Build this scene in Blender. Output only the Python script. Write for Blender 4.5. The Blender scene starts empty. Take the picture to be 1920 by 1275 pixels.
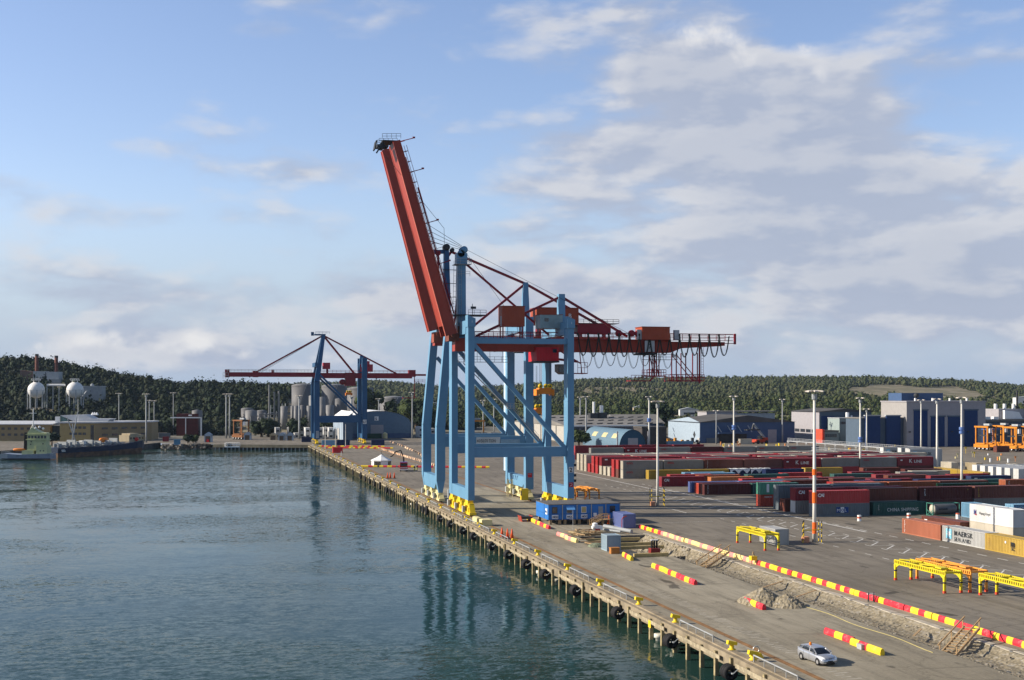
import bpy, math, random
import numpy as np
from mathutils import Vector, Matrix
random.seed(7); np.random.seed(7)
SC = bpy.context.scene
COL = SC.collection
R = math.radians
# ---------------------------------------------------------------- camera, sky, sun, exposure
F, CH, HX, HY = 2400.0, 25.0, 960.0, 736.0        # focal length in photo pixels, eye height, horizon
TH = math.atan(578 / F); CT, ST = math.cos(TH), math.sin(TH)   # the quay runs TH left of the view axis
cam = bpy.data.cameras.new('camera'); cam.sensor_width = 36; cam.lens = 36 * F / 1920
cam.shift_y = (HY - 637.5) / 1920; cam.clip_start = 1; cam.clip_end = 20000
co = bpy.data.objects.new('camera', cam); COL.objects.link(co)
co.location = (0, 0, CH); co.rotation_euler = (R(90), 0, -TH); SC.camera = co
SUN_EL = 27.0
sl = bpy.data.lights.new('sun', 'SUN'); sl.energy = 5.0; sl.angle = R(0.53); sl.color = (1.0, 0.90, 0.76)
so = bpy.data.objects.new('sun', sl); COL.objects.link(so)
to_sun = Vector((-math.cos(TH) * math.cos(R(SUN_EL)), math.sin(TH) * math.cos(R(SUN_EL)), math.sin(R(SUN_EL))))
so.rotation_euler = to_sun.to_track_quat('Z', 'Y').to_euler(); so.location = (0, 0, 200)
SC.view_settings.view_transform = 'Standard'; SC.view_settings.look = 'None'
SC.view_settings.exposure = 0.50; SC.view_settings.gamma = 1; SC.view_settings.use_curve_mapping = False
SC.render.engine = 'CYCLES'
W_ = bpy.data.worlds.new('World'); SC.world = W_; W_.use_nodes = True
class NT:                                          # tiny node helper
    def __init__(s, tree): s.t = tree; s.n = tree.nodes; s.l = tree.links
    def new(s, typ, **kw):
        n = s.n.new(typ)
        for k, v in kw.items(): setattr(n, k, v)
        return n
    def set(s, sock, v):
        if isinstance(v, bpy.types.NodeSocket): s.l.new(v, sock)
        else: sock.default_value = v
    def math(s, op, a, b=None, c=None, clamp=False):
        n = s.new('ShaderNodeMath', operation=op); n.use_clamp = clamp
        s.set(n.inputs[0], a)
        if b is not None: s.set(n.inputs[1], b)
        if c is not None: s.set(n.inputs[2], c)
        return n.outputs[0]
    def mix(s, f, a, b, bt='MIX'):
        n = s.new('ShaderNodeMix', data_type='RGBA', blend_type=bt)
        s.set(n.inputs[0], f); s.set(n.inputs[6], a); s.set(n.inputs[7], b); return n.outputs[2]
    def ramp(s, f, lo, hi, a=0.0, b=1.0):
        n = s.new('ShaderNodeMapRange'); n.interpolation_type = 'SMOOTHSTEP'
        for i, v in enumerate((f, lo, hi, a, b)): s.set(n.inputs[i], v)
        return n.outputs[0]
    def noise(s, vec, scale, detail=4, rough=0.55, dist=0.0, dim='3D'):
        n = s.new('ShaderNodeTexNoise', noise_dimensions=dim)
        s.set(n.inputs['Vector'], vec); n.inputs['Scale'].default_value = scale
        n.inputs['Detail'].default_value = detail; n.inputs['Roughness'].default_value = rough
        n.inputs['Distortion'].default_value = dist
        return n.outputs['Fac']
def c4(c): return (c[0], c[1], c[2], 1.0)
w = NT(W_.node_tree)
bg = w.n['Background']; bg.inputs[1].default_value = 0.075
sky = w.new('ShaderNodeTexSky'); sky.sky_type = 'NISHITA'; sky.sun_disc = False
sky.sun_elevation = R(SUN_EL); sky.sun_rotation = math.atan2(to_sun.x, to_sun.y)
sky.air_density = 1.0; sky.dust_density = 0.6; sky.ozone_density = 1.6; sky.altitude = 20
tc = w.new('ShaderNodeTexCoord')
sp = w.new('ShaderNodeSeparateXYZ'); w.l.new(tc.outputs['Generated'], sp.inputs[0])
sx, sy, sz = sp.outputs
fwd = w.math('ADD', w.math('MULTIPLY', sx, ST), w.math('MULTIPLY', sy, CT))
rgt = w.math('SUBTRACT', w.math('MULTIPLY', sx, CT), w.math('MULTIPLY', sy, ST))
az = w.math('ARCTAN2', rgt, fwd)                   # compass angle from the harbour axis
el = w.math('ARCSINE', sz)
cv = w.new('ShaderNodeCombineXYZ')
w.set(cv.inputs[0], w.math('MULTIPLY', az, 1.0)); w.set(cv.inputs[1], w.math('MULTIPLY', el, 2.6))
n1 = w.noise(cv.outputs[0], 7.0, 8, 0.52, 0.12)
n2 = w.noise(cv.outputs[0], 23.0, 7, 0.55, 0.1)
cv2 = w.new('ShaderNodeCombineXYZ')                # the same field a little nearer the sun: shades the lobes
w.set(cv2.inputs[0], w.math('ADD', az, -0.012)); w.set(cv2.inputs[1], w.math('MULTIPLY', w.math('ADD', el, 0.010), 2.6))
n1b = w.noise(cv2.outputs[0], 7.0, 8, 0.52, 0.12)
dens = None
BL = [(1290, 120, 140, 60, 1.2), (1340, 100, 90, 45, .5), (1520, 165, 170, 65, 1.1), (1200, 150, 160, 45, .8), (1120, 40, 230, 60, .75), (1330, 240, 260, 80, 1.2),
      (1560, 290, 420, 90, 1.0), (1750, 400, 420, 130, 1.0), (1300, 400, 420, 120, .75), (1180, 290, 190, 45, .6), (1450, 560, 700, 110, 1.0),
      (1850, 560, 420, 150, .9), (1680, 60, 130, 60, .5), (1860, 150, 130, 22, .6), (600, 560, 560, 62, .85), (60, 385, 170, 50, .75), (290, 420, 180, 30, .8), (570, 325, 160, 32, 1.0),
      (480, 70, 120, 18, .7), (520, 20, 140, 40, .5), (960, 25, 260, 45, .6), (950, 350, 130, 25, .45), (950, 440, 160, 25, .5), (170, 650, 130, 42, 1.2), (370, 655, 130, 34, 1.1),
      (30, 600, 200, 40, .6), (520, 690, 160, 30, .6), (130, 565, 60, 16, .5), (820, 560, 260, 60, .6), (250, 290, 110, 14, .4)]
for (bx, by, rx, ry, k) in BL:
    dx = w.math('MULTIPLY', w.math('SUBTRACT', az, math.atan((bx - HX) / F)), F / rx)
    dy = w.math('MULTIPLY', w.math('SUBTRACT', el, math.atan((HY - by) / F)), F / ry)
    q = w.math('ADD', w.math('MULTIPLY', dx, dx), w.math('MULTIPLY', dy, dy))
    g = w.math('MULTIPLY', w.math('EXPONENT', w.math('MULTIPLY', q, -1.0)), k)
    dens = g if dens is None else w.math('ADD', dens, g)
away = w.math('SUBTRACT', 1.0, w.ramp(w.math('ABSOLUTE', az), .5, .8), clamp=True)
dens = w.math('ADD', w.math('MULTIPLY', dens, away), w.math('MULTIPLY', w.math('SUBTRACT', 1.0, away), 0.0))
dens = w.math('ADD', dens, w.math('MULTIPLY', w.math('SUBTRACT', n1, 0.5), 4.4))
dens = w.math('ADD', dens, w.math('MULTIPLY', w.math('SUBTRACT', n2, 0.5), 1.0))
cover = w.ramp(dens, 0.25, 1.45)
cover = w.math('MULTIPLY', cover, 0.93)
lit = w.math('SUBTRACT', n1, n1b)
lit = w.ramp(w.math('ADD', lit, w.math('MULTIPLY', w.math('SUBTRACT', n2, .5), .10)), -0.055, 0.075)
thick = w.ramp(dens, 0.9, 2.6)
ccol = w.mix(lit, c4((4.2, 4.7, 5.9)), c4((6.5, 6.6, 7.0)))
ccol = w.mix(w.math('MULTIPLY', thick, .45), ccol, c4((3.7, 4.2, 5.4)))
low = w.ramp(el, 0.0, 0.17, 1.0, 0.0)
skyc = w.mix(1.0, sky.outputs[0], w.mix(w.math('MULTIPLY', w.ramp(el, .35, .9, 1.0, .0), w.math('MULTIPLY_ADD', away, .5, .5)), c4((.9, .9, .95)), c4((1.60, 1.52, 1.68))), 'MULTIPLY')
skyc = w.mix(w.math('MULTIPLY', low, .92), skyc, c4((3.9, 4.9, 6.5)))
hl = None                                          # sunlit heads of the heaped clouds
for (bx, by, rx, ry, k) in [(1335, 72, 75, 26, 1.0), (1395, 115, 36, 26, .8), (1500, 112, 46, 18, .8), (1250, 60, 60, 22, .5), (1545, 155, 40, 26, .6), (1075, 130, 60, 30, .5), (170, 640, 52, 22, 1.2), (300, 655, 60, 18, .7), (375, 640, 40, 24, 1.0), (60, 660, 60, 18, .6), (460, 665, 30, 14, .7), (1000, 20, 160, 22, .35), (100, 365, 60, 14, .3)]:
    dx = w.math('MULTIPLY', w.math('SUBTRACT', az, math.atan((bx - HX) / F)), F / rx); dy = w.math('MULTIPLY', w.math('SUBTRACT', el, math.atan((HY - by) / F)), F / ry)
    g = w.math('MULTIPLY', w.math('EXPONENT', w.math('MULTIPLY', w.math('ADD', w.math('MULTIPLY', dx, dx), w.math('MULTIPLY', dy, dy)), -1.0)), k); hl = g if hl is None else w.math('ADD', hl, g)
cv3 = w.new('ShaderNodeCombineXYZ'); w.set(cv3.inputs[0], az); w.set(cv3.inputs[1], el)
n3 = w.noise(cv3.outputs[0], 42.0, 6, .6, .3)
hl = w.math('MULTIPLY', w.ramp(w.math('ADD', hl, w.math('MULTIPLY', w.math('SUBTRACT', n3, .5), 2.0)), .28, 1.3), w.ramp(hl, .12, .5))
cover = w.math('MAXIMUM', cover, w.math('MULTIPLY', hl, .9)); ccol = w.mix(hl, ccol, c4((7.9, 7.8, 7.8)))
fin = w.mix(cover, skyc, ccol)
w.l.new(fin, bg.inputs[0])

# ---------------------------------------------------------------- calibration: points on the real ground or in a plane of given Y
def G(px, py, z=0.0):
    d = F * (CH - z) / (py - HY); r = (px - HX) / F * d
    return (r * CT + d * ST, d * CT - r * ST)
def XY(px, d):                                     # plan position at depth d
    r = (px - HX) / F * d
    return (r * CT + d * ST, d * CT - r * ST)
def Wp(px, py, Y):                                 # point of the plane Y = const
    u = (px - HX) / F
    X = Y * (u * CT + ST) / (CT - u * ST); d = X * ST + Y * CT
    return (X, Y, CH + (HY - py) * d / F)
def Zd(py, d): return CH + (HY - py) * d / F
def YQ(px, X): 
    u = (px - HX) / F
    return X / ((u * CT + ST) / (CT - u * ST))
# ---------------------------------------------------------------- materials
MATS = {}
def mat(name, col, rough=0.6, metal=0.0, var=0.12, nscale=0.6, dirt=None, dirt_amt=0.0, dscale=1.5, stretch=(1, 1, 1), emit=None, bump=0.0, rnd=0.0, coord='Object', spec=0.25, coat=0.0):
    if name in MATS: return MATS[name]
    m = bpy.data.materials.new(name); m.use_nodes = True; t = NT(m.node_tree)
    b = t.n['Principled BSDF']; b.inputs['Roughness'].default_value = rough; b.inputs['Metallic'].default_value = metal
    b.inputs['Specular IOR Level'].default_value = spec
    if coat: b.inputs['Coat Weight'].default_value = coat
    tc = t.new('ShaderNodeTexCoord')
    mp = t.new('ShaderNodeMapping'); mp.inputs['Scale'].default_value = stretch
    t.l.new(tc.outputs[coord], mp.inputs[0])
    v = mp.outputs[0]
    cc = None
    f = t.noise(v, nscale, 5, .6)
    a = c4([min(1, x * (1 + var)) for x in col]); bb = c4([x * (1 - var) for x in col])
    cc = t.mix(t.ramp(f, .3, .7), bb, a)
    if dirt:
        f2 = t.noise(v, dscale, 7, .7)
        cc = t.mix(t.math('MULTIPLY', t.ramp(f2, .5, .72), dirt_amt), cc, c4(dirt))
    if rnd:
        oi = t.new('ShaderNodeObjectInfo')
        hv = t.new('ShaderNodeHueSaturation'); t.l.new(cc, hv.inputs['Color'])
        t.set(hv.inputs['Value'], t.math('MULTIPLY_ADD', oi.outputs['Random'], 2 * rnd, 1 - rnd))
        t.set(hv.inputs['Saturation'], t.math('MULTIPLY_ADD', oi.outputs['Random'], -rnd, 1.0))
        cc = hv.outputs[0]
    t.l.new(cc, b.inputs['Base Color'])
    if bump:
        bp = t.new('ShaderNodeBump'); bp.inputs['Strength'].default_value = bump; bp.inputs['Distance'].default_value = .1
        t.set(bp.inputs['Height'], t.noise(v, dscale * 3, 6, .7)); t.l.new(bp.outputs[0], b.inputs['Normal'])
    if emit:
        b.inputs['Emission Color'].default_value = c4(emit[0]); b.inputs['Emission Strength'].default_value = emit[1]
    MATS[name] = m; return m
# ---------------------------------------------------------------- mesh builder
class MB:
    def __init__(s): s.v = []; s.f = []; s.m = []; s.cm = 0; s.smooth = False; s.sm = []
    def add(s, vs, fs, m=None):
        o = len(s.v); s.v.extend([tuple(x) for x in vs])
        for f in fs: s.f.append(tuple(i + o for i in f)); s.m.append(s.cm if m is None else m); s.sm.append(s.smooth)
        return s
    def box(s, x0, x1, y0, y1, z0, z1, m=None):
        vs = [(x, y, z) for z in (z0, z1) for y in (y0, y1) for x in (x0, x1)]
        return s.add(vs, [(0, 2, 3, 1), (4, 5, 7, 6), (0, 1, 5, 4), (2, 6, 7, 3), (0, 4, 6, 2), (1, 3, 7, 5)], m)
    def cbox(s, c, d, m=None): return s.box(c[0] - d[0] / 2, c[0] + d[0] / 2, c[1] - d[1] / 2, c[1] + d[1] / 2, c[2] - d[2] / 2, c[2] + d[2] / 2, m)
    def beam(s, p, q, w, h, w2=None, h2=None, up=(0, 0, 1), m=None):       # bar p->q, w across, h along 'up'
        p = Vector(p); q = Vector(q); d = (q - p).normalized(); u = Vector(up)
        if abs(d.dot(u)) > .99: u = Vector((0, 1, 0))
        r = d.cross(u).normalized(); u = r.cross(d).normalized()
        w2 = w if w2 is None else w2; h2 = h if h2 is None else h2
        vs = []
        for c, a, b in ((p, w, h), (q, w2, h2)):
            vs += [c - r * a / 2 - u * b / 2, c + r * a / 2 - u * b / 2, c + r * a / 2 + u * b / 2, c - r * a / 2 + u * b / 2]
        return s.add(vs, [(3, 2, 1, 0), (4, 5, 6, 7), (0, 1, 5, 4), (1, 2, 6, 5), (2, 3, 7, 6), (3, 0, 4, 7)], m)
    def tube(s, p, q, r, r2=None, n=8, m=None, caps=True):
        p = Vector(p); q = Vector(q); d = (q - p).normalized(); u = Vector((0, 0, 1)) if abs(d.z) < .95 else Vector((0, 1, 0))
        a = d.cross(u).normalized(); b = a.cross(d)
        r2 = r if r2 is None else r2; vs = []
        for c, rr in ((p, r), (q, r2)):
            for i in range(n):
                t = 2 * math.pi * i / n; vs.append(c + a * math.cos(t) * rr + b * math.sin(t) * rr)
        fs = [(i, i + n, (i + 1) % n + n, (i + 1) % n) for i in range(n)]
        if caps: fs += [tuple(range(n)), tuple(reversed(range(n, 2 * n)))]
        return s.add(vs, fs, m)
    def path(s, pts, r, n=5, m=None):
        for a, b in zip(pts[:-1], pts[1:]): s.tube(a, b, r, n=n, m=m, caps=False)
        return s
    def lathe(s, c, prof, n=16, m=None, axis='z'):                          # prof: (radius, height)
        vs = []
        for (r, z) in prof:
            for i in range(n):
                t = 2 * math.pi * i / n; a, b = math.cos(t) * r, math.sin(t) * r
                vs.append((c[0] + a, c[1] + b, c[2] + z) if axis == 'z' else ((c[0] + z, c[1] + a, c[2] + b) if axis == 'x' else (c[0] + a, c[1] + z, c[2] + b)))
        fs = []
        for k in range(len(prof) - 1):
            for i in range(n): fs.append((k * n + i, k * n + (i + 1) % n, (k + 1) * n + (i + 1) % n, (k + 1) * n + i))
        if prof[0][0] > .001: fs.append(tuple(reversed(range(n))))
        if prof[-1][0] > .001: fs.append(tuple(range((len(prof) - 1) * n, len(prof) * n)))
        return s.add(vs, fs, m)
    def torus(s, c, R_, r, axis='x', n=18, k=8, m=None, sq=1.0):
        vs = []
        for i in range(n):
            t = 2 * math.pi * i / n
            for j in range(k):
                p = 2 * math.pi * j / k; rr = R_ + r * math.cos(p); o = r * math.sin(p) * sq
                a, b = rr * math.cos(t), rr * math.sin(t)
                vs.append((c[0] + o, c[1] + a, c[2] + b) if axis == 'x' else ((c[0] + a, c[1] + o, c[2] + b) if axis == 'y' else (c[0] + a, c[1] + b, c[2] + o)))
        return s.add(vs, [(i * k + j, ((i + 1) % n) * k + j, ((i + 1) % n) * k + (j + 1) % k, i * k + (j + 1) % k) for i in range(n) for j in range(k)], m)
    def prism(s, poly, a, b, axis='y', m=None):                              # poly in the other two axes, extruded a..b
        n = len(poly); vs = []
        for t in (a, b):
            for (x, z) in poly: vs.append((x, t, z) if axis == 'y' else ((t, x, z) if axis == 'x' else (x, z, t)))
        return s.add(vs, [tuple(range(n)), tuple(reversed(range(n, 2 * n)))] + [(i, i + n, (i + 1) % n + n, (i + 1) % n) for i in range(n)], m)
    def rail(s, p, q, h=1.1, n=None, r=.03, m=None):                         # handrail from p to q
        p = Vector(p); q = Vector(q); L = (q - p).length; n = n or max(1, int(L / 2))
        up = Vector((0, 0, h))
        for k in (1.0, .5): s.tube(p + up * k, q + up * k, r, n=4, m=m, caps=False)
        for i in range(n + 1):
            c = p.lerp(q, i / n); s.tube(c, c + up, r, n=4, m=m, caps=False)
        return s
    def mesh(s, name):
        me = bpy.data.meshes.new(name); me.from_pydata(s.v, [], s.f); me.update()
        me.polygons.foreach_set('material_index', s.m); me.polygons.foreach_set('use_smooth', s.sm)
        import bmesh
        bm = bmesh.new(); bm.from_mesh(me); bmesh.ops.recalc_face_normals(bm, faces=bm.faces); bm.to_mesh(me); bm.free()
        return me
    def build(s, name, mats, parent=None, loc=None):
        me = s.mesh(name)
        for m in (mats if isinstance(mats, (list, tuple)) else [mats]): me.materials.append(m)
        o = bpy.data.objects.new(name, me); COL.objects.link(o)
        if parent: o.parent = parent
        if loc: o.location = loc
        return o
def tag(o, label=None, cat=None, group=None, kind=None):
    if label: o['label'] = label
    if cat: o['category'] = cat
    if group: o['group'] = group
    if kind: o['kind'] = kind
    return o
def thing(name, loc=(0, 0, 0), rz=0.0, label=None, cat=None, group=None):
    o = bpy.data.objects.new(name, None); o.empty_display_size = .5; COL.objects.link(o)
    o.location = loc; o.rotation_euler = (0, 0, rz); return tag(o, label, cat, group)
KIDS = {}
def kids(o): return [c for c in COL.objects if c.parent == o]
def dup(root, loc, rz=0.0, label=None, group=None, parent=None):
    if root.name not in KIDS: KIDS[root.name] = [(c, kids(c)) for c in kids(root)]
    r = root.copy(); COL.objects.link(r); r.location = loc; r.rotation_euler = (0, 0, rz)
    if label: r['label'] = label
    if group: r['group'] = group
    for ch, gs in KIDS[root.name]:
        c = ch.copy(); COL.objects.link(c); c.parent = r
        for g in gs: d = g.copy(); COL.objects.link(d); d.parent = c
    return r
FONT = None
def text(s, size, loc, m, parent=None, face='-y', name='lettering', sx=1.0, bold=0.0, spacing=1.0, align='LEFT', vert=False):
    cu = bpy.data.curves.new('t', 'FONT'); cu.body = '\n'.join(s) if vert else s; cu.size = size; cu.extrude = .004; cu.offset = bold
    cu.space_character = spacing; cu.align_x = align
    if vert: cu.space_line = .8
    cu.resolution_u = 2
    to = bpy.data.objects.new('t', cu); COL.objects.link(to)
    me = bpy.data.meshes.new_from_object(to.evaluated_get(bpy.context.evaluated_depsgraph_get())) if False else None
    bpy.context.view_layer.update()
    me = bpy.data.meshes.new_from_object(to)
    bpy.data.objects.remove(to); bpy.data.curves.remove(cu)
    rot = {'-y': Matrix.Rotation(R(90), 4, 'X'), '-x': Matrix.Rotation(R(-90), 4, 'Z') @ Matrix.Rotation(R(90), 4, 'X')}[face]
    me.transform(Matrix.Translation(loc) @ rot @ Matrix.Diagonal((sx, 1, 1, 1)))
    me.name = name; me.materials.clear(); me.materials.append(m)
    o = bpy.data.objects.new(name, me); COL.objects.link(o)
    if parent: o.parent = parent
    return o
# colours
BLUE = mat('crane_blue', (.125, .275, .42), .45, var=.08, nscale=.15, dirt=(.12, .24, .36), dirt_amt=.4, dscale=.5)
BLUE2 = mat('crane_dark_blue', (.022, .088, .19), .45, var=.08, nscale=.1, dirt=(.06, .13, .22), dirt_amt=.3, dscale=.5)
RED = mat('crane_red', (.34, .046, .026), .45, var=.10, nscale=.12, dirt=(.25, .05, .03), dirt_amt=.4, dscale=.4)
RED2 = mat('crane_deep_red', (.24, .014, .024), .45, var=.10, nscale=.2)
ORED = mat('house_orange_red', (.34, .065, .028), .55, var=.08, dirt=(.3, .08, .04), dirt_amt=.3, dscale=.8)
YEL = mat('safety_yellow', (.80, .55, .02), .5, var=.10, dirt=(.35, .25, .08), dirt_amt=.5, dscale=1.2)
CREAM = mat('cream_paint', (.66, .58, .30), .6, var=.12, dirt=(.35, .28, .12), dirt_amt=.5, dscale=1.3)
DARK = mat('dark_steel', (.035, .037, .04), .6)
GREY = mat('grey_steel', (.28, .30, .31), .55)
LGREY = mat('light_grey_paint', (.36, .38, .39), .5)
GALV = mat('galvanised_pipe', (.40, .40, .38), .35, .3)
RUB = mat('rubber', (.018, .018, .02), .8, dirt=(.06, .055, .05), dirt_amt=.4, dscale=3)
WHITE = mat('white_paint', (.80, .80, .78), .5, var=.04)
BLK = mat('black_paint', (.012, .012, .014), .6)
GLS = mat('dark_glass', (.015, .02, .028), .12, spec=.8, var=.02)
ORG = mat('orange_paint', (.75, .22, .02), .5, var=.1, dirt=(.35, .1, .02), dirt_amt=.4)
WOOD = mat('timber', (.40, .27, .14), .8, var=.2, nscale=3)
CONC = mat('quay_concrete', (.25, .205, .14), .85, var=.22, nscale=.5, dirt=(.10, .085, .06), dirt_amt=.65, dscale=1.1, bump=.3)
# ---------------------------------------------------------------- water, ground, quay
WZ = -2.6
def sheet(name, polys, z, m, kind='structure'):
    b = MB()
    for p in polys: b.add([(x, y, z) for x, y in p], [tuple(range(len(p)))])
    o = b.build(name, m); tag(o, kind=kind); return o
def rect(x0, x1, y0, y1): return [(x0, y0), (x1, y0), (x1, y1), (x0, y1)]
def water_mat():
    m = bpy.data.materials.new('harbour_water'); m.use_nodes = True; t = NT(m.node_tree); b = t.n['Principled BSDF']
    b.inputs['Base Color'].default_value = (.012, .045, .040, 1); b.inputs['Roughness'].default_value = .06; b.inputs['IOR'].default_value = 1.16; b.inputs['Specular IOR Level'].default_value = .3
    tc = t.new('ShaderNodeTexCoord')
    def mp(sc, rz=0):
        n = t.new('ShaderNodeMapping'); n.inputs['Scale'].default_value = sc; n.inputs['Rotation'].default_value = (0, 0, rz); t.l.new(tc.outputs['Object'], n.inputs[0]); return n.outputs[0]
    big = t.noise(mp((.010, .022, 1), .3), 1.0, 5, .6, .6)
    patch = t.ramp(big, .40, .62, .25, 1.5)
    acc = None                                     # wave slopes straight from noise, so ripples keep their size at grazing view
    for sc, rz, scale, det, k, pt in (((.55, 1.0, 1), .2, .9, 3, .22, True), ((.8, 1.3, 1), -.45, 2.4, 2, .20, True), ((.5, 1.0, 1), .1, .14, 3, .045, False), ((.4, 1.0, 1), .5, .035, 2, .03, False)):
        n = t.new('ShaderNodeTexNoise'); t.l.new(mp(sc, rz), n.inputs['Vector']); n.inputs['Scale'].default_value = scale; n.inputs['Detail'].default_value = det; n.inputs['Roughness'].default_value = .55; n.inputs['Distortion'].default_value = .4
        v = t.new('ShaderNodeVectorMath', operation='SUBTRACT'); t.l.new(n.outputs['Color'], v.inputs[0]); v.inputs[1].default_value = (.5, .5, .5)
        m2 = t.new('ShaderNodeVectorMath', operation='SCALE'); t.l.new(v.outputs[0], m2.inputs[0]); t.set(m2.inputs['Scale'], t.math('MULTIPLY', patch, k) if pt else k)
        if acc is None: acc = m2.outputs[0]
        else: ad = t.new('ShaderNodeVectorMath', operation='ADD'); t.l.new(acc, ad.inputs[0]); t.l.new(m2.outputs[0], ad.inputs[1]); acc = ad.outputs[0]
    ml = t.new('ShaderNodeVectorMath', operation='MULTIPLY'); t.l.new(acc, ml.inputs[0]); ml.inputs[1].default_value = (1, 1, 0)
    ad = t.new('ShaderNodeVectorMath', operation='ADD'); t.l.new(ml.outputs[0], ad.inputs[0]); ad.inputs[1].default_value = (0, 0, 1)
    nz = t.new('ShaderNodeVectorMath', operation='NORMALIZE'); t.l.new(ad.outputs[0], nz.inputs[0]); t.l.new(nz.outputs[0], b.inputs['Normal'])
    t.set(b.inputs['Roughness'], t.ramp(big, .35, .65, .03, .09))
    t.l.new(t.mix(t.ramp(big, .3, .7), c4((.012, .038, .035)), c4((.024, .050, .036))), b.inputs['Base Color'])
    return m
sheet('water', [rect(-4000, 60, -400, 700)], WZ, water_mat())
SHORE = [(49.2, 617.7), XY(400, 618), XY(396, 620), XY(303, 626), XY(300, 642), XY(270, 622), XY(0, 550), XY(-600, 430), XY(-1500, 260)]
def asphalt(name, col, col2, streak=True, rough=.9):
    m = bpy.data.materials.new(name); m.use_nodes = True; t = NT(m.node_tree); b = t.n['Principled BSDF']
    b.inputs['Roughness'].default_value = rough; b.inputs['Specular IOR Level'].default_value = .25
    tc = t.new('ShaderNodeTexCoord'); o = tc.outputs['Object']
    mp = t.new('ShaderNodeMapping'); mp.inputs['Scale'].default_value = (1, .09, 1); t.l.new(o, mp.inputs[0])
    mp2 = t.new('ShaderNodeMapping'); mp2.inputs['Scale'].default_value = (.25, 1, 1); mp2.inputs['Rotation'].default_value = (0, 0, .5); t.l.new(o, mp2.inputs[0])
    f = t.noise(o, .035, 6, .6); g = t.noise(mp.outputs[0], .7, 6, .65); k = t.noise(o, 3.0, 4, .7); s2 = t.noise(mp2.outputs[0], .35, 5, .6, 1.5)
    c = t.mix(t.ramp(f, .35, .65), c4(col), c4(col2))
    c = t.mix(t.math('MULTIPLY', t.ramp(g, .42, .66), .65), c, c4([x * .60 for x in col]))
    c = t.mix(t.math('MULTIPLY', t.ramp(s2, .56, .72), .6), c, c4([x * .50 for x in col]))
    c = t.mix(t.math('MULTIPLY', t.ramp(k, .35, .7), .22), c, c4([x * 1.35 for x in col2]))
    # dark oil spots and short tyre scars
    mp3 = t.new('ShaderNodeMapping'); mp3.inputs['Scale'].default_value = (.5, .22, 1); mp3.inputs['Rotation'].default_value = (0, 0, -.25); t.l.new(o, mp3.inputs[0])
    sp = t.noise(mp3.outputs[0], .55, 3, .5, .4)
    c = t.mix(t.math('MULTIPLY', t.ramp(sp, .66, .70), .75), c, c4([x * .22 for x in col]))
    vd = t.new('ShaderNodeTexVoronoi', feature='DISTANCE_TO_EDGE'); vd.inputs['Scale'].default_value = .09; nn = t.new('ShaderNodeVectorMath', operation='ADD'); t.l.new(o, nn.inputs[0]); cx = t.new('ShaderNodeCombineXYZ'); t.set(cx.inputs[0], t.math('MULTIPLY', t.noise(o, .3, 5, .7), 7.0)); t.l.new(cx.outputs[0], nn.inputs[1]); t.l.new(nn.outputs[0], vd.inputs['Vector'])
    c = t.mix(t.math('MULTIPLY', t.ramp(vd.outputs['Distance'], .0, .012, 1.0, 0.0), .45), c, c4([x * .35 for x in col]))   # cracks
    # expansion joints of the slabs
    br = t.new('ShaderNodeTexBrick'); br.inputs['Scale'].default_value = 1.0; br.inputs['Mortar Size'].default_value = .035; br.inputs['Brick Width'].default_value = 9.0; br.inputs['Row Height'].default_value = 6.5; br.offset = 0.0
    t.l.new(o, br.inputs['Vector']); br.inputs['Color1'].default_value = br.inputs['Color2'].default_value = (1, 1, 1, 1); br.inputs['Mortar'].default_value = (.62, .6, .56, 1)
    c = t.mix(.55, c, t.mix(1.0, c, br.outputs[0], 'MULTIPLY'))
    t.l.new(c, b.inputs['Base Color'])
    bp = t.new('ShaderNodeBump'); bp.inputs['Strength'].default_value = .35; bp.inputs['Distance'].default_value = .05
    t.l.new(k, bp.inputs['Height']); t.l.new(bp.outputs[0], b.inputs['Normal'])
    return m
A_QUAY = asphalt('apron_concrete', (.205, .178, .128), (.315, .28, .21))
A_YARD = asphalt('yard_asphalt', (.152, .132, .103), (.205, .180, .143))
A_FAR = asphalt('far_ground', (.13, .125, .095), (.19, .175, .14))
TX0, TX1, TY0, TY1 = 69.5, 75.8, -20.0, 184.0       # trench
PX0, PX1, PY0, PY1 = 63.0, 75.8, 184.0, 213.0       # excavation pit
g = MB()
def gp(p): g.add([(x, y, 0) for x, y in p], [tuple(range(len(p)))])
gp(rect(49.2, TX0, -300, PY0)); gp(rect(49.2, PX0, PY0, PY1)); gp(rect(TX1, 1500, TY0, PY0)); gp(rect(PX1, 1500, PY0, PY1)); gp(rect(TX0, 1500, -300, TY0))
gp(rect(49.2, 1500, PY1, 617.7))
back = [(1500, 617.7), (6000, 900), (6000, 9000), (-6000, 9000), (-6000, 300)] + list(reversed(SHORE))
g.add([(x, y, 0) for x, y in back], [tuple(range(len(back)))])
go = g.build('ground', A_YARD); tag(go, kind='structure')
bpy.context.view_layer.update()
sheet('quay_apron', [rect(49.25, TX0 - .01, -200, PY0), rect(49.25, PX0 - .01, PY0, PY1), rect(49.25, 77.6, PY1 + .01, 330), rect(TX1 + .01, 79.5, TY0, PY1)], .004, A_QUAY)
sheet('far_yard', [rect(-20, 1200, 730, 1500), rect(-2500, -21, 690, 1500)], .004, A_FAR)
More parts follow.
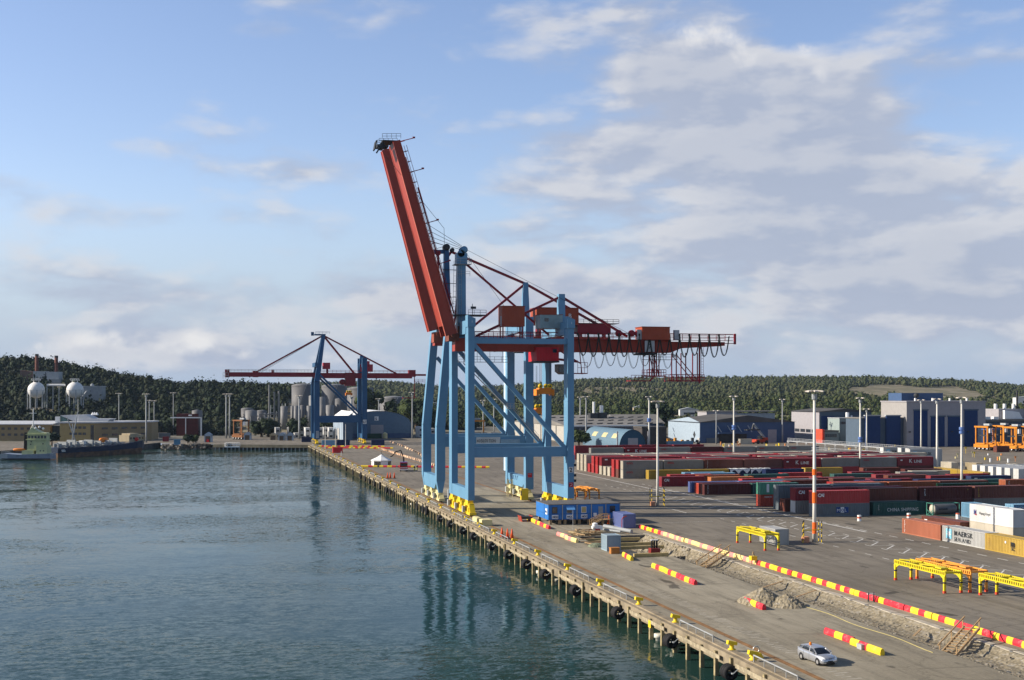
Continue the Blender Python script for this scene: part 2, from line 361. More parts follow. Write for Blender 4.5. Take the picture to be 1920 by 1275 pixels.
# quay wall: coping beam, recess with its shade put into dark concrete, hanging posts
quay = MB(); quay.box(48.7, 49.2, -20, 617.9, -1.15, .02); quay.box(49.2, 49.9, -20, 617.2, .004, .16)
qo = quay.build('quay_wall', CONC); tag(qo, 'weathered concrete quay edge with hanging fender posts beside the water', 'quay wall')
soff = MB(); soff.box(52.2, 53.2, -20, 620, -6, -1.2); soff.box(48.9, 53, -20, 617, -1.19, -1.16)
soff.build('soffit', mat('soffit_concrete', (.10, .085, .06), .9, var=.4, nscale=.3), qo)  # shade under the deck is put into this dark colour
POST = mat('post_concrete', (.33, .27, .15), .85, var=.25, nscale=1.5, dirt=(.12, .10, .05), dirt_amt=.7, dscale=2.0)
pm = MB(); pm.box(-.2, .2, -.19, .19, -2.9, .9); pme = pm.mesh('fender_post'); pme.materials.append(POST)
ys = []; y = 98.0
while y < 617: ys.append(y); y += 3.75
for y in ys[:99]:
    o = bpy.data.objects.new('fender_post', pme); COL.objects.link(o); o.parent = qo; o.location = (48.62, y, -.95 + random.uniform(-.25, .1))
pm = MB()
for y in ys[99:]: pm.box(48.42, 48.82, y - .19, y + .19, -3.6, 0)
tag(pm.build('far_fender_posts', POST, qo), kind='stuff')
pm = MB(); pm.smooth = True; pm.lathe((0, 0, 0), [(.42, -3.2), (.42, -.75), (.6, -.7), (.6, -.3), (.45, -.28)], 12); pme = pm.mesh('round_pile'); pme.materials.append(mat('pile_white', (.62, .60, .52), .8, dirt=(.2, .18, .1), dirt_amt=.6, dscale=2))
for px, dx in [(1233, .4), (1250, .5), (1263, .55), (1010, .5), (924, .5), (914, .5), (780, .5), (772, .5), (688, .4), (646, .4), (1040, .4), (700, .4), (614, .4)]:
    o = bpy.data.objects.new('round_pile', pme); COL.objects.link(o); o.parent = qo; o.location = (49.3, YQ(px, 49.1), -1.55)
# timber/steel waling along the post heads, cut in lengths
wl = MB()
for i in range(34):
    y0 = 100 + i * 15.3; wl.box(48.32, 48.42, y0, y0 + 11.5, -.75, -.35)
wl.build('waling', mat('waling_timber', (.33, .28, .19), .85, var=.3, nscale=2), qo)
cap = MB(); cap.box(49.55, 50.25, 20, 617, .164, .19)
# basin end wall
e = MB(); P1 = Vector((*SHORE[1], 0)); P0 = Vector((49.2, 617.7, 0))
e.beam(P0 + Vector((0, 0, -.75)), P1 + Vector((0, 0, -.75)), .8, 1.4)
bo = e.build('basin_wall', mat('basin_wall_concrete', (.22, .19, .13), .9, var=.25, nscale=.3)); tag(bo, 'dark concrete quay wall closing the far end of the basin', 'quay wall')
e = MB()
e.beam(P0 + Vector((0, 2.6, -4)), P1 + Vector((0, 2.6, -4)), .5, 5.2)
e.build('soffit', DARK, bo)  # dark back wall, the recess shade put into its colour
e = MB()
for i in range(24):
    p = P0.lerp(P1, (i + .5) / 24); e.box(p.x - .25, p.x + .25, p.y - .2, p.y + .25, -3.4, -1.4)
tag(e.build('pile', GREY, bo), kind='stuff')
e = MB()
for a, b_ in zip(SHORE[4:-1], SHORE[5:]):
    e.beam((a[0], a[1], -1.9), (b_[0], b_[1], -1.9), .8, 3.79)
po = e.build('pier_wall', mat('pier_dark_concrete', (.12, .11, .09), .9, var=.3)); tag(po, 'dark pier wall behind the moored tanker', 'quay wall')
# rocks on the shore between pier and basin wall
def rock_mesh(n, boxes, seed, smin, smax):
    rs = np.random.RandomState(seed); b = MB()
    for _ in range(n):
        (x0, y0, z0), (x1, y1, z1) = boxes[rs.randint(len(boxes))]; t, u = rs.rand(), rs.rand()
        c = np.array([x0 + (x1 - x0) * t, y0 + (y1 - y0) * u, z0 + (z1 - z0) * rs.rand()])
        s = smin + (smax - smin) * rs.rand() ** 2
        pts = np.array([(sx, sy, sz) for sz in (-1, 1) for sy in (-1, 1) for sx in (-1, 1)], float) * s * (.5 + .5 * rs.rand(8, 3)) * np.array([1, .8, .6])
        a = rs.rand() * 6.3; ca, sa = math.cos(a), math.sin(a)
        pts = np.stack([pts[:, 0] * ca - pts[:, 1] * sa, pts[:, 0] * sa + pts[:, 1] * ca, pts[:, 2]], 1) + c
        b.add(pts, [(0, 2, 3, 1), (4, 5, 7, 6), (0, 1, 5, 4), (2, 6, 7, 3), (0, 4, 6, 2), (1, 3, 7, 5)], int(rs.rand() * 3))
    return b
RK = [mat('rock_a', (.17, .14, .11), .9, var=.3, nscale=2), mat('rock_b', (.27, .24, .20), .9, var=.3, nscale=2), mat('rock_c', (.09, .08, .065), .9, var=.3, nscale=2)]
xa, ya = XY(396, 622); xb, yb = XY(303, 622)
rb = rock_mesh(420, [((xb, yb - 3.5, -3.1), (xa, ya - .2, -1.2)), ((xb, yb - 1.6, -1.6), (xa, ya + 1.2, -.2))], 3, .35, 1.1)
rb.prism([(yb - 4, -4), (yb + 2, -.05), (yb + 2, -4)], xb, xa, 'x', 2)
tag(rb.build('shore_rocks', RK), 'broken grey and brown rocks along the far shore', 'rocks', kind='stuff')
# apron details: crane rails, pale wheel marks, yard lines
RUST = mat('rail_rust', (.22, .12, .05), .8, var=.3, nscale=.4, dirt=(.08, .05, .03), dirt_amt=.5)
b = MB()
for x in (52.3, 73.3):
    y0, y1 = (30, 600) if x < 60 else (216, 600)
    b.box(x - .35, x - .06, y0, y1, -.2, .010); b.box(x + .08, x + .30, y0, y1, -.2, .010); b.box(x - .05, x + .05, y0, y1, -.2, .03)
tag(b.build('crane_rails', RUST), kind='structure')
PALE = mat('worn_white_paint', (.36, .33, .27), .8, var=.25, nscale=1.2, dirt=(.18, .16, .14), dirt_amt=.8, dscale=2.5)
b = MB(); rs = random.Random(4)
for i in range(150):
    y = 100 + i * .78
    if rs.random() < .12: continue
    x0 = 54.4 + rs.uniform(-.2, .2); L = rs.uniform(.7, 1.7) * (1 if y < 185 else .5); b.add([(x0, y, .009), (x0 + L, y + .1, .009), (x0 + L, y + .32, .009), (x0, y + .22, .009)], [(0, 1, 2, 3)])
tag(b.build('wheel_marks', PALE), kind='structure')
LINE = mat('line_white', (.62, .61, .57), .7, var=.2, nscale=.8, dirt=(.22, .2, .18), dirt_amt=.7, dscale=1.4)
b = MB()
def line(x0, y0, x1, y1, wd=.22):
    b.beam((x0, y0, .008), (x1, y1, .008), wd, .004)
line(113, 300, 113, 395, .35); line(115.4, 208, 115.4, 318, .40); line(97.5, 250, 97.5, 262)
y = 90
while y < 330:
    line(116.4, y, 116.4, y + 2.6, .22); line(105.6, y, 105.6, y + 2.0, .16); line(109.9, y, 109.9, y + 2.0, .16)
    if y < 240: line(99.8, y, 99.8, y + 1.9, .16)
    y += 5.2
y = 100.6
while y < 290:
    line(106.1, y, 109.4, y + 3.7, .22)
    if y < 205: line(106.1, y, 107.9, y - .1 + 1.0, .01); line(106.1, y, 109.5, y - 1.0, .16)
    y += 4.95
for yy in (232, 246, 262, 300, 330): line(84, yy, 96, yy + .3, .12)
tag(b.build('yard_markings', LINE), kind='structure')
# trench: gravel bed + broken far lip
def gravel_grid(name, x0, x1, y0, y1, prof, step, amp, m, seed=1, kind='structure'):
    nx = int((x1 - x0) / step) + 1; ny = int((y1 - y0) / step) + 1
    xs = np.linspace(x0, x1, nx); yy = np.linspace(y0, y1, ny); rs = np.random.RandomState(seed)
    Xg, Yg = np.meshgrid(xs, yy); Z = np.interp(Xg, *prof)
    low = np.kron(rs.rand(ny // 6 + 2, nx // 6 + 2), np.ones((6, 6)))[:ny, :nx]
    Z = Z + amp * (rs.rand(ny, nx) - .5) * 1.2 + amp * 1.6 * (low - .5)
    Z[:, 0] = prof[1][0] - .02; Z[:, -1] = prof[1][-1] - .02
    vs = np.stack([Xg.ravel(), Yg.ravel(), Z.ravel()], 1); b = MB(); i = np.arange((ny - 1) * (nx - 1)); r, c = i // (nx - 1), i % (nx - 1); a = r * nx + c
    me = bpy.data.meshes.new(name); me.from_pydata(vs.tolist(), [], np.stack([a, a + 1, a + 1 + nx, a + nx], 1).tolist()); me.materials.append(m)
    o = bpy.data.objects.new(name, me); COL.objects.link(o); tag(o, kind=kind); return o
def gravel_mat():
    m = bpy.data.materials.new('gravel'); m.use_nodes = True; t = NT(m.node_tree); b = t.n['Principled BSDF']; b.inputs['Roughness'].default_value = .95; b.inputs['Specular IOR Level'].default_value = .1
    tc = t.new('ShaderNodeTexCoord'); o = tc.outputs['Object']
    v = t.new('ShaderNodeTexVoronoi'); v.inputs['Scale'].default_value = 3.2; t.l.new(o, v.inputs['Vector'])
    hs = t.new('ShaderNodeSeparateColor'); t.l.new(v.outputs['Color'], hs.inputs[0])
    c = t.mix(hs.outputs[0], c4((.19, .158, .105)), c4((.32, .275, .195)))
    c = t.mix(t.math('MULTIPLY', t.ramp(hs.outputs[1], .82, .95), .8), c, c4((.34, .31, .26)))
    c = t.mix(t.math('MULTIPLY', t.ramp(t.noise(o, .25, 5, .6), .45, .65), .35), c, c4((.26, .225, .16)))
    t.l.new(c, b.inputs['Base Color'])
    bp = t.new('ShaderNodeBump'); bp.inputs['Strength'].default_value = .5; bp.inputs['Distance'].default_value = .08
    t.l.new(v.outputs['Distance'], bp.inputs['Height']); t.l.new(bp.outputs[0], b.inputs['Normal']); return m
GRAV = gravel_mat()
gravel_grid('trench_gravel', TX0, TX1, 70, TY1, ([69.5, 69.9, 71, 73.4, 74.8, 75.5, 75.8], [0, -.12, -.45, -.6, -.35, -.08, 0]), .26, .055, GRAV)
b = rock_mesh(420, [((69.7, 75, -.4), (75.6, 184, -.2)), ((69, 75, -.05), (70.4, 184, .02))], 5, .06, .17)
tag(b.build('trench_stones', [mat('stone_a', (.21, .18, .14), .9), mat('stone_b', (.20, .17, .13), .9), mat('stone_c', (.30, .27, .22), .9)]), 'loose stones scattered over the gravel of the trench', 'stones', kind='stuff')
# concrete lip of the trench: uneven slab edge in broken lengths
b = MB(); rs = random.Random(9); y = 80
while y < 212:
    L = rs.uniform(2.5, 8); b.add([(75.6 + rs.uniform(0, .5), y, .05), (76.5 + rs.uniform(-.2, .5), y, .05), (76.5, y + L - .2, .05), (75.6 + rs.uniform(0, .5), y + L - .2, .05), (75.8, y, -.5), (75.8, y + L - .2, -.5)], [(0, 1, 2, 3), (0, 3, 5, 4)]); y += L
tag(b.build('trench_lip', mat('lip_concrete', (.40, .36, .29), .85, var=.2, nscale=1)), kind='structure')
# pit
gravel_grid('pit_bed', 71.5, PX1, PY0 - 6, PY1, ([71.5, 72.6, 74.2, 75.2, 75.8], [-2.2, -2.0, -.9, -.25, 0]), .3, .22, GRAV, 8)
b = MB(); b.add([(PX0, PY0, -2.2), (71.6, PY0, -2.2), (71.6, PY1, -2.2), (PX0, PY1, -2.2), (PX0, PY0, 0), (PX0, PY1, 0), (PX1, PY1, 0), (71.6, PY1, 0), (PX1, PY1, -2.2), (69, PY0, 0), (71.6, PY0, 0)], [(0, 1, 2, 3), (0, 3, 5, 4), (3, 2, 8, 6, 7, 5), (0, 4, 9, 10, 1)])
tag(b.build('pit_floor', mat('pit_mud', (.085, .085, .08), .5, var=.4, nscale=.6)), kind='structure')
# gravel heap on the apron
b = MB(); n = 46; rs = np.random.RandomState(2); vs = []; hc = (65.1, 140.6)
for j in range(n):
    for i in range(n):
        u, v = (i / (n - 1) - .5) * 10, (j / (n - 1) - .5) * 12
        h = 1.75 * max(0, 1 - math.hypot((u + .4) / 2.9, (v - .6) / 3.4)) ** .9; h2 = 1.3 * max(0, 1 - math.hypot((u - 1.5) / 2.3, (v + 1.8) / 2.8)); hh = max(h, h2)
        vs.append((hc[0] + u, hc[1] + v, hh + (rs.rand() * .16 if hh > .05 else 0) + (.012 if hh > 0 else -.05)))
b.add(vs, [(j * n + i, j * n + i + 1, (j + 1) * n + i + 1, (j + 1) * n + i) for j in range(n - 1) for i in range(n - 1)])
tag(b.build('gravel_heap', GRAV), 'grey gravel heap dumped on the apron beside the trench', 'gravel heap')
# ---------------------------------------------------------------- hills and woods
def interp(x, pts): return np.interp(x, [p[0] for p in pts], [p[1] for p in pts])
SKL = [(-900, 668), (-300, 672), (0, 673), (60, 671), (110, 680), (180, 692), (250, 704), (330, 716), (400, 714), (460, 716), (540, 722), (600, 742), (700, 757), (820, 766)]
SKR = [(-900, 722), (500, 723), (700, 716), (850, 728), (960, 724), (1090, 713), (1300, 710), (1500, 707), (1600, 708), (1750, 713), (1850, 718), (1920, 724), (2300, 740), (3200, 750)]
def hill_z(X, Y):
    d = X * ST + Y * CT; r = X * CT - Y * ST; px = HX + F * r / np.maximum(d, 1)
    zl = CH + (HY - interp(px, SKL)) / F * 1050 - 7.5
    t = np.clip((d - 745) / (1050 - 745), 0, 1); hl = np.maximum(zl, 0) * (t * t * (3 - 2 * t))
    hl = hl * np.clip(1 - (d - 1100) / 700, 0, 1) * np.clip((860 - px) / 120, 0, 1)
    zr = CH + (HY - interp(px, SKR)) / F * 2600 - 8
    t = np.clip((d - 950) / (2600 - 950), 0, 1); hr = np.maximum(zr, 0) * (.35 * t + .65 * t * t * (3 - 2 * t))
    bump = 2.2 * np.sin(X * .011 + 1) * np.cos(Y * .009) + 1.5 * np.sin(X * .027 + Y * .021)
    return np.maximum(hl, hr) + bump * np.clip((d - 900) / 500, 0, 1)
du = np.linspace(-900, 2900, 130); dd = np.concatenate([np.linspace(700, 1200, 26), np.linspace(1240, 3400, 40)])
U, D = np.meshgrid(du, dd); Rr = (U - HX) / F * D; HXg = Rr * CT + D * ST; HYg = D * CT - Rr * ST
HZg = hill_z(HXg, HYg); HZg[0, :] = -1; HZg = np.where(D < 745, -.3, HZg)
nx, ny = len(du), len(dd); i = np.arange((ny - 1) * (nx - 1)); r_, c_ = i // (nx - 1), i % (nx - 1); a = r_ * nx + c_
me = bpy.data.meshes.new('hills'); me.from_pydata(np.stack([HXg.ravel(), HYg.ravel(), HZg.ravel()], 1).tolist(), [], np.stack([a, a + 1, a + 1 + nx, a + nx], 1).tolist())
def hill_mat():
    m = bpy.data.materials.new('hill_ground'); m.use_nodes = True; t = NT(m.node_tree); b = t.n['Principled BSDF']; b.inputs['Roughness'].default_value = .95; b.inputs['Specular IOR Level'].default_value = .1
    tc = t.new('ShaderNodeTexCoord'); o = tc.outputs['Object']
    mp = t.new('ShaderNodeMapping'); mp.inputs['Scale'].default_value = (1, .35, 1); t.l.new(o, mp.inputs[0])
    c = t.mix(t.ramp(t.noise(o, .02, 6, .7), .42, .6), c4((.15, .135, .085)), c4((.25, .215, .15)))
    c = t.mix(t.math('MULTIPLY', t.ramp(t.noise(mp.outputs[0], .03, 7, .7), .5, .62), .6), c, c4((.12, .12, .06)))
    t.l.new(c, b.inputs['Base Color']); return m
me.materials.append(hill_mat()); o = bpy.data.objects.new('hills', me); COL.objects.link(o); tag(o, kind='structure')
for p in me.polygons: p.use_smooth = True
# wood: crowns of leaf-sized faces over a rough core, one mesh for each far wood
def crown_proto(seed, nleaf, core, leaf=.20, squash=1.25):
    rs = np.random.RandomState(seed); V = []; Fc = []
    ph = (1 + 5 ** .5) / 2
    ico = np.array([(-1, ph, 0), (1, ph, 0), (-1, -ph, 0), (1, -ph, 0), (0, -1, ph), (0, 1, ph), (0, -1, -ph), (0, 1, -ph), (ph, 0, -1), (ph, 0, 1), (-ph, 0, -1), (-ph, 0, 1)], float); ico /= np.linalg.norm(ico[0])
    fi = [(0, 11, 5), (0, 5, 1), (0, 1, 7), (0, 7, 10), (0, 10, 11), (1, 5, 9), (5, 11, 4), (11, 10, 2), (10, 7, 6), (7, 1, 8), (3, 9, 4), (3, 4, 2), (3, 2, 6), (3, 6, 8), (3, 8, 9), (4, 9, 5), (2, 4, 11), (6, 2, 10), (8, 6, 7), (9, 8, 1)]
    for k in range(core):
        c = (rs.rand(3) - .5) * np.array([.9, .9, 1.1]) if core > 1 else np.zeros(3); s = .62 if core > 1 else .85
        V.append(ico * s * (.7 + .6 * rs.rand(12, 1)) * np.array([1, 1, squash * .9]) + c); Fc += [tuple(np.array(f) + 12 * k) for f in fi]
    base = 12 * core
    for k in range(nleaf):
        n = rs.randn(3); n /= np.linalg.norm(n); p = n * (.75 + .35 * rs.rand()) * np.array([1, 1, squash]); 
        a = rs.randn(3); a -= a.dot(n) * n * .7; a /= np.linalg.norm(a); b_ = np.cross(n, a) + .3 * rs.randn(3); s = leaf * (.6 + .8 * rs.rand())
        V.append(np.array([p - a * s, p + b_ * s, p + a * s, p - b_ * s * .8])); Fc.append((base, base + 1, base + 2)); Fc.append((base, base + 2, base + 3)); base += 4
    return np.concatenate(V), np.array([f[:3] for f in Fc])
def leaf_mat(name, dark, light, warm):
    m = bpy.data.materials.new(name); m.use_nodes = True; t = NT(m.node_tree); b = t.n['Principled BSDF']; b.inputs['Roughness'].default_value = .8; b.inputs['Specular IOR Level'].default_value = .15
    at = t.new('ShaderNodeAttribute'); at.attribute_name = 'tint'
    s = t.new('ShaderNodeSeparateColor'); t.l.new(at.outputs['Color'], s.inputs[0])
    c = t.mix(s.outputs[0], c4(dark), c4(light)); c = t.mix(t.math('MULTIPLY', s.outputs[1], .55), c, c4(warm))
    t.l.new(c, b.inputs['Base Color']); return m
LEAF = leaf_mat('woodland_leaves', (.022, .036, .012), (.060, .080, .024), (.10, .09, .035))
LEAFD = leaf_mat('shaded_pine_leaves', (.008, .018, .009), (.022, .036, .014), (.042, .044, .018))  # the left hill's shade is put into these darker leaf colours
def wood(name, P, S, protos, m, label, seed=1):
    rs = np.random.RandomState(seed); V = []; Fs = []; T = []; off = 0
    idx = rs.randint(len(protos), size=len(P))
    for k, (pv, pf) in enumerate(protos):
        sel = np.where(idx == k)[0]; n = len(sel)
        if not n: continue
        an = rs.rand(n) * 6.28; ca, sa = np.cos(an)[:, None], np.sin(an)[:, None]; s = S[sel][:, None]; hs = s * (.85 + .5 * rs.rand(n, 1))
        x = (pv[None, :, 0] * ca - pv[None, :, 1] * sa) * s + P[sel, 0][:, None]; y = (pv[None, :, 0] * sa + pv[None, :, 1] * ca) * s + P[sel, 1][:, None]
        z = pv[None, :, 2] * hs + P[sel, 2][:, None] + hs * .9
        V.append(np.stack([x, y, z], 2).reshape(-1, 3)); f = pf[None] + (np.arange(n) * len(pv))[:, None, None] + off; Fs.append(f.reshape(-1, 3)); off += n * len(pv)
        px_t = P[sel, 0]; py_t = P[sel, 1]; pt = .5 + .28 * np.sin(px_t * .017 + 1.3 * np.sin(py_t * .011)) + .22 * np.sin(py_t * .021 + px_t * .008); tint = np.zeros((n, len(pv), 4)); tint[:, :, 0] = np.clip((.55 * rs.rand(n) + .45 * pt)[:, None] * .95 + .35 * (rs.rand(1, len(pv)) - .3), 0, 1); tint[:, :, 1] = (rs.rand(n)[:, None] ** 3); T.append(tint.reshape(-1, 4))
    V = np.concatenate(V); Fs = np.concatenate(Fs); T = np.concatenate(T)
    me = bpy.data.meshes.new(name); me.vertices.add(len(V)); me.vertices.foreach_set('co', V.ravel()); me.loops.add(Fs.size); me.loops.foreach_set('vertex_index', Fs.ravel())
    me.polygons.add(len(Fs)); me.polygons.foreach_set('loop_start', np.arange(0, Fs.size, 3)); me.polygons.foreach_set('loop_total', np.full(len(Fs), 3)); me.update()
    at = me.color_attributes.new('tint', 'FLOAT_COLOR', 'POINT'); at.data.foreach_set('color', T.ravel()); me.materials.append(m)
    o = bpy.data.objects.new(name, me); COL.objects.link(o); tag(o, label, 'wood', kind='stuff'); return o
def scatter(n, px0, px1, d0, d1, seed, reject, p=1.0):
    rs = np.random.RandomState(seed); px = px0 + (px1 - px0) * rs.rand(n); d = (d0 ** (1 + p) + (d1 ** (1 + p) - d0 ** (1 + p)) * rs.rand(n)) ** (1 / (1 + p))
    r = (px - HX) / F * d; X = r * CT + d * ST; Y = d * CT - r * ST; keep = ~reject(px, d, X, Y); px, d, X, Y = px[keep], d[keep], X[keep], Y[keep]
    return np.stack([X, Y, hill_z(X, Y) - .6], 1), px, d
# ---------------------------------------------------------------- ship-to-shore cranes
def legbox(b, p, q, w, dy, m=None, w2=None): b.beam(p, q, w, dy, w2 if w2 else w, dy, up=(0, 1, 0), m=m)
def V3(t, y=None): return Vector((t[0], t[1] if y is None else y, t[2]))
def bogies(root, X, Y0, Y1, m1, ztop, seed=0):
    rs = random.Random(seed)
    for yc in (Y0, (Y0 + Y1) / 2, Y1):
        b = MB()
        b.box(X - .55, X + .55, yc - 1.3, yc + 1.3, ztop - 1.1, ztop - .02)
        for k in (-1, 1):
            c = yc + k * 2.1
            b.prism([(c - 1.5, .95), (c + 1.5, .95), (c + .5, ztop - .9), (c - .5, ztop - .9)], X - .55, X + .55, 'x')
            b.box(X - .7, X + .7, c - 1.7, c + 1.7, .45, .98); b.box(X - .75, X - .6, c - .6, c + .5, 1.0, 1.9)
            b.box(X - .5, X + .5, c - .35, c + .35, .98, ztop - .6)
        o = b.build('bogie', m1, root)
        for k in (-1, 1):
            for j in (-1, 1): b = MB(); b.smooth = True; b.lathe((X - .15, yc + k * 2.1 + j * .95, .38), [(.36, 0), (.36, .3)], 14, axis='x'); b.build('wheel', DARK, o)
        b = MB(); b.cbox((X - .95, yc + 1.2, 1.3), (.5, .9, 1.3)); b.build('motor_box', LGREY, o)
def ladder(b, p, q, w=.5, step=1.2, m=None):
    p, q = Vector(p), Vector(q); s = Vector((w / 2, 0, 0)); b.tube(p - s, q - s, .04, n=4, m=m); b.tube(p + s, q + s, .04, n=4, m=m)
    n = int((q - p).length / step)
    for i in range(1, n): c = p.lerp(q, i / n); b.tube(c - s, c + s, .03, n=4, m=m)
def festoon(root, x0, x1, n, y, z, drop, r, m, jitter=.0):
    for i in range(n):
        a = x0 + (x1 - x0) * i / n; c = x0 + (x1 - x0) * (i + 1) / n; b = MB(); pts = []
        dr = drop * (1 + jitter * math.sin(i * 2.1))
        for k in range(13):
            t = k / 12; pts.append((a + (c - a) * t, y, z - dr * (1 - abs(2 * t - 1) ** 2.3)))
        b.path(pts, r, 5); b.path([(p[0] + .16, p[1], p[2] + .12) for p in pts], r * .8, 4)
        b.cbox(((a), y, z + .15), (.35, .3, .5)); b.build('festoon_cable', m, root)
def crane_near():
    Yn, Yf, Yc = 253.0, 271.5, 262.0
    Xs, Xl = 52.3, 73.1
    t = thing('gantry_crane', (0, 0, 0), 0, 'nearest blue quay crane with raised red boom and a black number 2 on its leg', 'crane', 'ship-to-shore cranes on the quay')
    for X in (Xs, Xl):
        for Y in (Yn, Yf):
            yl = Y + .5 if Y == Yn else Y - .5; b = MB(); b.beam((X, yl, 3.3), (X, yl, 39.3), 1.32, 3.0, up=(0, 1, 0)); b.box(X - .69, X + .69, yl - 1.53, yl + 1.53, 8.2, 8.35); b.box(X - .69, X + .69, yl - 1.53, yl + 1.53, 23.2, 23.3)
            if X == Xl and Y == Yn:
                b.box(X - .80, X + .80, Y - 1.1, Y + 1.1, 10.6, 12.2)
            l = b.build('leg', BLUE, t)
            if Y == Yn:
                bb = MB(); bb.prism([(X - .8, 38.2), (X + .8, 38.2), (X + .8, 39.9), (X - .8, 40.6)], Yn - 1.3, Yn + 1.2, 'y'); bb.build('leg_head', BLUE, l)
        b = MB(); b.box(X - .62, X + .62, Yn + 2.01, Yf - 2.01, 3.3, 5.6); b.build('sill_beam', BLUE, t)
        b = MB(); b.prism([(X - .75, 36.9), (X + .75, 36.9), (X + .75, 39.0), (X - .75, 39.6)], Yn + 1.21, Yf + 1, 'y'); b.build('cross_beam', BLUE, t)
        bogies(t, X, Yn + 1.2, Yf - 1.2, YEL, 3.3, 1)
    for Y in (Yn, Yf):
        b = MB(); b.box(Xs + .67, Xl - .67, Y - .55, Y + .55, 11.9, 13.9); b.build('portal_beam', BLUE, t)
        b = MB(); b.box(Xs + .67, Xl - .67, Y - .5, Y + .5, 34.9, 36.0); b.build('upper_beam', BLUE, t)
        b = MB(); b.beam((Xs + .5, Y, 34.9), (Xl - 1.0, Y, 13.6), .8, .95, up=(0, 1, 0)); b.build('diagonal_brace', BLUE, t)
    # girder, boom, machinery
    b = MB(); x0 = 50.6; x1 = 98.0; b.box(x0, x1, Yc - 1.5, Yc + 1.5, 33.6, 36.3)
    b.prism([(x1, 33.6), (x1 + .01, 36.0), (110.5, 36.0), (110.5, 35.2), (100.5, 34.6)], Yc - 1.45, Yc + 1.45, 'y')
    for i in range(12): b.box(56 + i * 3.5, 56.15 + i * 3.5, Yc - 1.6, Yc + 1.6, 33.55, 36.35)
    gir = b.build('girder', RED, t)
    b = MB()
    b.rail((x0 + 2, Yc - 2.3, 36.35), (112.3, Yc - 2.3, 36.35), 1.25, 30, .06); b.box(x0 + 2, 112, Yc - 2.4, Yc - 1.5, 36.25, 36.34); b.tube((x0 + 3, Yc - 2.3, 37.65), (112, Yc - 2.3, 37.65), .10, n=6)
    b.rail((x0 + 2, Yc + 2.3, 36.35), (112, Yc + 2.3, 36.35), 1.2, 30, .05); b.box(108, 112.6, Yc - 2.35, Yc - 2.2, 35.6, 35.75); b.box(112.3, 112.7, Yc - 2.5, Yc - 2, 35.5, 37.8)
    b.build('walkway', RED2, t)
    # boom (raised)
    Yb = Yc
    p0 = V3(Wp(840, 629, Yb)); p1 = V3(Wp(735, 267, Yb)); d = (p1 - p0).normalized()
    up = Vector((0, 1, 0)).cross(d); up.normalize()
    if up.x < 0: up = -up
    b = MB()
    bw = 6.0
    def slab(b, p, q, y0, y1, a0, a1, b0, b1):     # plate box in the boom plane
        vs = []
        for c, lo, hi in ((p, a0, a1), (q, b0, b1)):
            for yy in (y0, y1):
                for k in (lo, hi): v = c + up * k; vs.append((v.x, yy, v.z))
        b.add(vs, [(0, 1, 3, 2), (4, 6, 7, 5), (0, 4, 5, 1), (2, 3, 7, 6), (0, 2, 6, 4), (1, 5, 7, 3)])
    q0 = p0 + d * 2.2; q1 = p1 - d * .3
    for yy in (Yb - bw / 2, Yb + bw / 2 - .5):
        slab(b, p0 + d * 0, q1, yy, yy + .5, -1.0 , 1.35, -.35, 1.2)
    slab(b, q0, q1, Yb - bw / 2 + .502, Yb + bw / 2 - .502, -.93, .9, -.28, 1.0)
    boom = b.build('boom', RED, t)
    b = MB(); slab(b, p0, p1 - d * 4, Yb - bw / 2 - .35, Yb - bw / 2 + .3, -1.12, -1.0, -.48, -.36); slab(b, p0, p1 - d * 4, Yb - bw / 2 - .3, Yb - bw / 2 - .02, 1.36, 1.5, 1.22, 1.34)
    b.build('boom_flange', mat('boom_light_red', (.58, .14, .09), .5, var=.06), boom)  # sun on the boom edge put into a lighter red
    b = MB(); n = 17
    for i in range(n):
        c = p0 + d * (6 + 37 * i / n) + up * (1.25 if i > 2 else 1.6); e2 = c + up * 1.15; b.tube((c.x, Yb - 2.0, c.z), (e2.x, Yb - 2.0, e2.z), .05, n=4); b.tube((c.x, Yb - 1.1, c.z), (e2.x, Yb - 1.1, e2.z), .05, n=4)
        if i in (4, 8, 13, 16): e3 = c + up * 3.0; b.tube((c.x, Yb - 2, c.z), (e3.x, Yb - 2, e3.z), .09, n=5); b.cbox((e3.x, Yb - 2, e3.z + .1), (.5, .4, .3))
    for k in (.6, 1.15): a = p0 + d * 6 + up * (1.3 + k); e2 = p1 - d * 1.5 + up * (1.2 + k); b.tube((a.x, Yb - 2, a.z), (e2.x, Yb - 2, e2.z), .05, n=4)
    a = p0 + d * 4 + up * 2.3; e2 = p0 + d * 31 + up * 2.4; b.tube((a.x, Yb - 1, a.z), (e2.x, Yb - 1, e2.z), .16, n=5)
    b.build('boom_ladder', RED2, boom)
    b = MB(); c = p1 - d * .2; b.cbox((c.x - .5, Yb, c.z + .1), (3.6, 4.6, .2)); b.lathe((c.x - 2.3, Yb - 1.4, c.z - .8), [(.6, 0), (.6, 2.6)], 14, axis='y'); b.beam((c.x - 3.4, Yb, c.z + .2), (c.x - 3.7, Yb, c.z - 1.5), 3.0, .25, up=(1, 0, 0)); b.beam((c.x - 2.2, Yb - 2.4, c.z - .3), (c.x - 3.6, Yb - 2.4, c.z - 2.6), .3, .3)
    b.rail((c.x - 2.4, Yb - 2.5, c.z + .4), (c.x + 1.4, Yb - 2.5, c.z + .6), 1.0, 4, .04); b.rail((c.x - 2.4, Yb + 2.5, c.z + .4), (c.x + 1.4, Yb + 2.5, c.z + .6), 1.0, 4, .04)
    b.build('boom_tip_platform', DARK, boom)
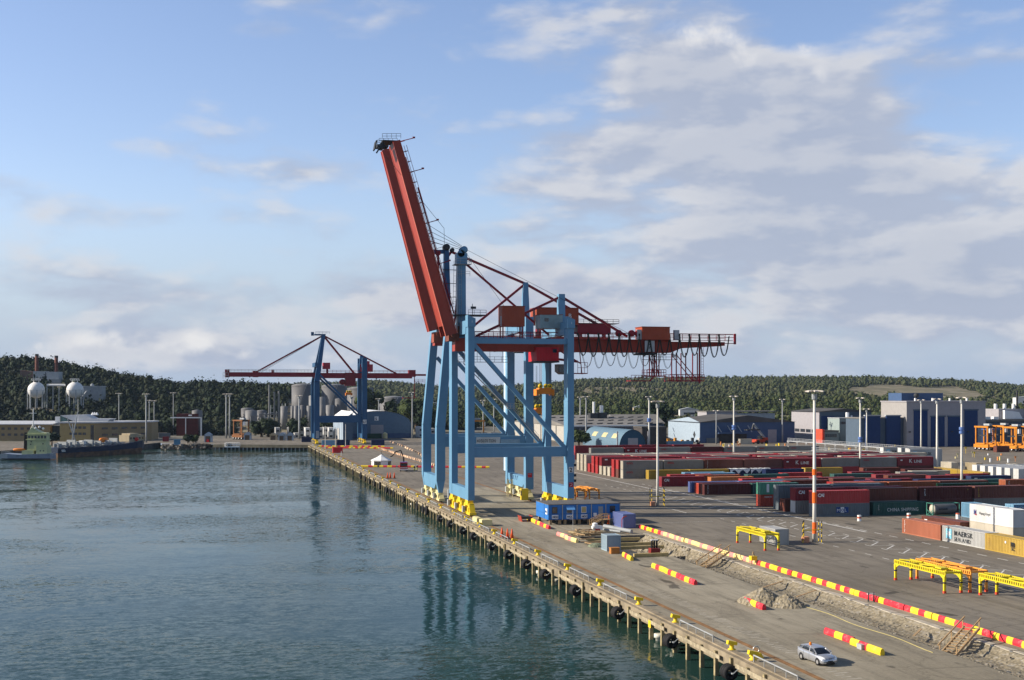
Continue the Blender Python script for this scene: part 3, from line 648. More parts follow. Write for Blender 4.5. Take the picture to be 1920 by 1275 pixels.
    b = MB(); a = p1 + Vector((-3.4, 0, -1)); b.tube((a.x, Yb - 2, a.z), (p0.x - 1.2, Yb - 2, p0.z + 22), .04, n=4); b.tube((p0.x - 1.2, Yb - 2, p0.z + 22), (p0.x - .8, Yb - 2, p0.z + 2), .04, n=4); b.build('boom_rope', DARK, boom)
    b = MB(); b.cbox((p0.x + .9, Yb, p0.z - .4), (2.2, 4.0, 1.6)); b.cbox((p0.x + 2.4, Yb - 1.2, p0.z + 1.2), (1.2, .6, 1.4)); b.tube((p0.x + .7, Yb - 2.8, p0.z), (p0.x + .7, Yb + 2.8, p0.z), .5, n=12); b.build('boom_hinge', mat('hinge_brown', (.16, .05, .03), .6, var=.3), t)
    # mast
    m0 = V3(Wp(864.5, 640, Yc)); m1 = V3(Wp(865.5, 470, Yc)); Xm = m0.x
    b = MB(); b.beam((Xm, Yc, 36.3), (Xm, Yc, m1.z - 2.6), 1.75, 1.9, 1.65, 1.8, up=(0, 1, 0)); b.cbox((Xm, Yc, m1.z - 1.7), (2.2, 2.4, 2.2)); mast = b.build('mast', BLUE, t)
    b = MB(); b.smooth = True; b.lathe((Xm - .2, Yc - 1.2, m1.z - .7), [(.75, 0), (.75, .5)], 16, axis='y'); b.lathe((Xm + .45, Yc - 1.2, m1.z + .1), [(.75, 0), (.75, .5)], 16, axis='y'); b.lathe((Xm + .45, Yc + .6, m1.z + .1), [(.75, 0), (.75, .5)], 16, axis='y'); b.build('sheave', BLUE, mast)
    b = MB(); ladder(b, (Xm - .4, Yc - 1.05, 38), (Xm - .4, Yc - 1.0, m1.z - 3), .5, 1.0); b.rail((Xm - 1.6, Yc - 1.6, m1.z - 2.9), (Xm + 1.9, Yc - 1.6, m1.z - 2.9), 1.1, 3, .045); b.box(Xm - 1.6, Xm + 1.9, Yc - 1.7, Yc + 1.6, m1.z - 3.0, m1.z - 2.9); b.rail((Xm + 1.9, Yc - 1.6, m1.z - 2.9), (Xm + 1.9, Yc + 1.6, m1.z - 2.9), 1.1, 2, .045)
    b.rail((Xm - 1.2, Yc - 1.4, m1.z - 5.4), (Xm + 1.6, Yc - 1.4, m1.z - 5.4), 1.0, 3, .04); b.build('mast_ladder', LGREY, mast)
    b = MB(); b.box(Xm - 2.4, Xm + 4.8, Yc - 2.6, Yc + 2.6, 41.0, 41.15); b.rail((Xm + 1, Yc - 2.6, 41.1), (Xm + 4.8, Yc - 2.6, 41.1), 1.0, 3, .04); b.tube((Xm + 2, Yc - 2, 41), (Xm + 2, Yc - 2, 43.4), .07); b.cbox((Xm + 2.2, Yc - 2, 42.6), (1.1, .3, .5)); b.build('mast_platform', DARK, mast)
    # stays and red bracing
    mt = Vector((Xm + .6, Yc, m1.z - 2.4)); ap = V3(Wp(1052, 556, Yc)); b = MB()
    b.beam(mt, V3(Wp(1029, 628, Yc)), .34, .42); b.build('stay_bar', RED2, t)
    b = MB(); b.beam(V3(Wp(893, 630, Yc - .6)), ap, .42, .5); b.build('stay_bar', RED2, t)
    b = MB(); b.beam(ap, V3(Wp(1176, 631, Yc)), .42, .5); b.build('stay_bar', RED2, t)
    hp = p0 + d * 24 + up * 1.3
    b = MB(); 
    for k in range(4): b.tube((hp.x, Yb - 1.5 + k, hp.z - k * 1.1), (mt.x - .6 + .25 * k, Yb - .8 + .5 * k, m1.z + .9 - .25 * k), .045, n=4)
    for k in range(2): b.tube((mt.x, Yb - .5 + k, m1.z + .4), (90 - 24 * k, Yb - 1 + k, 37), .035, n=4)
    b.build('hoist_rope', DARK, t)
    b = MB(); b.beam((ap.x, Yc, 38), (ap.x, Yc, ap.z + .5), 1.5, 1.5, 1.35, 1.4, up=(0, 1, 0)); b.build('rear_mast', BLUE, t)
    # houses
    def house(name, a, c, Y, dy, m, roof=.12, door=True, num=None, win=None):
        x0, _, z1 = Wp(a[0], a[1], Y); x1, _, z0 = Wp(c[0], c[1], Y); b = MB(); b.box(x0, x1, Y, Y + dy, z0, z1 - roof)
        n = int((x1 - x0) / .55)
        for i in range(1, n): b.box(x0 + i * .55 - .04, x0 + i * .55 + .04, Y - .04, Y, z0 + .05, z1 - roof - .05)
        h = b.build(name, m, t); b = MB(); b.box(x0 - .1, x1 + .1, Y - .1, Y + dy + .1, z1 - roof, z1); b.build('roof', mat('house_roof_red', (.22, .05, .03), .6), h)
        if door: b = MB(); b.box(x0 - .03, x0, Y + .5, Y + 1.4, z0 + .1, z0 + 2.1); b.build('door', LGREY, h)
        if win: b = MB(); b.box(x0 + win[0], x0 + win[0] + .9, Y - .08, Y - .03, z1 - 1.5, z1 - .8); b.build('window', GLS, h)
        return h, x0, x1, z0, z1
    house('electrical_house', (941.5, 573), (984, 612), Yc - 3.4, 3.5, ORED)
    b = MB(); xa, _, za = Wp(943, 612, Yc - 3); xb_, _, _ = Wp(980, 612, Yc - 3)
    for x in (xa, xb_): b.tube((x, Yc - 3, 36.3), (x, Yc - 3, za), .14); b.tube((x, Yc - .5, 36.3), (x, Yc - .5, za), .14)
    b.rail((xa - 2.2, Yc - 3.4, 37.6), (xa, Yc - 3.4, 38.2), 1, 2, .04); b.build('house_support', RED2, t)
    house('cabin_house', (1013, 589), (1055, 616), Yc - 4.5, 4, mat('cabin_grey_green', (.26, .34, .35), .5), win=(.9,))
    house('winch_house', (1204, 612), (1256, 637), Yc - 2.9, 4.4, ORED)
    for k in range(2):
        xk, _, zk = Wp(1198 if k == 0 else 1268, 618, Yc - 2.2); b = MB(); b.cbox((xk, Yc - 2.2, 37.4), (1.1, .9, 2.1)); b.build('switch_cabinet', LGREY, t)
    for px in (1160, 1184, 1196): b = MB(); b.smooth = True; xk = Wp(px, 630, Yc - 2.4)[0]; b.lathe((xk, Yc - 2.6, 37.6), [(.75, 0), (.75, .35)], 14, axis='y'); b.build('rope_drum', RED2, t)
    b = MB(); xk = Wp(1218, 650, Yc - 2.42)[0]; b.cbox((xk, Yc - 2.47, 34.9), (2.2, .1, 2.4)); b.build('gate_panel', LGREY, t)
    text('7', 1.6, (xk - .4, Yc - 2.53, 34.3), BLK, t)
    # trolley with red house
    b = MB(); x0, _, z1 = Wp(1006, 651, Yc - 3.4); x1, _, z0 = Wp(1048, 677, Yc - 3.4); b.box(x0, x1, Yc - 3.4, Yc + 3.4, z0, z1 - .0)
    n = 8
    for i in range(n): xx = x0 + (x1 - x0) * i / n; b.box(xx, xx + .08, Yc - 3.45, Yc - 3.4, z0 + .2, z1)
    tro = b.build('trolley', mat('trolley_red', (.55, .02, .03), .45, var=.08), t)
    b = MB(); b.box(x1 - 1.35, x1 - .5, Yc - 3.5, Yc - 3.46, z1 - 1.1, z1 - .35); b.build('window', GLS, tro)
    b = MB(); b.box(x0 - .1, x1 + .1, Yc - 3.5, Yc + 3.5, z0 - .3, z0); b.box(x0 + .3, x1 - .3, Yc - 2, Yc + 2, z1, 33.6); b.build('trolley_frame', DARK, tro)
    # operator cabin hung right of the trolley
    b = MB(); cx0, _, cz1 = Wp(1043, 683, Yc); cx1, _, cz0 = Wp(1064, 702, Yc); b.prism([(cx0, cz0 + .6), (cx0 + .8, cz0), (cx1, cz0), (cx1, cz1), (cx0, cz1)], Yc - 1.3, Yc + 1.3, 'y'); cab = b.build('operator_cabin', mat('cabin_brown_grey', (.16, .13, .12), .5), t)
    b = MB(); b.box(cx0 + .3, cx1 - .2, Yc - 1.36, Yc - 1.32, cz0 + .5, cz1 - .4); b.build('window', GLS, cab)
    b = MB(); b.beam((x1 - .5, Yc, z0 + .6), (cx1 + 2.2, Yc, cz1 + .6), .3, .5); b.beam((x1 + .2, Yc - 1.6, z1 - .4), (cx1 + 2.4, Yc - 1.6, cz1 + .2), .25, .25); b.beam((cx1 + 2.2, Yc - 1.4, z1), (cx1 + 2.8, Yc - 1.4, cz0), .16, .16); b.box(cx1, cx1 + 4, Yc - 1.6, Yc + 1.6, cz0 + .1, cz0 + .3); b.rail((cx1 + 1.8, Yc - 1.6, cz0 + .3), (cx1 + 4, Yc - 1.6, cz0 + .3), 2.2, 3, .05); b.build('cabin_frame', RED2, cab)
    # festoons
    xa = Wp(1083, 650, Yc - 2.5)[0]; xb_ = Wp(1366, 650, Yc - 2.5)[0]
    festoon(t, xa, xb_, 15, Yc - 2.6, 37.2, 4.4, .085, mat('black_cable', (.02, .025, .02), .5), .05)
    xc = Wp(1090, 650, Yc + 1.7)[0]; xd = Wp(1262, 650, Yc + 1.7)[0]
    festoon(t, xc, xd, 8, Yc + 1.75, 34.2, 3.7, .045, MATS['black_cable'], .08)
    # hanging maintenance stages
    def stage(pa, pb, ytop, ybot, rail_=True):
        b = MB(); xA, _, zb = Wp(pa, ybot, Yc - 1.4); xB = Wp(pb, ybot, Yc - 1.4)[0]; zt = 33.6
        for yy in (Yc - 1.4, Yc + 1.4):
            for x in (xA, xA + (xB - xA) * .42, xB - .3): b.beam((x, yy, zb), (x, yy, zt), .2, .2, up=(0, 1, 0))
            b.beam((xA, yy, zt - .4), (xB - .4, yy, zb + .1), .16, .16); 
        b.box(xA - 1.6, xB + 1.2, Yc - 1.7, Yc + 1.7, zb - .25, zb)
        b.rail((xA - 1.6, Yc - 1.7, zb), (xB + 1.2, Yc - 1.7, zb), 1.25, 8, .06); b.rail((xA - 1.6, Yc + 1.7, zb), (xB + 1.2, Yc + 1.7, zb), 1.25, 8, .05)
        return b
    b = stage(1226, 1238, 0, 704); xq, _, zq = Wp(1206, 704, Yc - 1.4); b.tube((xq, Yc - 1.4, zq), (xq, Yc - 1.4, 33.6), .12); b.box(xq - 2.8, xq + 1.6, Yc - 1.7, Yc + 1.7, zq - 1.25, zq - 1.05); b.rail((xq - 2.8, Yc - 1.7, zq - 1.05), (xq + .6, Yc - 1.7, zq - 1.05), 1.1, 4, .05); b.beam((xq + 1.4, Yc - 1.7, zq - 1.1), (xq + 2.6, Yc - 1.7, zq), .2, .3); b.build('maintenance_stage', RED2, t)
    b = stage(1268, 1310, 0, 713); xq = Wp(1311, 700, Yc - 1.2)[0]; ladder(b, (xq + .6, Yc - 1.5, 27.5), (xq + .6, Yc - 1.5, 34.8), .5, .6); b.beam((xq, Yc - 1.4, 27), (xq, Yc - 1.4, 35), .3, .3, up=(0, 1, 0)); b.build('maintenance_stage', RED2, t)
    b = MB(); xq = Wp(1238, 670, Yc - 2)[0]; xr = Wp(1270, 670, Yc - 2)[0]; b.box(xq - 4, xr, Yc - 2.1, Yc - 1.6, 32.0, 32.1); b.rail((xq - 4, Yc - 2.1, 32.1), (xr, Yc - 2.1, 32.1), 1.1, 6, .04); b.box(xq - 4.5, xq - 1.0, Yc - 2.2, Yc + 2.2, 33.1, 33.5); b.build('under_walkway', DARK, t)
    # walkway between the legs, stairs
    b = MB(); b.box(Xs + .7, Xl - 9, Yf - 2.5, Yf - 1.6, 31.5, 31.6); b.rail((Xs + .7, Yf - 2.5, 31.6), (Xl - 9, Yf - 2.5, 31.6), 1.1, 7, .04)
    for k in range(4): b.tube((Xs + 2 + k * 2.8, Yf - 2.5, 31.6), (Xs + 2 + k * 2.8, Yf - 2.5, 34.8), .05, n=4)
    b.rail((Xs + 2.2, Yf - .6, 31.4), (Xs + 12, Yf - .6, 21.8), 1.0, 9, .04); b.beam((Xs + 2.2, Yf - .6, 31.3), (Xs + 12, Yf - .6, 21.7), .7, .12); b.box(Xs + 11.6, Xs + 13.2, Yf - 1.4, Yf - .2, 21.5, 21.6); b.rail((Xs + 11.6, Yf - 1.4, 21.6), (Xs + 13.2, Yf - 1.4, 21.6), 1.0, 2, .04)
    b.rail((Xs + 13.2, Yf - .6, 21.4), (Xs + 19, Yf - .6, 14.6), 1.0, 5, .04); b.beam((Xs + 13.2, Yf - .6, 21.3), (Xs + 19, Yf - .6, 14.5), .7, .12)
    b.build('access_stair', LGREY, t)
    # leg signs
    xs_ = Xl - .45; zn = Zd(880, Xl * ST + Yn * CT)
    b = MB(); b.cbox((Xl, Yn - 1.13, zn), (.95, .05, 1.15)); pn = b.build('number_panel', mat('panel_grey_white', (.6, .6, .58), .5), t); text('2', 1.15, (Xl - .34, Yn - 1.17, zn - .42), BLK, pn, bold=.03)
    b = MB(); b.cbox((Xl + .02, Yn - 1.03, zn - 3.1), (.95, .04, .95)); pn = b.build('warning_panel', mat('warning_red', (.50, .02, .03), .5), t)
    text('VARNING', .16, (Xl - .36, Yn - 1.06, zn - 2.9), WHITE, pn); b = MB(); b.beam((Xl - .2, Yn - 1.06, zn - 3.4), (Xl + .3, Yn - 1.06, zn - 3.05), .02, .07); b.build('stripe', WHITE, pn)
    for (X, zz) in ((Xs, 39.0), (Xl, 39.0)): text('1', .7, (X - .1, Yn - 1.32, zz), WHITE, t)
    b = MB(); 
    for z in (8.0, 10.1, 6.9): b.cbox((Xl + 1.0, Yn - .4, z), (.55, .4, .5))
    b.build('leg_lamp', BLK, t)
    b = MB(); b.tube((Wp(1022, 900, 280)[0], 280, .2), (Wp(1022, 900, 280)[0], 280, 33), .42, n=12); b.build('cable_duct', mat('duct_tan', (.34, .31, .25), .6, var=.15), t)
    return t
crane_near()
def crane_second():
    Yn, Yf, Yc = 287.5, 306.0, 296.5
    Xs, Xl = 52.4, 73.2
    t = thing('gantry_crane', (0, 0, 0), 0, 'blue quay crane right behind the nearest one, carrying the load rating sign', 'crane', 'ship-to-shore cranes on the quay')
    for Y in (Yn, Yf):
        s = 1 if Y == Yn else -1
        b = MB(); xt = Wp(840, 640, Yn)[0] + .2; b.beam((Xs, Y, 17.3), (xt, Y, 40.2), 2.0, 2.0, 1.7, 2.0, up=(0, 1, 0)); b.beam((Xs, Y, 5.2), (Xs, Y, 17.31), 2.0, 2.0, up=(0, 1, 0)); b.prism([(Xs - 1.0, 5.2), (Xs + 1.0, 5.2), (Xs + .45, 2.2), (Xs - .45, 2.2)], Y - .8, Y + .8, 'y'); b.build('leg', BLUE, t)
        b = MB(); b.beam((Xl, Y, 2.6), (Xl, Y, 42.5), 1.85, 2.0, up=(0, 1, 0)); b.build('leg', BLUE, t)
        b = MB(); b.box(Xs + 1.0, Xl - .93, Y - .55, Y + .55, 12.6, 15.0); pb = b.build('portal_beam', BLUE, t)
        b = MB(); b.box(Xs + 2.2, Xl - .93, Y - .5, Y + .5, 36.4, 37.8); b.build('upper_beam', BLUE, t)
        b = MB(); b.beam((Xs + 2.6, Y, 33.5), (Xl - 1.4, Y, 15.0), .8, .95, up=(0, 1, 0)); b.build('diagonal_brace', BLUE, t)
        if Y == Yn:
            x0, _, z0 = Wp(893, 833, Yn - .6); x1, _, z1 = Wp(938, 822, Yn - .6); b = MB(); b.box(x0, x1, Yn - .62, Yn - .57, z0 + .0, z1 + .3); pn = b.build('load_sign', mat('panel_grey', (.55, .57, .57), .5), pb)
            text('40/50/70 TON', 1.02, (x0 + .12, Yn - .65, z0 + .42), BLK, pn, sx=(x1 - x0 - .3) / 7.4)
            x0, _, z0 = Wp(938.5, 834, Yn - .6); x1, _, z1 = Wp(974, 825, Yn - .6); b = MB(); b.box(x0, x1, Yn - .9, Yn - .57, z0, z1 + .2); b.build('cable_box', mat('box_blue_grey', (.25, .38, .48), .5), pb)
    for X in (Xs, Xl):
        b = MB(); w = 1.0 if X == Xs else .9
        b.prism([(Yn + .9, 5.9 if X == Xs else 5.4), (Yf - .9, 5.9 if X == Xs else 5.4), (Yf - .9, 4.2), (Yf - 3, 2.9), (Yn + 3, 2.9), (Yn + .9, 4.2)], X - w * .85, X + w * .85, 'x'); sb = b.build('sill_beam', BLUE, t)
        bogies(t, X, Yn + 1.4, Yf - 1.4, CREAM, 2.7, 2)
        b = MB(); b.box(X - .8 + (1.8 if X == Xs else 0), X + .8 + (1.8 if X == Xs else 0), Yn + 1.01, Yf - 1.01, 39.2, 41.4); b.build('cross_beam', BLUE, t)
        if X == Xl:
            b = MB()
            for k in range(3):
                y0 = 299.2 - k * 1.75; x_ = X - w * .85 - .03
                b.add([(x_, y0 + .5, 4.2), (x_, y0 + .1, 4.2), (x_, y0 - .5, 5.1), (x_, y0 - .1, 5.1)], [(0, 1, 2, 3)]); b.add([(x_, y0 + .15, 4.95), (x_, y0 - .6, 4.95), (x_, y0 - .75, 5.35)], [(0, 1, 2)])
            b.build('port_emblem', mat('emblem_navy', (.01, .03, .12), .5), sb)
    b = MB(); x1 = 95.5; b.box(52.5, x1, Yc - 1.5, Yc + 1.5, 36.0, 38.4); b.build('girder', RED, t)
    b = MB(); xw = Wp(1079, 620, Yc)[0]; b.box(xw, x1, Yc - 1.8, Yc + 1.8, 39.1, 41.6); b.box(xw + 1, xw + 1.4, Yc - 1, Yc + 1, 38.4, 39.1); b.box(x1 - 1.4, x1 - 1, Yc - 1, Yc + 1, 38.4, 39.1); h = b.build('winch_house', RED2, t)
    b = MB(); b.rail((xw, Yc - 2, 41.7), (x1 + 2, Yc - 2, 41.7), .9, 7, .05); b.box(xw, x1 + 2, Yc - 2.1, Yc + 1.9, 41.6, 41.7); b.build('roof_rail', DARK, h)
    # machinery house with door
    x0, _, z1 = Wp(1006, 577, Yc - 3); x1, _, z0 = Wp(1085, 606, Yc - 3); b = MB(); b.box(x0, x1, Yc - 3, Yc + 3, z0 - .4, z1)
    for i in range(1, 18): xx = x0 + (x1 - x0) * i / 18; b.box(xx, xx + .09, Yc - 3.05, Yc - 3, z0, z1 - .1)
    mh = b.build('machinery_house', ORED, t); b = MB(); b.box(x0 - .15, x1 + .15, Yc - 3.15, Yc + 3.15, z1, z1 + .15); b.build('roof', MATS['house_roof_red'], mh)
    text('B', 1.5, (x1 - 2.6, Yc - 3.1, z0 + 1.2), WHITE, mh)
    b = MB(); b.box(x0 + 1, x0 + 1.4, Yc - 2, Yc + 2, 38.4, z0 - .4); b.box(x1 - 1.4, x1 - 1, Yc - 2, Yc + 2, 38.4, z0 - .4); b.build('house_support', RED2, mh)
    # boom
    p0 = V3(Wp(812, 620, Yc)); p1 = V3(Wp(721, 282, Yc)); d = (p1 - p0).normalized(); up = Vector((0, 1, 0)).cross(d)
    if up.x < 0: up = -up
    b = MB()
    for (y0, y1, lo, hi, lo2, hi2) in ((Yc - 1.5, Yc - 1.0, -1.2, 2.3, -.8, 2.0), (Yc + 1.0, Yc + 1.5, -1.2, 2.3, -.8, 2.0), (Yc - .998, Yc + .998, -1.1, 2.0, -.7, 1.8)):
        vs = []
        for c, l_, h_ in ((p0, lo, hi), (p1, lo2, hi2)):
            for yy in (y0, y1):
                for k in (l_, h_): v = c + up * k; vs.append((v.x, yy, v.z))
        b.add(vs, [(0, 1, 3, 2), (4, 6, 7, 5), (0, 4, 5, 1), (2, 3, 7, 6), (0, 2, 6, 4), (1, 5, 7, 3)])
    bo_ = b.build('boom', RED, t)
    b = MB(); a = p1 + Vector((-.6, 0, .8)); b.cbox((a.x, Yc, a.z), (2.6, 3.6, .5)); b.rail((a.x - 1.3, Yc - 1.8, a.z + .2), (a.x + 1.3, Yc - 1.8, a.z + .2), 1, 3, .05); b.build('boom_tip_platform', DARK, bo_)
    b = MB(); b.cbox((p0.x + 1.6, Yc, p0.z - 1.6), (3.4, 3.4, 2.4)); b.tube((p0.x + 1, Yc - 2.1, p0.z - .8), (p0.x + 1, Yc + 2.1, p0.z - .8), .6, n=12); b.build('boom_hinge', mat('hinge_red_brown', (.28, .07, .04), .6), t)
    # masts
    m1 = V3(Wp(836.5, 464, Yc)); m0 = V3(Wp(838, 640, Yc)); b = MB(); b.beam((m0.x, Yc, 38), (m1.x, Yc, m1.z), 2.0, 1.9, 1.1, 1.4, up=(0, 1, 0)); ms = b.build('mast', BLUE2, t)
    b = MB(); b.smooth = True; b.lathe((m1.x, Yc - .9, m1.z), [(.8, 0), (.8, 1.8)], 14, axis='y'); b.lathe((m1.x + 1.4, Yc - .6, m1.z - .6), [(.5, 0), (.5, 1.2)], 12, axis='y'); b.build('sheave', DARK, ms)
    b = MB(); b.beam((m1.x - 5.2, Yc, m1.z - 1.2), (m1.x, Yc, m1.z - 1.0), .7, .9); b.build('mast_arm', BLUE2, ms)
    ap = V3(Wp(985, 532, Yc)); b = MB(); b.beam((ap.x, Yc, 38), (ap.x, Yc, ap.z + .3), 2.2, 2.0, 1.1, 1.2, up=(0, 1, 0)); b.build('rear_mast', BLUE, t)
    tp = Vector((m1.x + .5, Yc, m1.z - 2.0))
    for a, c, wd in ((tp, V3(Wp(846, 472, Yc)), .5), (V3(Wp(846, 472, Yc)), ap, .5), (ap, V3(Wp(886, 613, Yc)), .5), (ap, V3(Wp(1122, 609, Yc)), .5)):
        b = MB(); b.beam(a, c, wd, wd * 1.1); b.build('stay_bar', RED2, t)
    for sx, top, bot in ((-1.9, 478, 600), (3.6, 492, 610)):
        b = MB(); b.beam((m1.x + sx, Yc, Zd(top, 300)), (m1.x + sx * .7 - .6, Yc, Zd(bot, 300)), .45, .5, up=(0, 1, 0)); b.tube((m1.x + sx, Yc - .5, Zd(top - 4, 300)), (m1.x + sx, Yc + .5, Zd(top - 4, 300)), .6); b.build('folded_stay', RED2, ms)
    b = MB(); 
    for k in range(5): b.beam((m1.x - 1, Yc - 1, 41 + k * 3.2), (m1.x + 3, Yc - 1, 41 + k * 3.2), .5, .1)
    ladder(b, (m1.x + 1.6, Yc - 1, 38), (m1.x + 2.0, Yc - 1, 56), .6, 1.2); b.build('mast_ladder', DARK, ms)
    b = MB(); 
    for k in range(3): b.tube((p0.x - 4.2 + k, Yc, p0.z + 22 - 4 * k), (m1.x, Yc, m1.z + .4), .05, n=4)
    b.build('hoist_rope', DARK, t)
    # lift shaft of the landside legs and the service hut on the bogies
    xL = Wp(952, 700, 312)[0]; b = MB(); b.box(xL - .9, xL + .6, 309, 312.5, 5.5, 36.0); b.build('lift_shaft', mat('pale_blue_panel', (.45, .60, .74), .5), t)
    xh = Wp(980, 940, 284)[0]; b = MB(); b.cbox((xh + .5, 284.4, 1.7), (1.5, 1.6, 2.6)); hb = b.build('service_cabin', YEL, t); b = MB(); b.cbox((xh - .27, 284.4, 2.0), (.05, .9, 1.2)); b.build('window', GLS, hb)
    b = MB(); xq = Wp(951, 940, 300)[0]
    for k in range(4): b.tube((xq + (k % 2) * 1.1, 299 + (k // 2) * 1.2, 0), (xq + (k % 2) * 1.1, 299 + (k // 2) * 1.2, 4.2), .06)
    for k in range(4): b.rail((xq, 299, .6 + k), (xq + 1.1, 299, .6 + k), .4, 1, .04)
    b.build('access_stair', CREAM, t)
    b = MB(); b.cbox((Xl + .05, Yn - 1.03, Zd(892, 294)), (1.0, .05, 1.0)); pn = b.build('warning_panel', MATS['warning_red'], t); text('VARNING', .17, (Xl - .38, Yn - 1.07, Zd(892, 294) + .2), WHITE, pn)
    b = MB(); b.cbox((54.3, 285.2, 2.1), (1.1, 1.2, 1.9)); b.build('cable_reel_box', GREY, t)
    # brown operator cabin and its hangers, seen left of the landside legs
    b = MB(); x0 = Wp(965, 660, Yc)[0]; b.box(x0, x0 + 2.6, Yc - 1.3, Yc + 1.3, Zd(662, 306), 36.0); b.build('trolley', DARK, t)
    return t
crane_second()
def crane_far():
    Yn, Yf, Yc = 622.0, 640.0, 631.0
    Xs, Xl = 53.0, 76.0
    t = thing('gantry_crane', (0, 0, 0), 0, 'far dark blue crane with its red boom lowered over the water', 'crane', 'ship-to-shore cranes on the quay')
    ztop = V3(Wp(606, 630, Yc)); 
    for Y in (Yn, Yf):
        b = MB(); b.beam((Xs, Y, 2.5), (Xs, Y, 30), 2.6, 2.2, 2.6, 2.2, up=(0, 1, 0)); b.beam((Xs, Y, 30), (Wp(606, 640, Yc)[0], Yc + (Y - Yc) * .15, ztop.z), 2.5, 2.0, 1.6, 1.4, up=(0, 1, 0)); b.build('leg', BLUE2, t)
        b = MB(); b.beam((Xl, Y, 2.5), (Xl, Y, 42), 2.4, 2.0, up=(0, 1, 0)); l = b.build('leg', BLUE2, t)
        b = MB(); b.box(Xs + 1.3, Xl - 1.2, Y - .6, Y + .6, 10.5, 13.5); b.build('portal_beam', BLUE2, t)
        b = MB(); b.beam((Xs + 1, Y, 34), (Xl - 1.3, Y, 13.8), .9, 1.0, up=(0, 1, 0)); b.build('diagonal_brace', BLUE2, t)
    for X in (Xs, Xl):
        b = MB(); b.box(X - .8, X + .8, Yn + 1.1, Yf - 1.1, 2.6, 4.8); b.build('sill_beam', BLUE2, t); bogies(t, X, Yn + 1.4, Yf - 1.4, YEL, 2.6, 3)
        b = MB(); b.box(X - .8, X + .8, Yn + 1.0, Yf - 1.0, 37.5, 39.5); b.build('cross_beam', BLUE2, t)
    xL, _, zl = Wp(426, 702, Yc); xR = Wp(772, 708, Yc)[0]; xE = Wp(798, 710, Yc)[0]
    b = MB(); b.box(xL, Xs - 1, Yc - 1.5, Yc + 1.5, 32.6, 34.8); b.box(Wp(474, 700, Yc)[0], Wp(484, 700, Yc)[0], Yc - 1.7, Yc + 1.7, 32.4, 35.6); b.box(Wp(509, 700, Yc)[0], Wp(514, 700, Yc)[0], Yc - 1.2, Yc + 1.2, 34.8, 36.0); b.cbox((xL, Yc, 34.2), (2.2, 3.4, 3.8)); bo_ = b.build('boom', RED2, t)
    b = MB(); b.rail((xL, Yc - 2, 34.9), (Xs - 2, Yc - 2, 34.9), 1.2, 24, .07); b.rail((xL - 2, Yc - 2, 31.5), (xL + .5, Yc - 2, 31.5), 3, 2, .1); b.build('boom_walkway', GREY, bo_)
    b = MB(); b.box(Xs - 1, xR, Yc - 1.5, Yc + 1.5, 32.0, 34.6); b.box(xR, xE, Yc - 1.2, Yc + 1.2, 33.3, 34.2); b.cbox((xR, Yc, 34.5), (3.4, 3.4, 3.4)); gi = b.build('girder', RED2, t)
    b = MB(); b.rail((Xs + 2, Yc - 2, 34.7), (xR, Yc - 2, 34.7), 1.2, 22, .07); xq = Wp(777, 720, Yc)[0]; b.beam((xq, Yc, 22.5), (xq, Yc, 33), .35, .35, up=(0, 1, 0)); b.box(xq - 6, xq + 1, Yc - 1.4, Yc + 1.4, 22.1, 22.5); b.box(xq, xE, Yc - 1.4, Yc + 1.4, 30.2, 30.4); b.rail((xq, Yc - 1.4, 30.4), (xE, Yc - 1.4, 30.4), 1.2, 3, .06); b.build('girder_walkway', RED2, gi)
    for a, c, w_ in ((ztop, Wp(476, 700, Yc), .8), (ztop, Wp(750, 704, Yc), .8), (ztop, Wp(664, 700, Yc), 1.0)):
        b = MB(); b.beam(ztop + Vector((0, 0, .3)), c, w_, w_ * .9); b.build('stay_bar', RED2, t)
    for c in ((490, 698), (482, 700)):
        b = MB(); b.tube(ztop, Wp(c[0], c[1], Yc + 1), .07, n=4); b.build('hoist_rope', DARK, t)
    b = MB(); b.cbox((ztop.x - 1.6, Yc, ztop.z + .6), (5.4, 2.4, .7)); b.rail((ztop.x - 3.8, Yc - 1.2, ztop.z + 1), (ztop.x + 3, Yc - 1.2, ztop.z + 1), 1.1, 4, .06); b.cbox((ztop.x - 5.2, Yc, ztop.z + 1.0), (1.4, .6, 1.8)); b.build('mast_head', BLUE2, t)
    b = MB(); b.beam((Xl - .3, Yc, 34), (Xl - .3, Yc, Zd(668, 640)), 3.0, 2, 1.6, 1.4, up=(0, 1, 0)); b.build('rear_mast', BLUE2, t)
    for (a, c_, nm) in (((606, 680), (619, 692), 'winch_house'), ((676, 683), (699, 697), 'machinery_house')):
        x0, _, z1 = Wp(a[0], a[1], Yc - 2); x1, _, z0 = Wp(c_[0], c_[1], Yc - 2); b = MB(); b.box(x0, x1, Yc - 2.5, Yc + 2.5, z0, z1); 
        if nm[0] == 'm': b.box(x0 + 1, x0 + 4.5, Yc - 2, Yc + 2, z1, z1 + 1.6)
        h = b.build(nm, mat('far_house_red', (.42, .03, .05), .5), t); b = MB(); b.box((x0 + x1) / 2, (x0 + x1) / 2 + .8, Yc - 1, Yc + 1, 34.6, z0); b.build('house_support', RED2, h)
    x0 = Wp(647, 700, Yc)[0]; b = MB(); b.box(x0, x0 + 5, Yc - 2.2, Yc + 2.2, 28.2, 34.8); b.smooth = True; b.lathe((x0 - 1.3, Yc - 1.5, 30.2), [(1.4, 0), (1.4, 3)], 12, axis='y'); b.build('trolley', mat('far_trolley_red', (.22, .02, .025), .5), t)
    b = MB(); b.cbox((Xl, Yn - 1.15, Zd(791, 620)), (1.8, .08, 2.1)); pn = b.build('number_panel', MATS['panel_grey_white'], t); text('67', 1.6, (Xl - .85, Yn - 1.22, Zd(791, 620) - .6), BLK, pn)
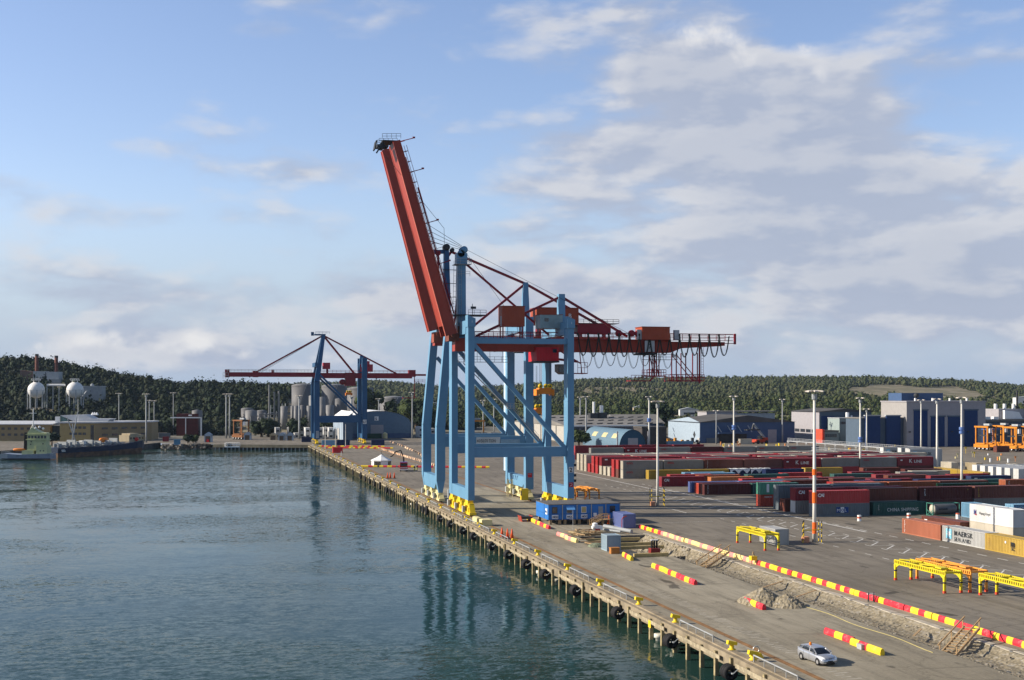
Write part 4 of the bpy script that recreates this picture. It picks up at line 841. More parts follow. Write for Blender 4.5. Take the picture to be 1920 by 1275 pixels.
    for px in (593,):
        b = MB(); b.box(Xs - .5, Xs + .9, Yn - 1.2, Yn - 1.12, 3, 6.5); b.build('base_plate', LGREY, t)
crane_far()
def spreader(name, px, py, Y, w_, label):
    x, _, z = Wp(px, py, Y); t = thing(name, (x, Y, z), 0, label, 'spreader', 'spreaders hanging from the cranes')
    b = MB(); b.prism([(-w_ / 2, -.9), (w_ / 2, -.9), (w_ / 2 - .5, .4), (-w_ / 2 + .5, .4)], -1.1, 1.1, 'y'); b.box(-w_ / 2 - .15, -w_ / 2 + .35, -1.2, 1.2, -1.2, .1); b.box(w_ / 2 - .35, w_ / 2 + .15, -1.2, 1.2, -1.2, .1); b.build('spreader_frame', ORG, t)
    b = MB(); b.smooth = True
    for k in (-.28, .05, .3): b.lathe((w_ * k, -1.0, .8), [(.5, 0), (.5, .35)], 14, axis='y'); 
    b.build('sheave', YEL, t)
    b = MB(); b.smooth = True
    for k in (-.28, .05, .3): b.lathe((w_ * k, -1.04, .8), [(.2, 0), (.2, .4)], 10, axis='y')
    b.build('sheave_hub', DARK, t)
    b = MB()
    for k in (-.30, -.22, .3, .36): b.tube((w_ * k, -.6, .8), (w_ * k, -.6, Zd(679, 270) - z), .035, n=4)
    b.build('hoist_rope', DARK, t); return t
spreader('container_spreader', 1020, 731, 262, 3.6, 'orange container spreader hanging from the nearest crane with yellow pulleys')
spreader('container_spreader', 1010, 768, 296.5, 2.6, 'smaller orange spreader hanging lower down, half hidden behind the crane legs')
spreader('container_spreader', 654, 737, 631, 3.0, 'small orange spreader hanging under the far dark blue crane')
# ---------------------------------------------------------------- shipping containers
CH1 = 2.59
def corr_side(b, x0, x1, y, z0, z1, out, pitch=.38, dep=.10, m=0):
    n = max(2, int(round((x1 - x0) / pitch))); p = (x1 - x0) / n; pts = []
    for i in range(n):
        a = x0 + i * p; pts += [(a, 0), (a + p * .3, 0), (a + p * .5, -dep), (a + p * .8, -dep)]
    pts.append((x1, 0)); vs = []
    for (x, o) in pts: vs += [(x, y + out * o, z0), (x, y + out * o, z1)]
    b.add(vs, [(2 * i, 2 * i + 2, 2 * i + 3, 2 * i + 1) for i in range(len(pts) - 1)], m)
def container_meshes(L, W=2.44, H=CH1, reefer=False):
    h = L / 2; w = W / 2
    b = MB()
    if reefer:
        b.box(-h + .12, h - .12, -w + .03, w - .03, .14, H - .04)
    else:
        corr_side(b, -h + .14, h - .14, -w + .04, .16, H - .10, -1); corr_side(b, -h + .14, h - .14, w - .04, .16, H - .10, 1)
        b.box(h - .10, h - .06, -w + .1, w - .1, .14, H - .1)
        n = int(L / .6); p = (2 * h - .3) / n; vs = []
        for i in range(n + 1):
            for k, dz in ((0, -.03), (.5, -.055)):
                if i == n and k: continue
                vs += [(-h + .15 + (i + k) * p, -w + .08, H + dz), (-h + .15 + (i + k) * p, w - .08, H + dz)]
        b.add(vs, [(2 * i, 2 * i + 2, 2 * i + 3, 2 * i + 1) for i in range(len(vs) // 2 - 1)])
    body = b.mesh('walls'); b = MB()
    for x in (-h, h - .16):
        for y in (-w, w - .14): b.box(x, x + .16, y, y + .14, 0, H)
        b.box(x, x + .16, -w + .14, w - .14, H - .13, H); b.box(x, x + .16, -w + .14, w - .14, 0, .15)
    for y in (-w, w - .08): b.box(-h + .16, h - .16, y, y + .08, H - .11, H); b.box(-h + .16, h - .16, y, y + .08, 0, .17)
    frame = b.mesh('frame'); b = MB(); x = -h + .02
    for y in (-w + .15, .01): b.box(x, x + .05, y, y + w - .16, .17, H - .14)
    for y in (-.85, -.35, .35, .85): b.box(x - .05, x - .01, y - .02, y + .02, .1, H - .08)
    for y in (-.6, .6): b.box(x - .06, x - .01, y - .3, y + .3, 1.0, 1.06)
    door = b.mesh('door')
    return body, frame, door
CM = {40: container_meshes(12.19), 20: container_meshes(6.06), 'r40': container_meshes(12.19, H=2.9, reefer=True), 'r20': container_meshes(6.06, reefer=True), 10: container_meshes(3.0, 2.3, 2.5)}
for v in CM.values():
    for me in v: me.materials.append(GREY)
def cmat(name, col, rust=.5): return mat('container_' + name, col, .55, var=.10, nscale=.35, dirt=(.16, .085, .05), dirt_amt=rust * .55, dscale=.9, stretch=(1, 1, .45), rnd=.12, coord='Object')
CC = {'g': ('grey', cmat('grey', (0.252, 0.244, 0.222))), 'w': ('cream white', cmat('cream', (0.459, 0.414, 0.326), .4)), 'r': ('bright red', cmat('red', (0.385, 0.016, 0.016), .3)), 'm': ('dark red', cmat('maroon', (0.222, 0.013, 0.022), .4)),
      'b': ('brown', cmat('brown', (0.155, 0.046, 0.030), .5)), 'n': ('dark brown', cmat('dark_brown', (0.100, 0.022, 0.019), .4)), 'o': ('orange brown', cmat('orange_brown', (0.340, 0.096, 0.037), .4)), 'y': ('yellow', cmat('yellow', (0.429, 0.281, 0.037), .5)),
      'G': ('dark green', cmat('dark_green', (0.033, 0.111, 0.096), .5)), 'M': ('mint green', cmat('mint', (0.074, 0.281, 0.185), .3)), 'B': ('navy blue', cmat('navy', (0.011, 0.026, 0.089), .3)), 'L': ('light blue', cmat('light_blue', (0.148, 0.311, 0.444), .3)),
      's': ('slate grey', cmat('slate', (0.148, 0.174, 0.192), .4)), 'W': ('white', cmat('white', (0.562, 0.562, 0.548), .12)), 'O': ('orange', cmat('orange', (0.459, 0.148, 0.022), .4)), 't': ('tan', cmat('tan', (0.407, 0.333, 0.207), .5)), 'h': ('pale grey', cmat('pale_grey', (0.370, 0.370, 0.355), .3)),
      'R': ('orange red', cmat('orange_red', (0.429, 0.044, 0.015), .3)), 'F': ('forest green', cmat('forest', (0.009, 0.063, 0.026), .3)), 'P': ('blue', cmat('periwinkle', (0.089, 0.126, 0.311), .4))}
TXW = mat('lettering_white', (.72, .72, .70), .6); TXR = mat('lettering_red', (.42, .03, .03), .6); TXB = mat('lettering_black', (.02, .025, .03), .6); TXY = mat('lettering_yellow', (.6, .42, .05), .6); TXN = mat('logo_navy', (.02, .06, .22), .5); STARB = mat('logo_light_blue', (.20, .48, .62), .5)
TEXTC = {}
def ctext(parent, s, size, x, z, m, face='-y', yy=-1.245, sx=1.0, vert=False, spacing=1.0, bold=0.0):
    k = (s, size, m.name, round(x, 1), z, sx, vert)
    if k in TEXTC: o = bpy.data.objects.new('lettering', TEXTC[k]); COL.objects.link(o); o.parent = parent; return o
    o = text(s, size, (x, yy, z), m, parent, sx=sx, vert=vert, spacing=spacing, bold=bold); TEXTC[k] = o.data; return o
def brand(t, br, L):
    h = L / 2
    if br == 'OOCL': ctext(t, 'OOCL', .72, -h + 1.0, 1.6, TXR, bold=.02)
    elif br == 'CAI': ctext(t, 'CAI', .95, -h + .7, 1.4, TXW, bold=.03, spacing=.9)
    elif br == 'KLINE': ctext(t, 'K', 1.6, -h + 3.8, .9, TXW, bold=.02); ctext(t, 'LINE', 1.2, -h + 5.5, .9, TXW, spacing=1.15, bold=.02); b = MB(); b.box(-h + .9, -h + 1.6, -1.25, -1.235, 1.5, 1.85); b.build('logo', TXW, t)
    elif br == 'CHINA': ctext(t, 'CHINA SHIPPING', 1.0, -h + 3.0, .75, TXW, spacing=1.12, sx=.85); ctext(t, 'CCLU', .36, -h + 1.0, 1.9, TXW, vert=True)
    elif br == 'HYUNDAI': ctext(t, 'HYUNDAI', 1.0, -h + 2.2, .35, TXW, bold=.03)
    elif br == 'GES': ctext(t, 'GESEACO', .8, -h + 1.2, 1.0, TXW, bold=.02)
    elif br == 'TEX': ctext(t, 'TEX', .62, -h + .9, 1.8, TXW, vert=True); ctext(t, '22', .3, h - 1.2, 1.9, TXY)
    elif br == 'TRITON': ctext(t, 'TRITON', .42, -h + .8, 2.0, TXY, vert=True)
    elif br == 'MAERSK':
        ctext(t, 'MAERSK', 1.35, -h + 3.2, .85, TXB, bold=.03)
        star(t, -h + 1.9, 1.5, .72)
    elif br == 'MSEA': ctext(t, 'MAERSK', 1.20, -h + 3.4, 1.28, TXB, bold=.005, sx=1.12, spacing=1.12); ctext(t, 'SEALAND', .92, -h + 3.4, .38, TXB, bold=.0, spacing=1.12, sx=1.1); star(t, -h + 1.9, 1.42, .82)
    elif br == 'MSC': ctext(t, 'm', 1.3, 0.6, 1.30, TXB, bold=.05); ctext(t, 'SC', .72, .75, .68, TXB, bold=.03); b = MB(); b.box(-.9, -.55, -1.25, -1.235, 1.6, 1.95); b.build('placard', TXW, t); ctext(t, '4 0 2', .2, -h + 1, 1.8, TXR, vert=True)
    elif br == 'MOL':
        b = MB(); b.box(-1.3, 1.4, -1.26, -1.235, .75, 1.85); lg = b.build('logo', TXN, t); b = MB(); b.box(-.35, .42, -1.275, -1.262, .75, 1.85); b.build('logo_square', TXW, lg)
        ctext(t, 'M', .85, -1.2, .95, TXW, yy=-1.28); ctext(t, 'O', .8, -.25, .98, TXN, yy=-1.29, bold=.03); ctext(t, 'L', .85, .55, .95, TXW, yy=-1.28)
    elif br == 'HAPAG': ctext(t, 'Hapag-Lloyd', .64, -h + 2.75, 1.35, TXB); ctext(t, 'H', 1.05, -h + 1.2, 1.25, TXN, bold=.06); ctext(t, 'L', .9, -h + 1.6, 1.15, TXR, bold=.05)
    elif br == 'HSUD': ctext(t, 'HAMBURG', .38, -h + .9, 1.95, TXW, bold=.01)
    elif br == 'EVER': b = MB(); b.box(-1.6, -1.0, -1.25, -1.235, .5, 2.3); b.build('logo', TXW, t)
    elif br == 'VTXT': ctext(t, 'GENSTAR', .38, -h + .8, 2.1, TXW, vert=True)
    elif br == 'LOGO': b = MB(); b.box(-h + 1, -h + 1.9, -1.25, -1.235, 1.7, 2.1); b.build('logo', TXW, t)
    elif br == 'BLUE': ctext(t, 'P&O Nedlloyd', .55, -h + 1.0, 1.7, TXW, bold=.02)
def star(t, x, z, s):
    b = MB(); b.box(x - s, x + s, -1.25, -1.235, z - s, z + s); lg = b.build('logo', STARB, t); b = MB(); vs = [(x, -1.262, z)]; 
    for i in range(14):
        a = math.pi * i / 7 + math.pi / 2; r = s * .85 if i % 2 == 0 else s * .35; vs.append((x + r * math.cos(a), -1.262, z + r * math.sin(a)))
    b.add(vs, [(0, i + 1, (i + 1) % 14 + 1) for i in range(14)]); b.build('logo_star', TXW, lg)
CONT = []; NAMES = {}
def container(X0, Yf, lev, col, kind=40, br=None, label=None, rz=0.0, grp='containers in the storage block', z=None, endcol=None, placard=False):
    """X0 = left end, Yf = front (long) face; rz=-90 turns the long side to face the water (X0 = its face, Yf = far end)"""
    L = {40: 12.19, 20: 6.06, 'r40': 12.19, 'r20': 6.06, 10: 3.0}[kind]; z = lev * CH1 + lev * .01 if z is None else z
    loc = (X0 + L / 2, Yf + 1.22, z) if rz == 0 else (X0 + 1.22, Yf - L / 2, z)
    t = thing('shipping_container' if kind != 10 else 'small_container', loc, R(rz), label, 'container', grp)
    m = CC[col][1]; dm = CC[endcol][1] if endcol else m  # sun on the end is put into a lighter door colour
    for me, nm, mm in zip(CM[kind], ('walls', 'frame', 'door'), (m, m, dm)):
        o = bpy.data.objects.new(nm, me); COL.objects.link(o); o.parent = t; o.material_slots[0].link = 'OBJECT'; o.material_slots[0].material = mm
    if br: brand(t, br, L)
    CONT.append((t, X0, Yf, z, col, kind, br, rz)); return t
ROW0, PITCH, SLOT0, SP = 235.8, 4.05, 118.3, 12.62
def rowY(i): return ROW0 + PITCH * i
def B(i, s, lev, col, br=None, label=None, kind=40, dx=0.0, **k):
    return container(SLOT0 + s * SP + dx, rowY(i), lev, col, kind, br, label, **k)
OV = []
# --- nearest rows, placed one by one
B(0, 0, 0, 's', 'MOL', 'slate grey container with a blue and white letter panel, front corner of the block', dx=1.0)
B(0, 0, 1, 'r', 'CAI', 'red container with white letters on top of the slate grey one with the blue panel', dx=1.0)
B(0, 1, 0, 'G', 'CHINA', 'dark green container with big white letters, right of the slate grey one at the front', dx=1.5)
B(1, 1, 0, 'g', None, 'grey container hidden behind the big dark green one at the front', dx=1.6)
B(1, 1, 1, 'b', 'VTXT', 'rusty brown container lying above and behind the big green one at the front', dx=1.6)
B(1, 2, 0, 'n', None, 'lower of the two dark brown containers stacked behind the tank container', dx=1.9)
B(1, 2, 1, 'n', 'TEX', 'upper of the two dark brown containers stacked behind the tank container', dx=1.9)
B(2, 0, 0, 'g', None, 'grey container with a sunlit white door end under a dark red one', dx=.8, endcol='W')
B(2, 0, 1, 'm', 'CAI', 'dark red container with white letters standing on the white ended grey one', dx=.8)
B(2, 1, 1, 'm', 'LOGO', 'dark red container with a small white emblem behind the front red stack', dx=.9)
B(2, 1, 0, 'n', None, 'dark brown container under the red one with a small emblem', dx=.9)
B(3, 0, 0, 'b', None, 'single low brown container squeezed between the slate grey and white ended stacks', dx=.4)
B(4, 0, 0, 's', None, 'lower slate grey container of the tall slate stack at the block corner', dx=.8)
B(4, 0, 1, 's', None, 'upper slate grey container of the tall slate stack at the block corner', dx=.8)
B(4, 1, 1, 's', None, 'slate blue roofed container continuing the tall slate stack to the right', dx=.9); B(4, 1, 0, 'B', None, 'navy container underneath the slate roofed one', dx=.9)
B(6, 0, 0, 'R', 'HSUD', 'short orange red container with white lettering under the mint green one', 20, dx=.4)
B(6, 0, 1, 'M', 'EVER', 'short mint green container on top of the short orange red one', 20, dx=.4)
B(1, 3, 0, 'g', None, 'grey container under the red brown one at the right of the front rows', dx=2.0); B(1, 3, 1, 'b', 'TRITON', 'red brown container with yellow upright letters at the right of the front rows', dx=2.1)
B(3, 3, 1, 'F', None, 'forest green container in shadow behind the dark brown stack', dx=-.5); B(3, 3, 0, 'F', None, 'lower forest green container behind the dark brown stack', dx=-.5)
for s_, c_ in ((1, 'o'), (2, 'o'), (3, 'b')): B(5, s_, 1, c_, None, None, dx=4.0); B(5, s_, 0, 'n', None, None, dx=4.0)
B(5, 4, 1, 'o', 'VTXT', 'orange brown container at the right edge behind the red brown one with yellow letters', dx=8); B(5, 4, 0, 's', None, None, dx=8)
B(14, 0, 0, 'n', 'VTXT', 'dark brown container on the ground at the open left end of the middle rows', dx=.4)
B(14, 1, 0, 'G', 'CHINA', 'dark green container right of the single dark brown one on the ground', dx=.6)
B(15, 0, 0, 'R', None, 'container with an orange red end between the blue and dark brown ones', dx=.5); B(15, 1, 0, 'r', None, None, dx=.6)
B(16, 0, 0, 'P', None, 'container with a violet blue end, leftmost of the three low ends', dx=.3); B(16, 1, 0, 'P', None, None, dx=.4); B(16, 2, 0, 'b', None, None, dx=.5)
B(21, 0, 0, 'm', 'CAI', 'long dark red container with white letters standing alone near the light mast', dx=-.2, )
# --- middle rows, by the spot their near left top corner has in the yard
mid = [(1252, 889.5, 0, 'r', None), (1313, 889.5, 0, 'L', None), (1325, 893.8, 0, 'o', None), (1337, 895.5, 0, 'O', None), (1400, 889.5, 0, 'G', 'CHINA'), (1482, 889, 0, 'r', 'HYUNDAI'),
       (1519, 895, 0, 'm', 'LOGO'), (1563, 889, 0, 'G', 'CHINA'), (1640, 889.5, 0, 'm', None), (1667, 891.6, 0, 'b', 'VTXT'), (1749, 892.5, 0, 'm', None), (1827, 893.5, 0, 'B', 'LOGO'), (1562, 904.5, 0, 'r', None),
       (1627, 904, 0, 'G', None), (1644, 907, 0, 'o', None), (1609, 900.7, 0, 'B', None), (1645, 900, 0, 'm', None), (1728, 899.7, 0, 'B', 'GES'), (1810, 899.8, 0, 'G', 'CHINA'), (1776, 888.8, 0, 'm', None), (1700, 880, 0, 'n', None),
       (1623, 878, 0, 'b', 'VTXT'), (1514, 878, 0, 'y', None), (1441, 881, 0, 'B', None), (1297, 888.3, 0, 'L', None), (1480, 903.2, 0, 's', None), (1734, 906, 0, 'o', None), (1822, 907, 0, 'F', None), (1410, 901, 0, 'r', None), (1480, 897, 0, 'R', None),
       (1560, 897, 0, 'b', None), (1590, 884, 0, 'm', None), (1690, 885.5, 0, 'g', None), (1715, 883.5, 0, 'w', None)]
occ = {}
def try_place(px, py, lev, col, br, label=None):
    X, Y = G(px, py, (lev + 1) * CH1)
    i = round((Y - ROW0) / PITCH)
    for di in (0, 1, -1, 2, -2):
        yy = rowY(i + di)
        if all(abs(yy - c[2]) > 2.6 or abs((X + 6) - (c[1] + 6)) > 12.25 or abs(lev * 2.6 - c[3]) > 1 for c in CONT if c[7] == 0): return container(X, yy, lev, col, 40, br, label)
    print('no place', px, py, col)
MIDL = {1313: 'light blue roofed container just right of the lone dark red one, with a darker side', 1400: 'dark green container with white lettering behind the two orange roofed ones', 1482: 'bright red container with large white lettering left of the tall striped mast',
        1519: 'dark red container whose left end shows a small white mark, in the middle rows', 1728: 'navy blue container with white lettering in the middle rows, right of the centre mast', 1514: 'single bright yellow container under the pale grey stack in the middle rows',
        1441: 'navy blue container directly left of the single bright yellow one', 1337: 'orange container with a bright orange end in the middle rows', 1325: 'orange brown container just behind the bright orange ended one', 1252: 'bright red container peeping out behind the lone dark red one'}
for m_ in mid: try_place(*m_, MIDL.get(m_[0]))
# --- yellow row with tarpaulin tops
X, Y = 124.6, rowY(28)
container(X, Y, 0, 'y', 40, None, 'yellow container at the left end of its row, in front of the grey double stack'); container(X + SP, Y, 0, 'y', 40, None, 'second yellow container right of the one in front of the grey stack')
for k in range(2):
    c = container(X + (2 + k * .52) * SP, Y, 0, 'B', 20, None, ['navy open top container with a crumpled white tarpaulin, left one of the pair', 'navy open top container with a crumpled white tarpaulin, right one of the pair'][k])
    b = MB(); n = 16; rs = np.random.RandomState(k); vs = [(-3.1 + 6.2 * i / (n - 1), y_, (2.62 + .12 * rs.rand()) if abs(y_) < 1.3 else 1.0 + 1.3 * abs(math.sin(i * .5)) ) for i in range(n) for y_ in (-1.32, -1.2, 0, 1.2, 1.32)]
    b.add(vs, [(i * 5 + j, i * 5 + 5 + j, i * 5 + 6 + j, i * 5 + j + 1) for i in range(n - 1) for j in range(4)]); o = b.build('tarpaulin', WHITE, c)
# --- big row with the grey, brown and red long sides
K = [('g', 'OOCL', 'g', 'OOCL', 'w'), ('g', 'OOCL', 'm', None, 'w'), ('b', 'VTXT', 'g', None, None), ('b', None, 'm', None, None), ('m', 'KLINE', 'r', None, None), ('g', None, 'r', None, 'W'), ('g', 'OOCL', 'g', None, 'w'), ('m', 'KLINE', 'n', None, None)]
KL = ['upper grey red lettered container at the left end of the big row', 'grey container with red lettering, second on top of the big row', 'brown container with upright white marks between grey and weathered brown ones', 'weathered brown container with a pale end, left of the first dark red lettered one',
      'dark red container with large white lettering, left of the tall striped mast', 'pale grey container with a sunlit white end right of the striped mast', 'light grey container with small red lettering behind the slim centre mast', 'dark red container with large white lettering at the right end of its row']
for s_, (cu, bu, cl, bl, ec) in enumerate(K):
    B(29, s_, 1, cu, bu, KL[s_], dx=-.1, endcol=ec); B(29, s_, 0, cl, bl, 'lower grey red lettered container at the left end of the big row' if s_ == 0 else None, dx=-.1, endcol=ec)
# --- rows behind, with their ends in a line along the lane: (lower, upper)
ends = {30: ('b', 'r'), 31: ('r', 'r'), 32: ('w', None), 33: ('w', None), 34: ('w', 'm'), 35: ('r', 'r'), 36: ('r', 'r'), 37: ('r', None), 38: ('w', 'w'), 39: ('w', 'w'), 40: ('w', 'w')}
EL = {(30, 1): 'bright red container end over a brown one, just left of the cream grey double stack', (30, 0): 'brown container end at ground level under a bright red one', (31, 1): 'upper of two red container ends beside the bright red and brown pair', (31, 0): 'lower of two red container ends beside the bright red and brown pair',
      (32, 0): 'right one of two low cream container ends standing without a top one', (33, 0): 'left one of two low cream container ends standing without a top one', (34, 1): 'dark red container on top of a cream one in the line of ends', (34, 0): 'cream container end beneath the dark red one in the line of ends',
      (35, 1): 'tallest looking bright red container end, upper one of its pair', (35, 0): 'bright red container end at the bottom of its pair', (36, 1): 'red container end, upper one, left of the brightest red pair', (36, 0): 'red container end, lower one, left of the brightest red pair', (37, 0): 'single low red container end between cream and red stacks',
      (38, 1): 'upper cream container of the third cream stack from the left', (38, 0): 'lower cream container of the third cream stack from the left', (39, 1): 'upper cream container of the second cream stack from the left', (39, 0): 'lower cream container of the second cream stack from the left',
      (40, 1): 'upper cream container of the leftmost cream stack beside the crane leg', (40, 0): 'lower cream container of the leftmost cream stack beside the crane leg'}
for i, (lo, up) in ends.items():
    ii = i if i < 38 else i - .0
    B(ii - (1 if i > 31 else 0) * 0 , 0, 0, lo, None, EL[(i, 0)], dx=-.2, ); 
    if up: B(ii, 0, 1, up, 'LOGO' if (i, up) == (34, 'm') else None, EL[(i, 1)], dx=-.2)
rs = random.Random(21)
FILL = {30: 'mrmmrrg-', 31: 'rm-r-mm', 32: '-gm--wm', 33: '-m-wm-w', 34: 'mm-mw-m', 35: 'rmwr-mgw', 36: 'wmrrwm-g', 37: 'mmwwr-m', 38: 'wgmw-wm-', 39: 'wwrmwgw-', 40: 'gwm-wwg'}
for i, s in FILL.items():
    for k, c in enumerate(s):
        if c == '-': continue
        B(i, k + 1, 1, c, {'m': rs.choice(['KLINE', 'LOGO', None]), 'g': 'OOCL', 'r': rs.choice(['CAI', None])}.get(c), None, dx=-.1 + rs.uniform(-.1, .15))
        if i in (30, 35, 36, 40): B(i, k + 1, 0, 'g', None, None, dx=-.1)
# --- back row beyond the lane, and red ones behind it
bk = [('g', None), ('m', 'KLINE'), ('g', 'OOCL'), ('n', None), ('g', 'OOCL'), ('g', 'OOCL'), ('g', 'OOCL')]
BKL = ['long grey container at the left end of the back row, right of the crane leg', 'dark red container with white lettering in the back row, second from left', 'grey container with faint red lettering in front of the arched blue shed', 'dark brown container in the back row in front of the trailers',
       'grey container in the back row just left of the slim white mast', 'grey container in the back row just right of the slim white mast', 'grey container ending the back row on the right']
for k, (c, br) in enumerate(bk):
    X, Y = G([1083, 1142, 1203, 1258, 1319, 1378, 1438][k], 840.2 if k else 838, 5.2); Y = 437.0 - k * .0; X = 134.2 + k * 12.75
    container(X, Y, 1, c, 40, br, BKL[k]); container(X, Y, 0, 'g', 40, None, None)
for X, lab in ((134.5, 'low dark red roofed container behind the back row on the left'), (160.5, 'low dark red container behind the back row, before the shed door')): container(X, 458, 1, 'm', 40, None, lab, endcol='r'); container(X, 458, 0, 'm', 40, None, None)
container(147.4, 458.5, 1, 'm', 40, None, None); container(173.5, 458, 1, 'm', 40, None, None)
# --- white reefers on the right
for k in range(6):
    container(229 + 0.0, 346 - k * 4.1, 0, 'W', 'r40', None, 'white refrigerated container, ' + ['farthest', 'second farthest', 'third from the far side', 'third from the near side', 'second nearest', 'nearest'][k] + ' of the six white ends at right', z=-.31 if False else 0, grp='white refrigerated containers')
    container(241.6, 346 - k * 4.1, 0, 'h', 'r40', None, None, grp='white refrigerated containers')
for (X, Y, br, lab) in ((232.3, 389.5, 'MAERSK', 'pale grey refrigerated container with big dark letters and a star, upper right one'), (231.5, 405.5, 'MAERSK', 'pale grey refrigerated container with a star half covered by white ends'), (235.5, 400.5, None, 'sunlit white ended refrigerated container left one of the close pair on top'), (235.5, 395.5, None, 'sunlit white ended refrigerated container right one of the close pair on top')):
    container(X, Y, 1, 'h', 'r40', br, lab, endcol='W', z=2.91, grp='white refrigerated containers'); container(X, Y, 0, 'h', 'r40', 'MSEA' if br and Y < 400 else None, 'pale grey lettered container directly beneath the upper starred one' if br and Y < 400 else None, endcol='W', grp='white refrigerated containers')
# --- turned with the long side to the lane
RZ = -90
for (X, Yt, lev, c, kind, br, lab) in ((212.6, 343, 0, 'y', 40, None, 'yellow container turned lengthwise at the right, catching the sun'), (212.6, 330.5, 0, 'y', 40, None, 'second yellow lengthwise container, right end of the sunny yellow strip'),
      (233, 372, 0, 'w', 20, None, 'cream box container right of the starred pale grey ones'), (238, 366, 0, 't', 20, None, 'tan box container with sunlit side near the slim right hand mast'), (246, 356, 0, 'w', 20, None, None)):
    container(X, Yt, lev, c, kind, br, lab, rz=RZ)
LANE = 'containers beside the marked lane'
container(121.0, 205.5, 0, 'o', 40, 'VTXT', 'rusty orange container with white upright letters at the left end of the lane side row', rz=RZ, grp=LANE)
container(121.2, 193.0, 0, 'h', 40, 'MSEA', 'light grey container with big black two line lettering and a star beside the lane', rz=RZ, grp=LANE)
container(121.0, 180.6, 0, 'y', 40, 'MSC', 'mustard yellow container with black letters at the right picture edge', rz=RZ, grp=LANE)
container(127.0, 209.0, 0, 'b', 40, 'LOGO', 'low brown roofed container behind the rusty orange one', rz=RZ, grp=LANE)
container(128.6, 196.4, 0, 'w', 'r40', None, 'cream lower container under the glaring white lettered one', rz=RZ, grp=LANE, z=0); container(128.6, 196.4, 1, 'W', 'r40', 'HAPAG', 'glaring white container with small dark lettering and a two colour emblem', rz=RZ, grp=LANE, z=2.91)
container(133.2, 206.0, 1, 'L', 40, None, 'light blue roofed container just behind the glaring white one', rz=RZ, grp=LANE); container(133.2, 206.0, 0, 's', 40, None, None, rz=RZ, grp=LANE)
container(131.6, 185.0, 1, 'L', 40, None, 'upper blue container at the right picture edge beside the glaring white one', grp=LANE); container(131.6, 185.0, 0, 's', 40, None, 'lower slate container at the right picture edge beside the glaring white one', grp=LANE)
container(139.0, 199.0, 1, 'L', 40, 'BLUE', 'blue container with white lettering at the right edge behind the white one', grp=LANE); container(139.0, 199.0, 0, 'L', 40, None, None, grp=LANE)
# --- by the works site
container(75.0, 230.2, 0, 'P', 20, None, 'violet blue container standing right of the blue site huts', rz=RZ, grp=None)
t = container(61.6, 195.3, 0, 's', 10, None, 'small pale blue ribbed box at the edge of the excavation', rz=RZ, grp=None)
for ch in t.children: ch.material_slots[0].material = cmat('pale_blue', (0.281, 0.370, 0.429), .3)
t = container(91.0, 199.8, 0, 'h', 20, None, 'old dented pale grey container behind the yellow spreader frame', rz=RZ, grp=None)
# --- labels for the rest: say what lies around it
def cname(c): return CC[c[4]][0]
ORD = ['first', 'second', 'third', 'fourth', 'fifth', 'sixth', 'seventh', 'eighth', 'ninth', 'tenth', 'eleventh', 'twelfth']
seen = {}
for c in CONT:
    if c[0].get('label'): seen[c[0]['label']] = 1
def near(c, dx, dy, dz, tol):
    best = None
    for o in CONT:
        if o is c: continue
        ex, ey, ez = o[1] - c[1] - dx, o[2] - c[2] - dy, o[3] - c[3] - dz
        if abs(ex) < tol[0] and abs(ey) < tol[1] and abs(ez) < tol[2] and (best is None or abs(ex) + abs(ey) < best[0]): best = (abs(ex) + abs(ey), o)
    return cname(best[1]) if best else None
for c in CONT:
    if c[0].get('label'): continue
    pxc = HX + F * ((c[1] + 6) * CT - c[2] * ST) / ((c[1] + 6) * ST + c[2] * CT)
    lev = 'upper' if c[3] > 1 else 'lower'
    l, r, f, bk_ = near(c, -12.6, 0, 0, (4, 2, 1)), near(c, 12.6, 0, 0, (4, 2, 1)), near(c, 0, -4.05, 0, (7, 5, 1)), near(c, 0, 4.05, 0, (7, 5, 1)); u = near(c, 0, 0, -2.6, (4, 2, 1)) if c[3] > 1 else near(c, 0, 0, 2.6, (4, 2, 1))
    parts = []
    if l: parts.append('right of a %s one' % l)
    if r: parts.append('left of a %s one' % r)
    if f: parts.append('behind a %s one' % f)
    if bk_: parts.append('before a %s one' % bk_)
    if u: parts.append(('on a %s one' if c[3] > 1 else 'under a %s one') % u)
    base = '%s container, %s level' % (cname(c), lev); lab = base
    import itertools
    done = False
    for n in (1, 2):
        for cmb in itertools.combinations(parts, n):
            lab = base + ', ' + ' and '.join(cmb)
            if lab not in seen and len(lab.split()) <= 16: done = True; break
        if done: break
    if not done:
        k = seen.get(base, 0)
        lab = base + ', %s in row %s from the quay' % (ORD[min(11, int(max(0, (c[1] - 118)) / 12.6))], ORD[min(11, int((c[2] - 235) / 4.05) % 12)])
        while lab in seen: lab = lab.replace('container,', 'steel container,', 1) if 'steel' not in lab else lab + ' again'
    seen[lab] = 1; c[0]['label'] = lab
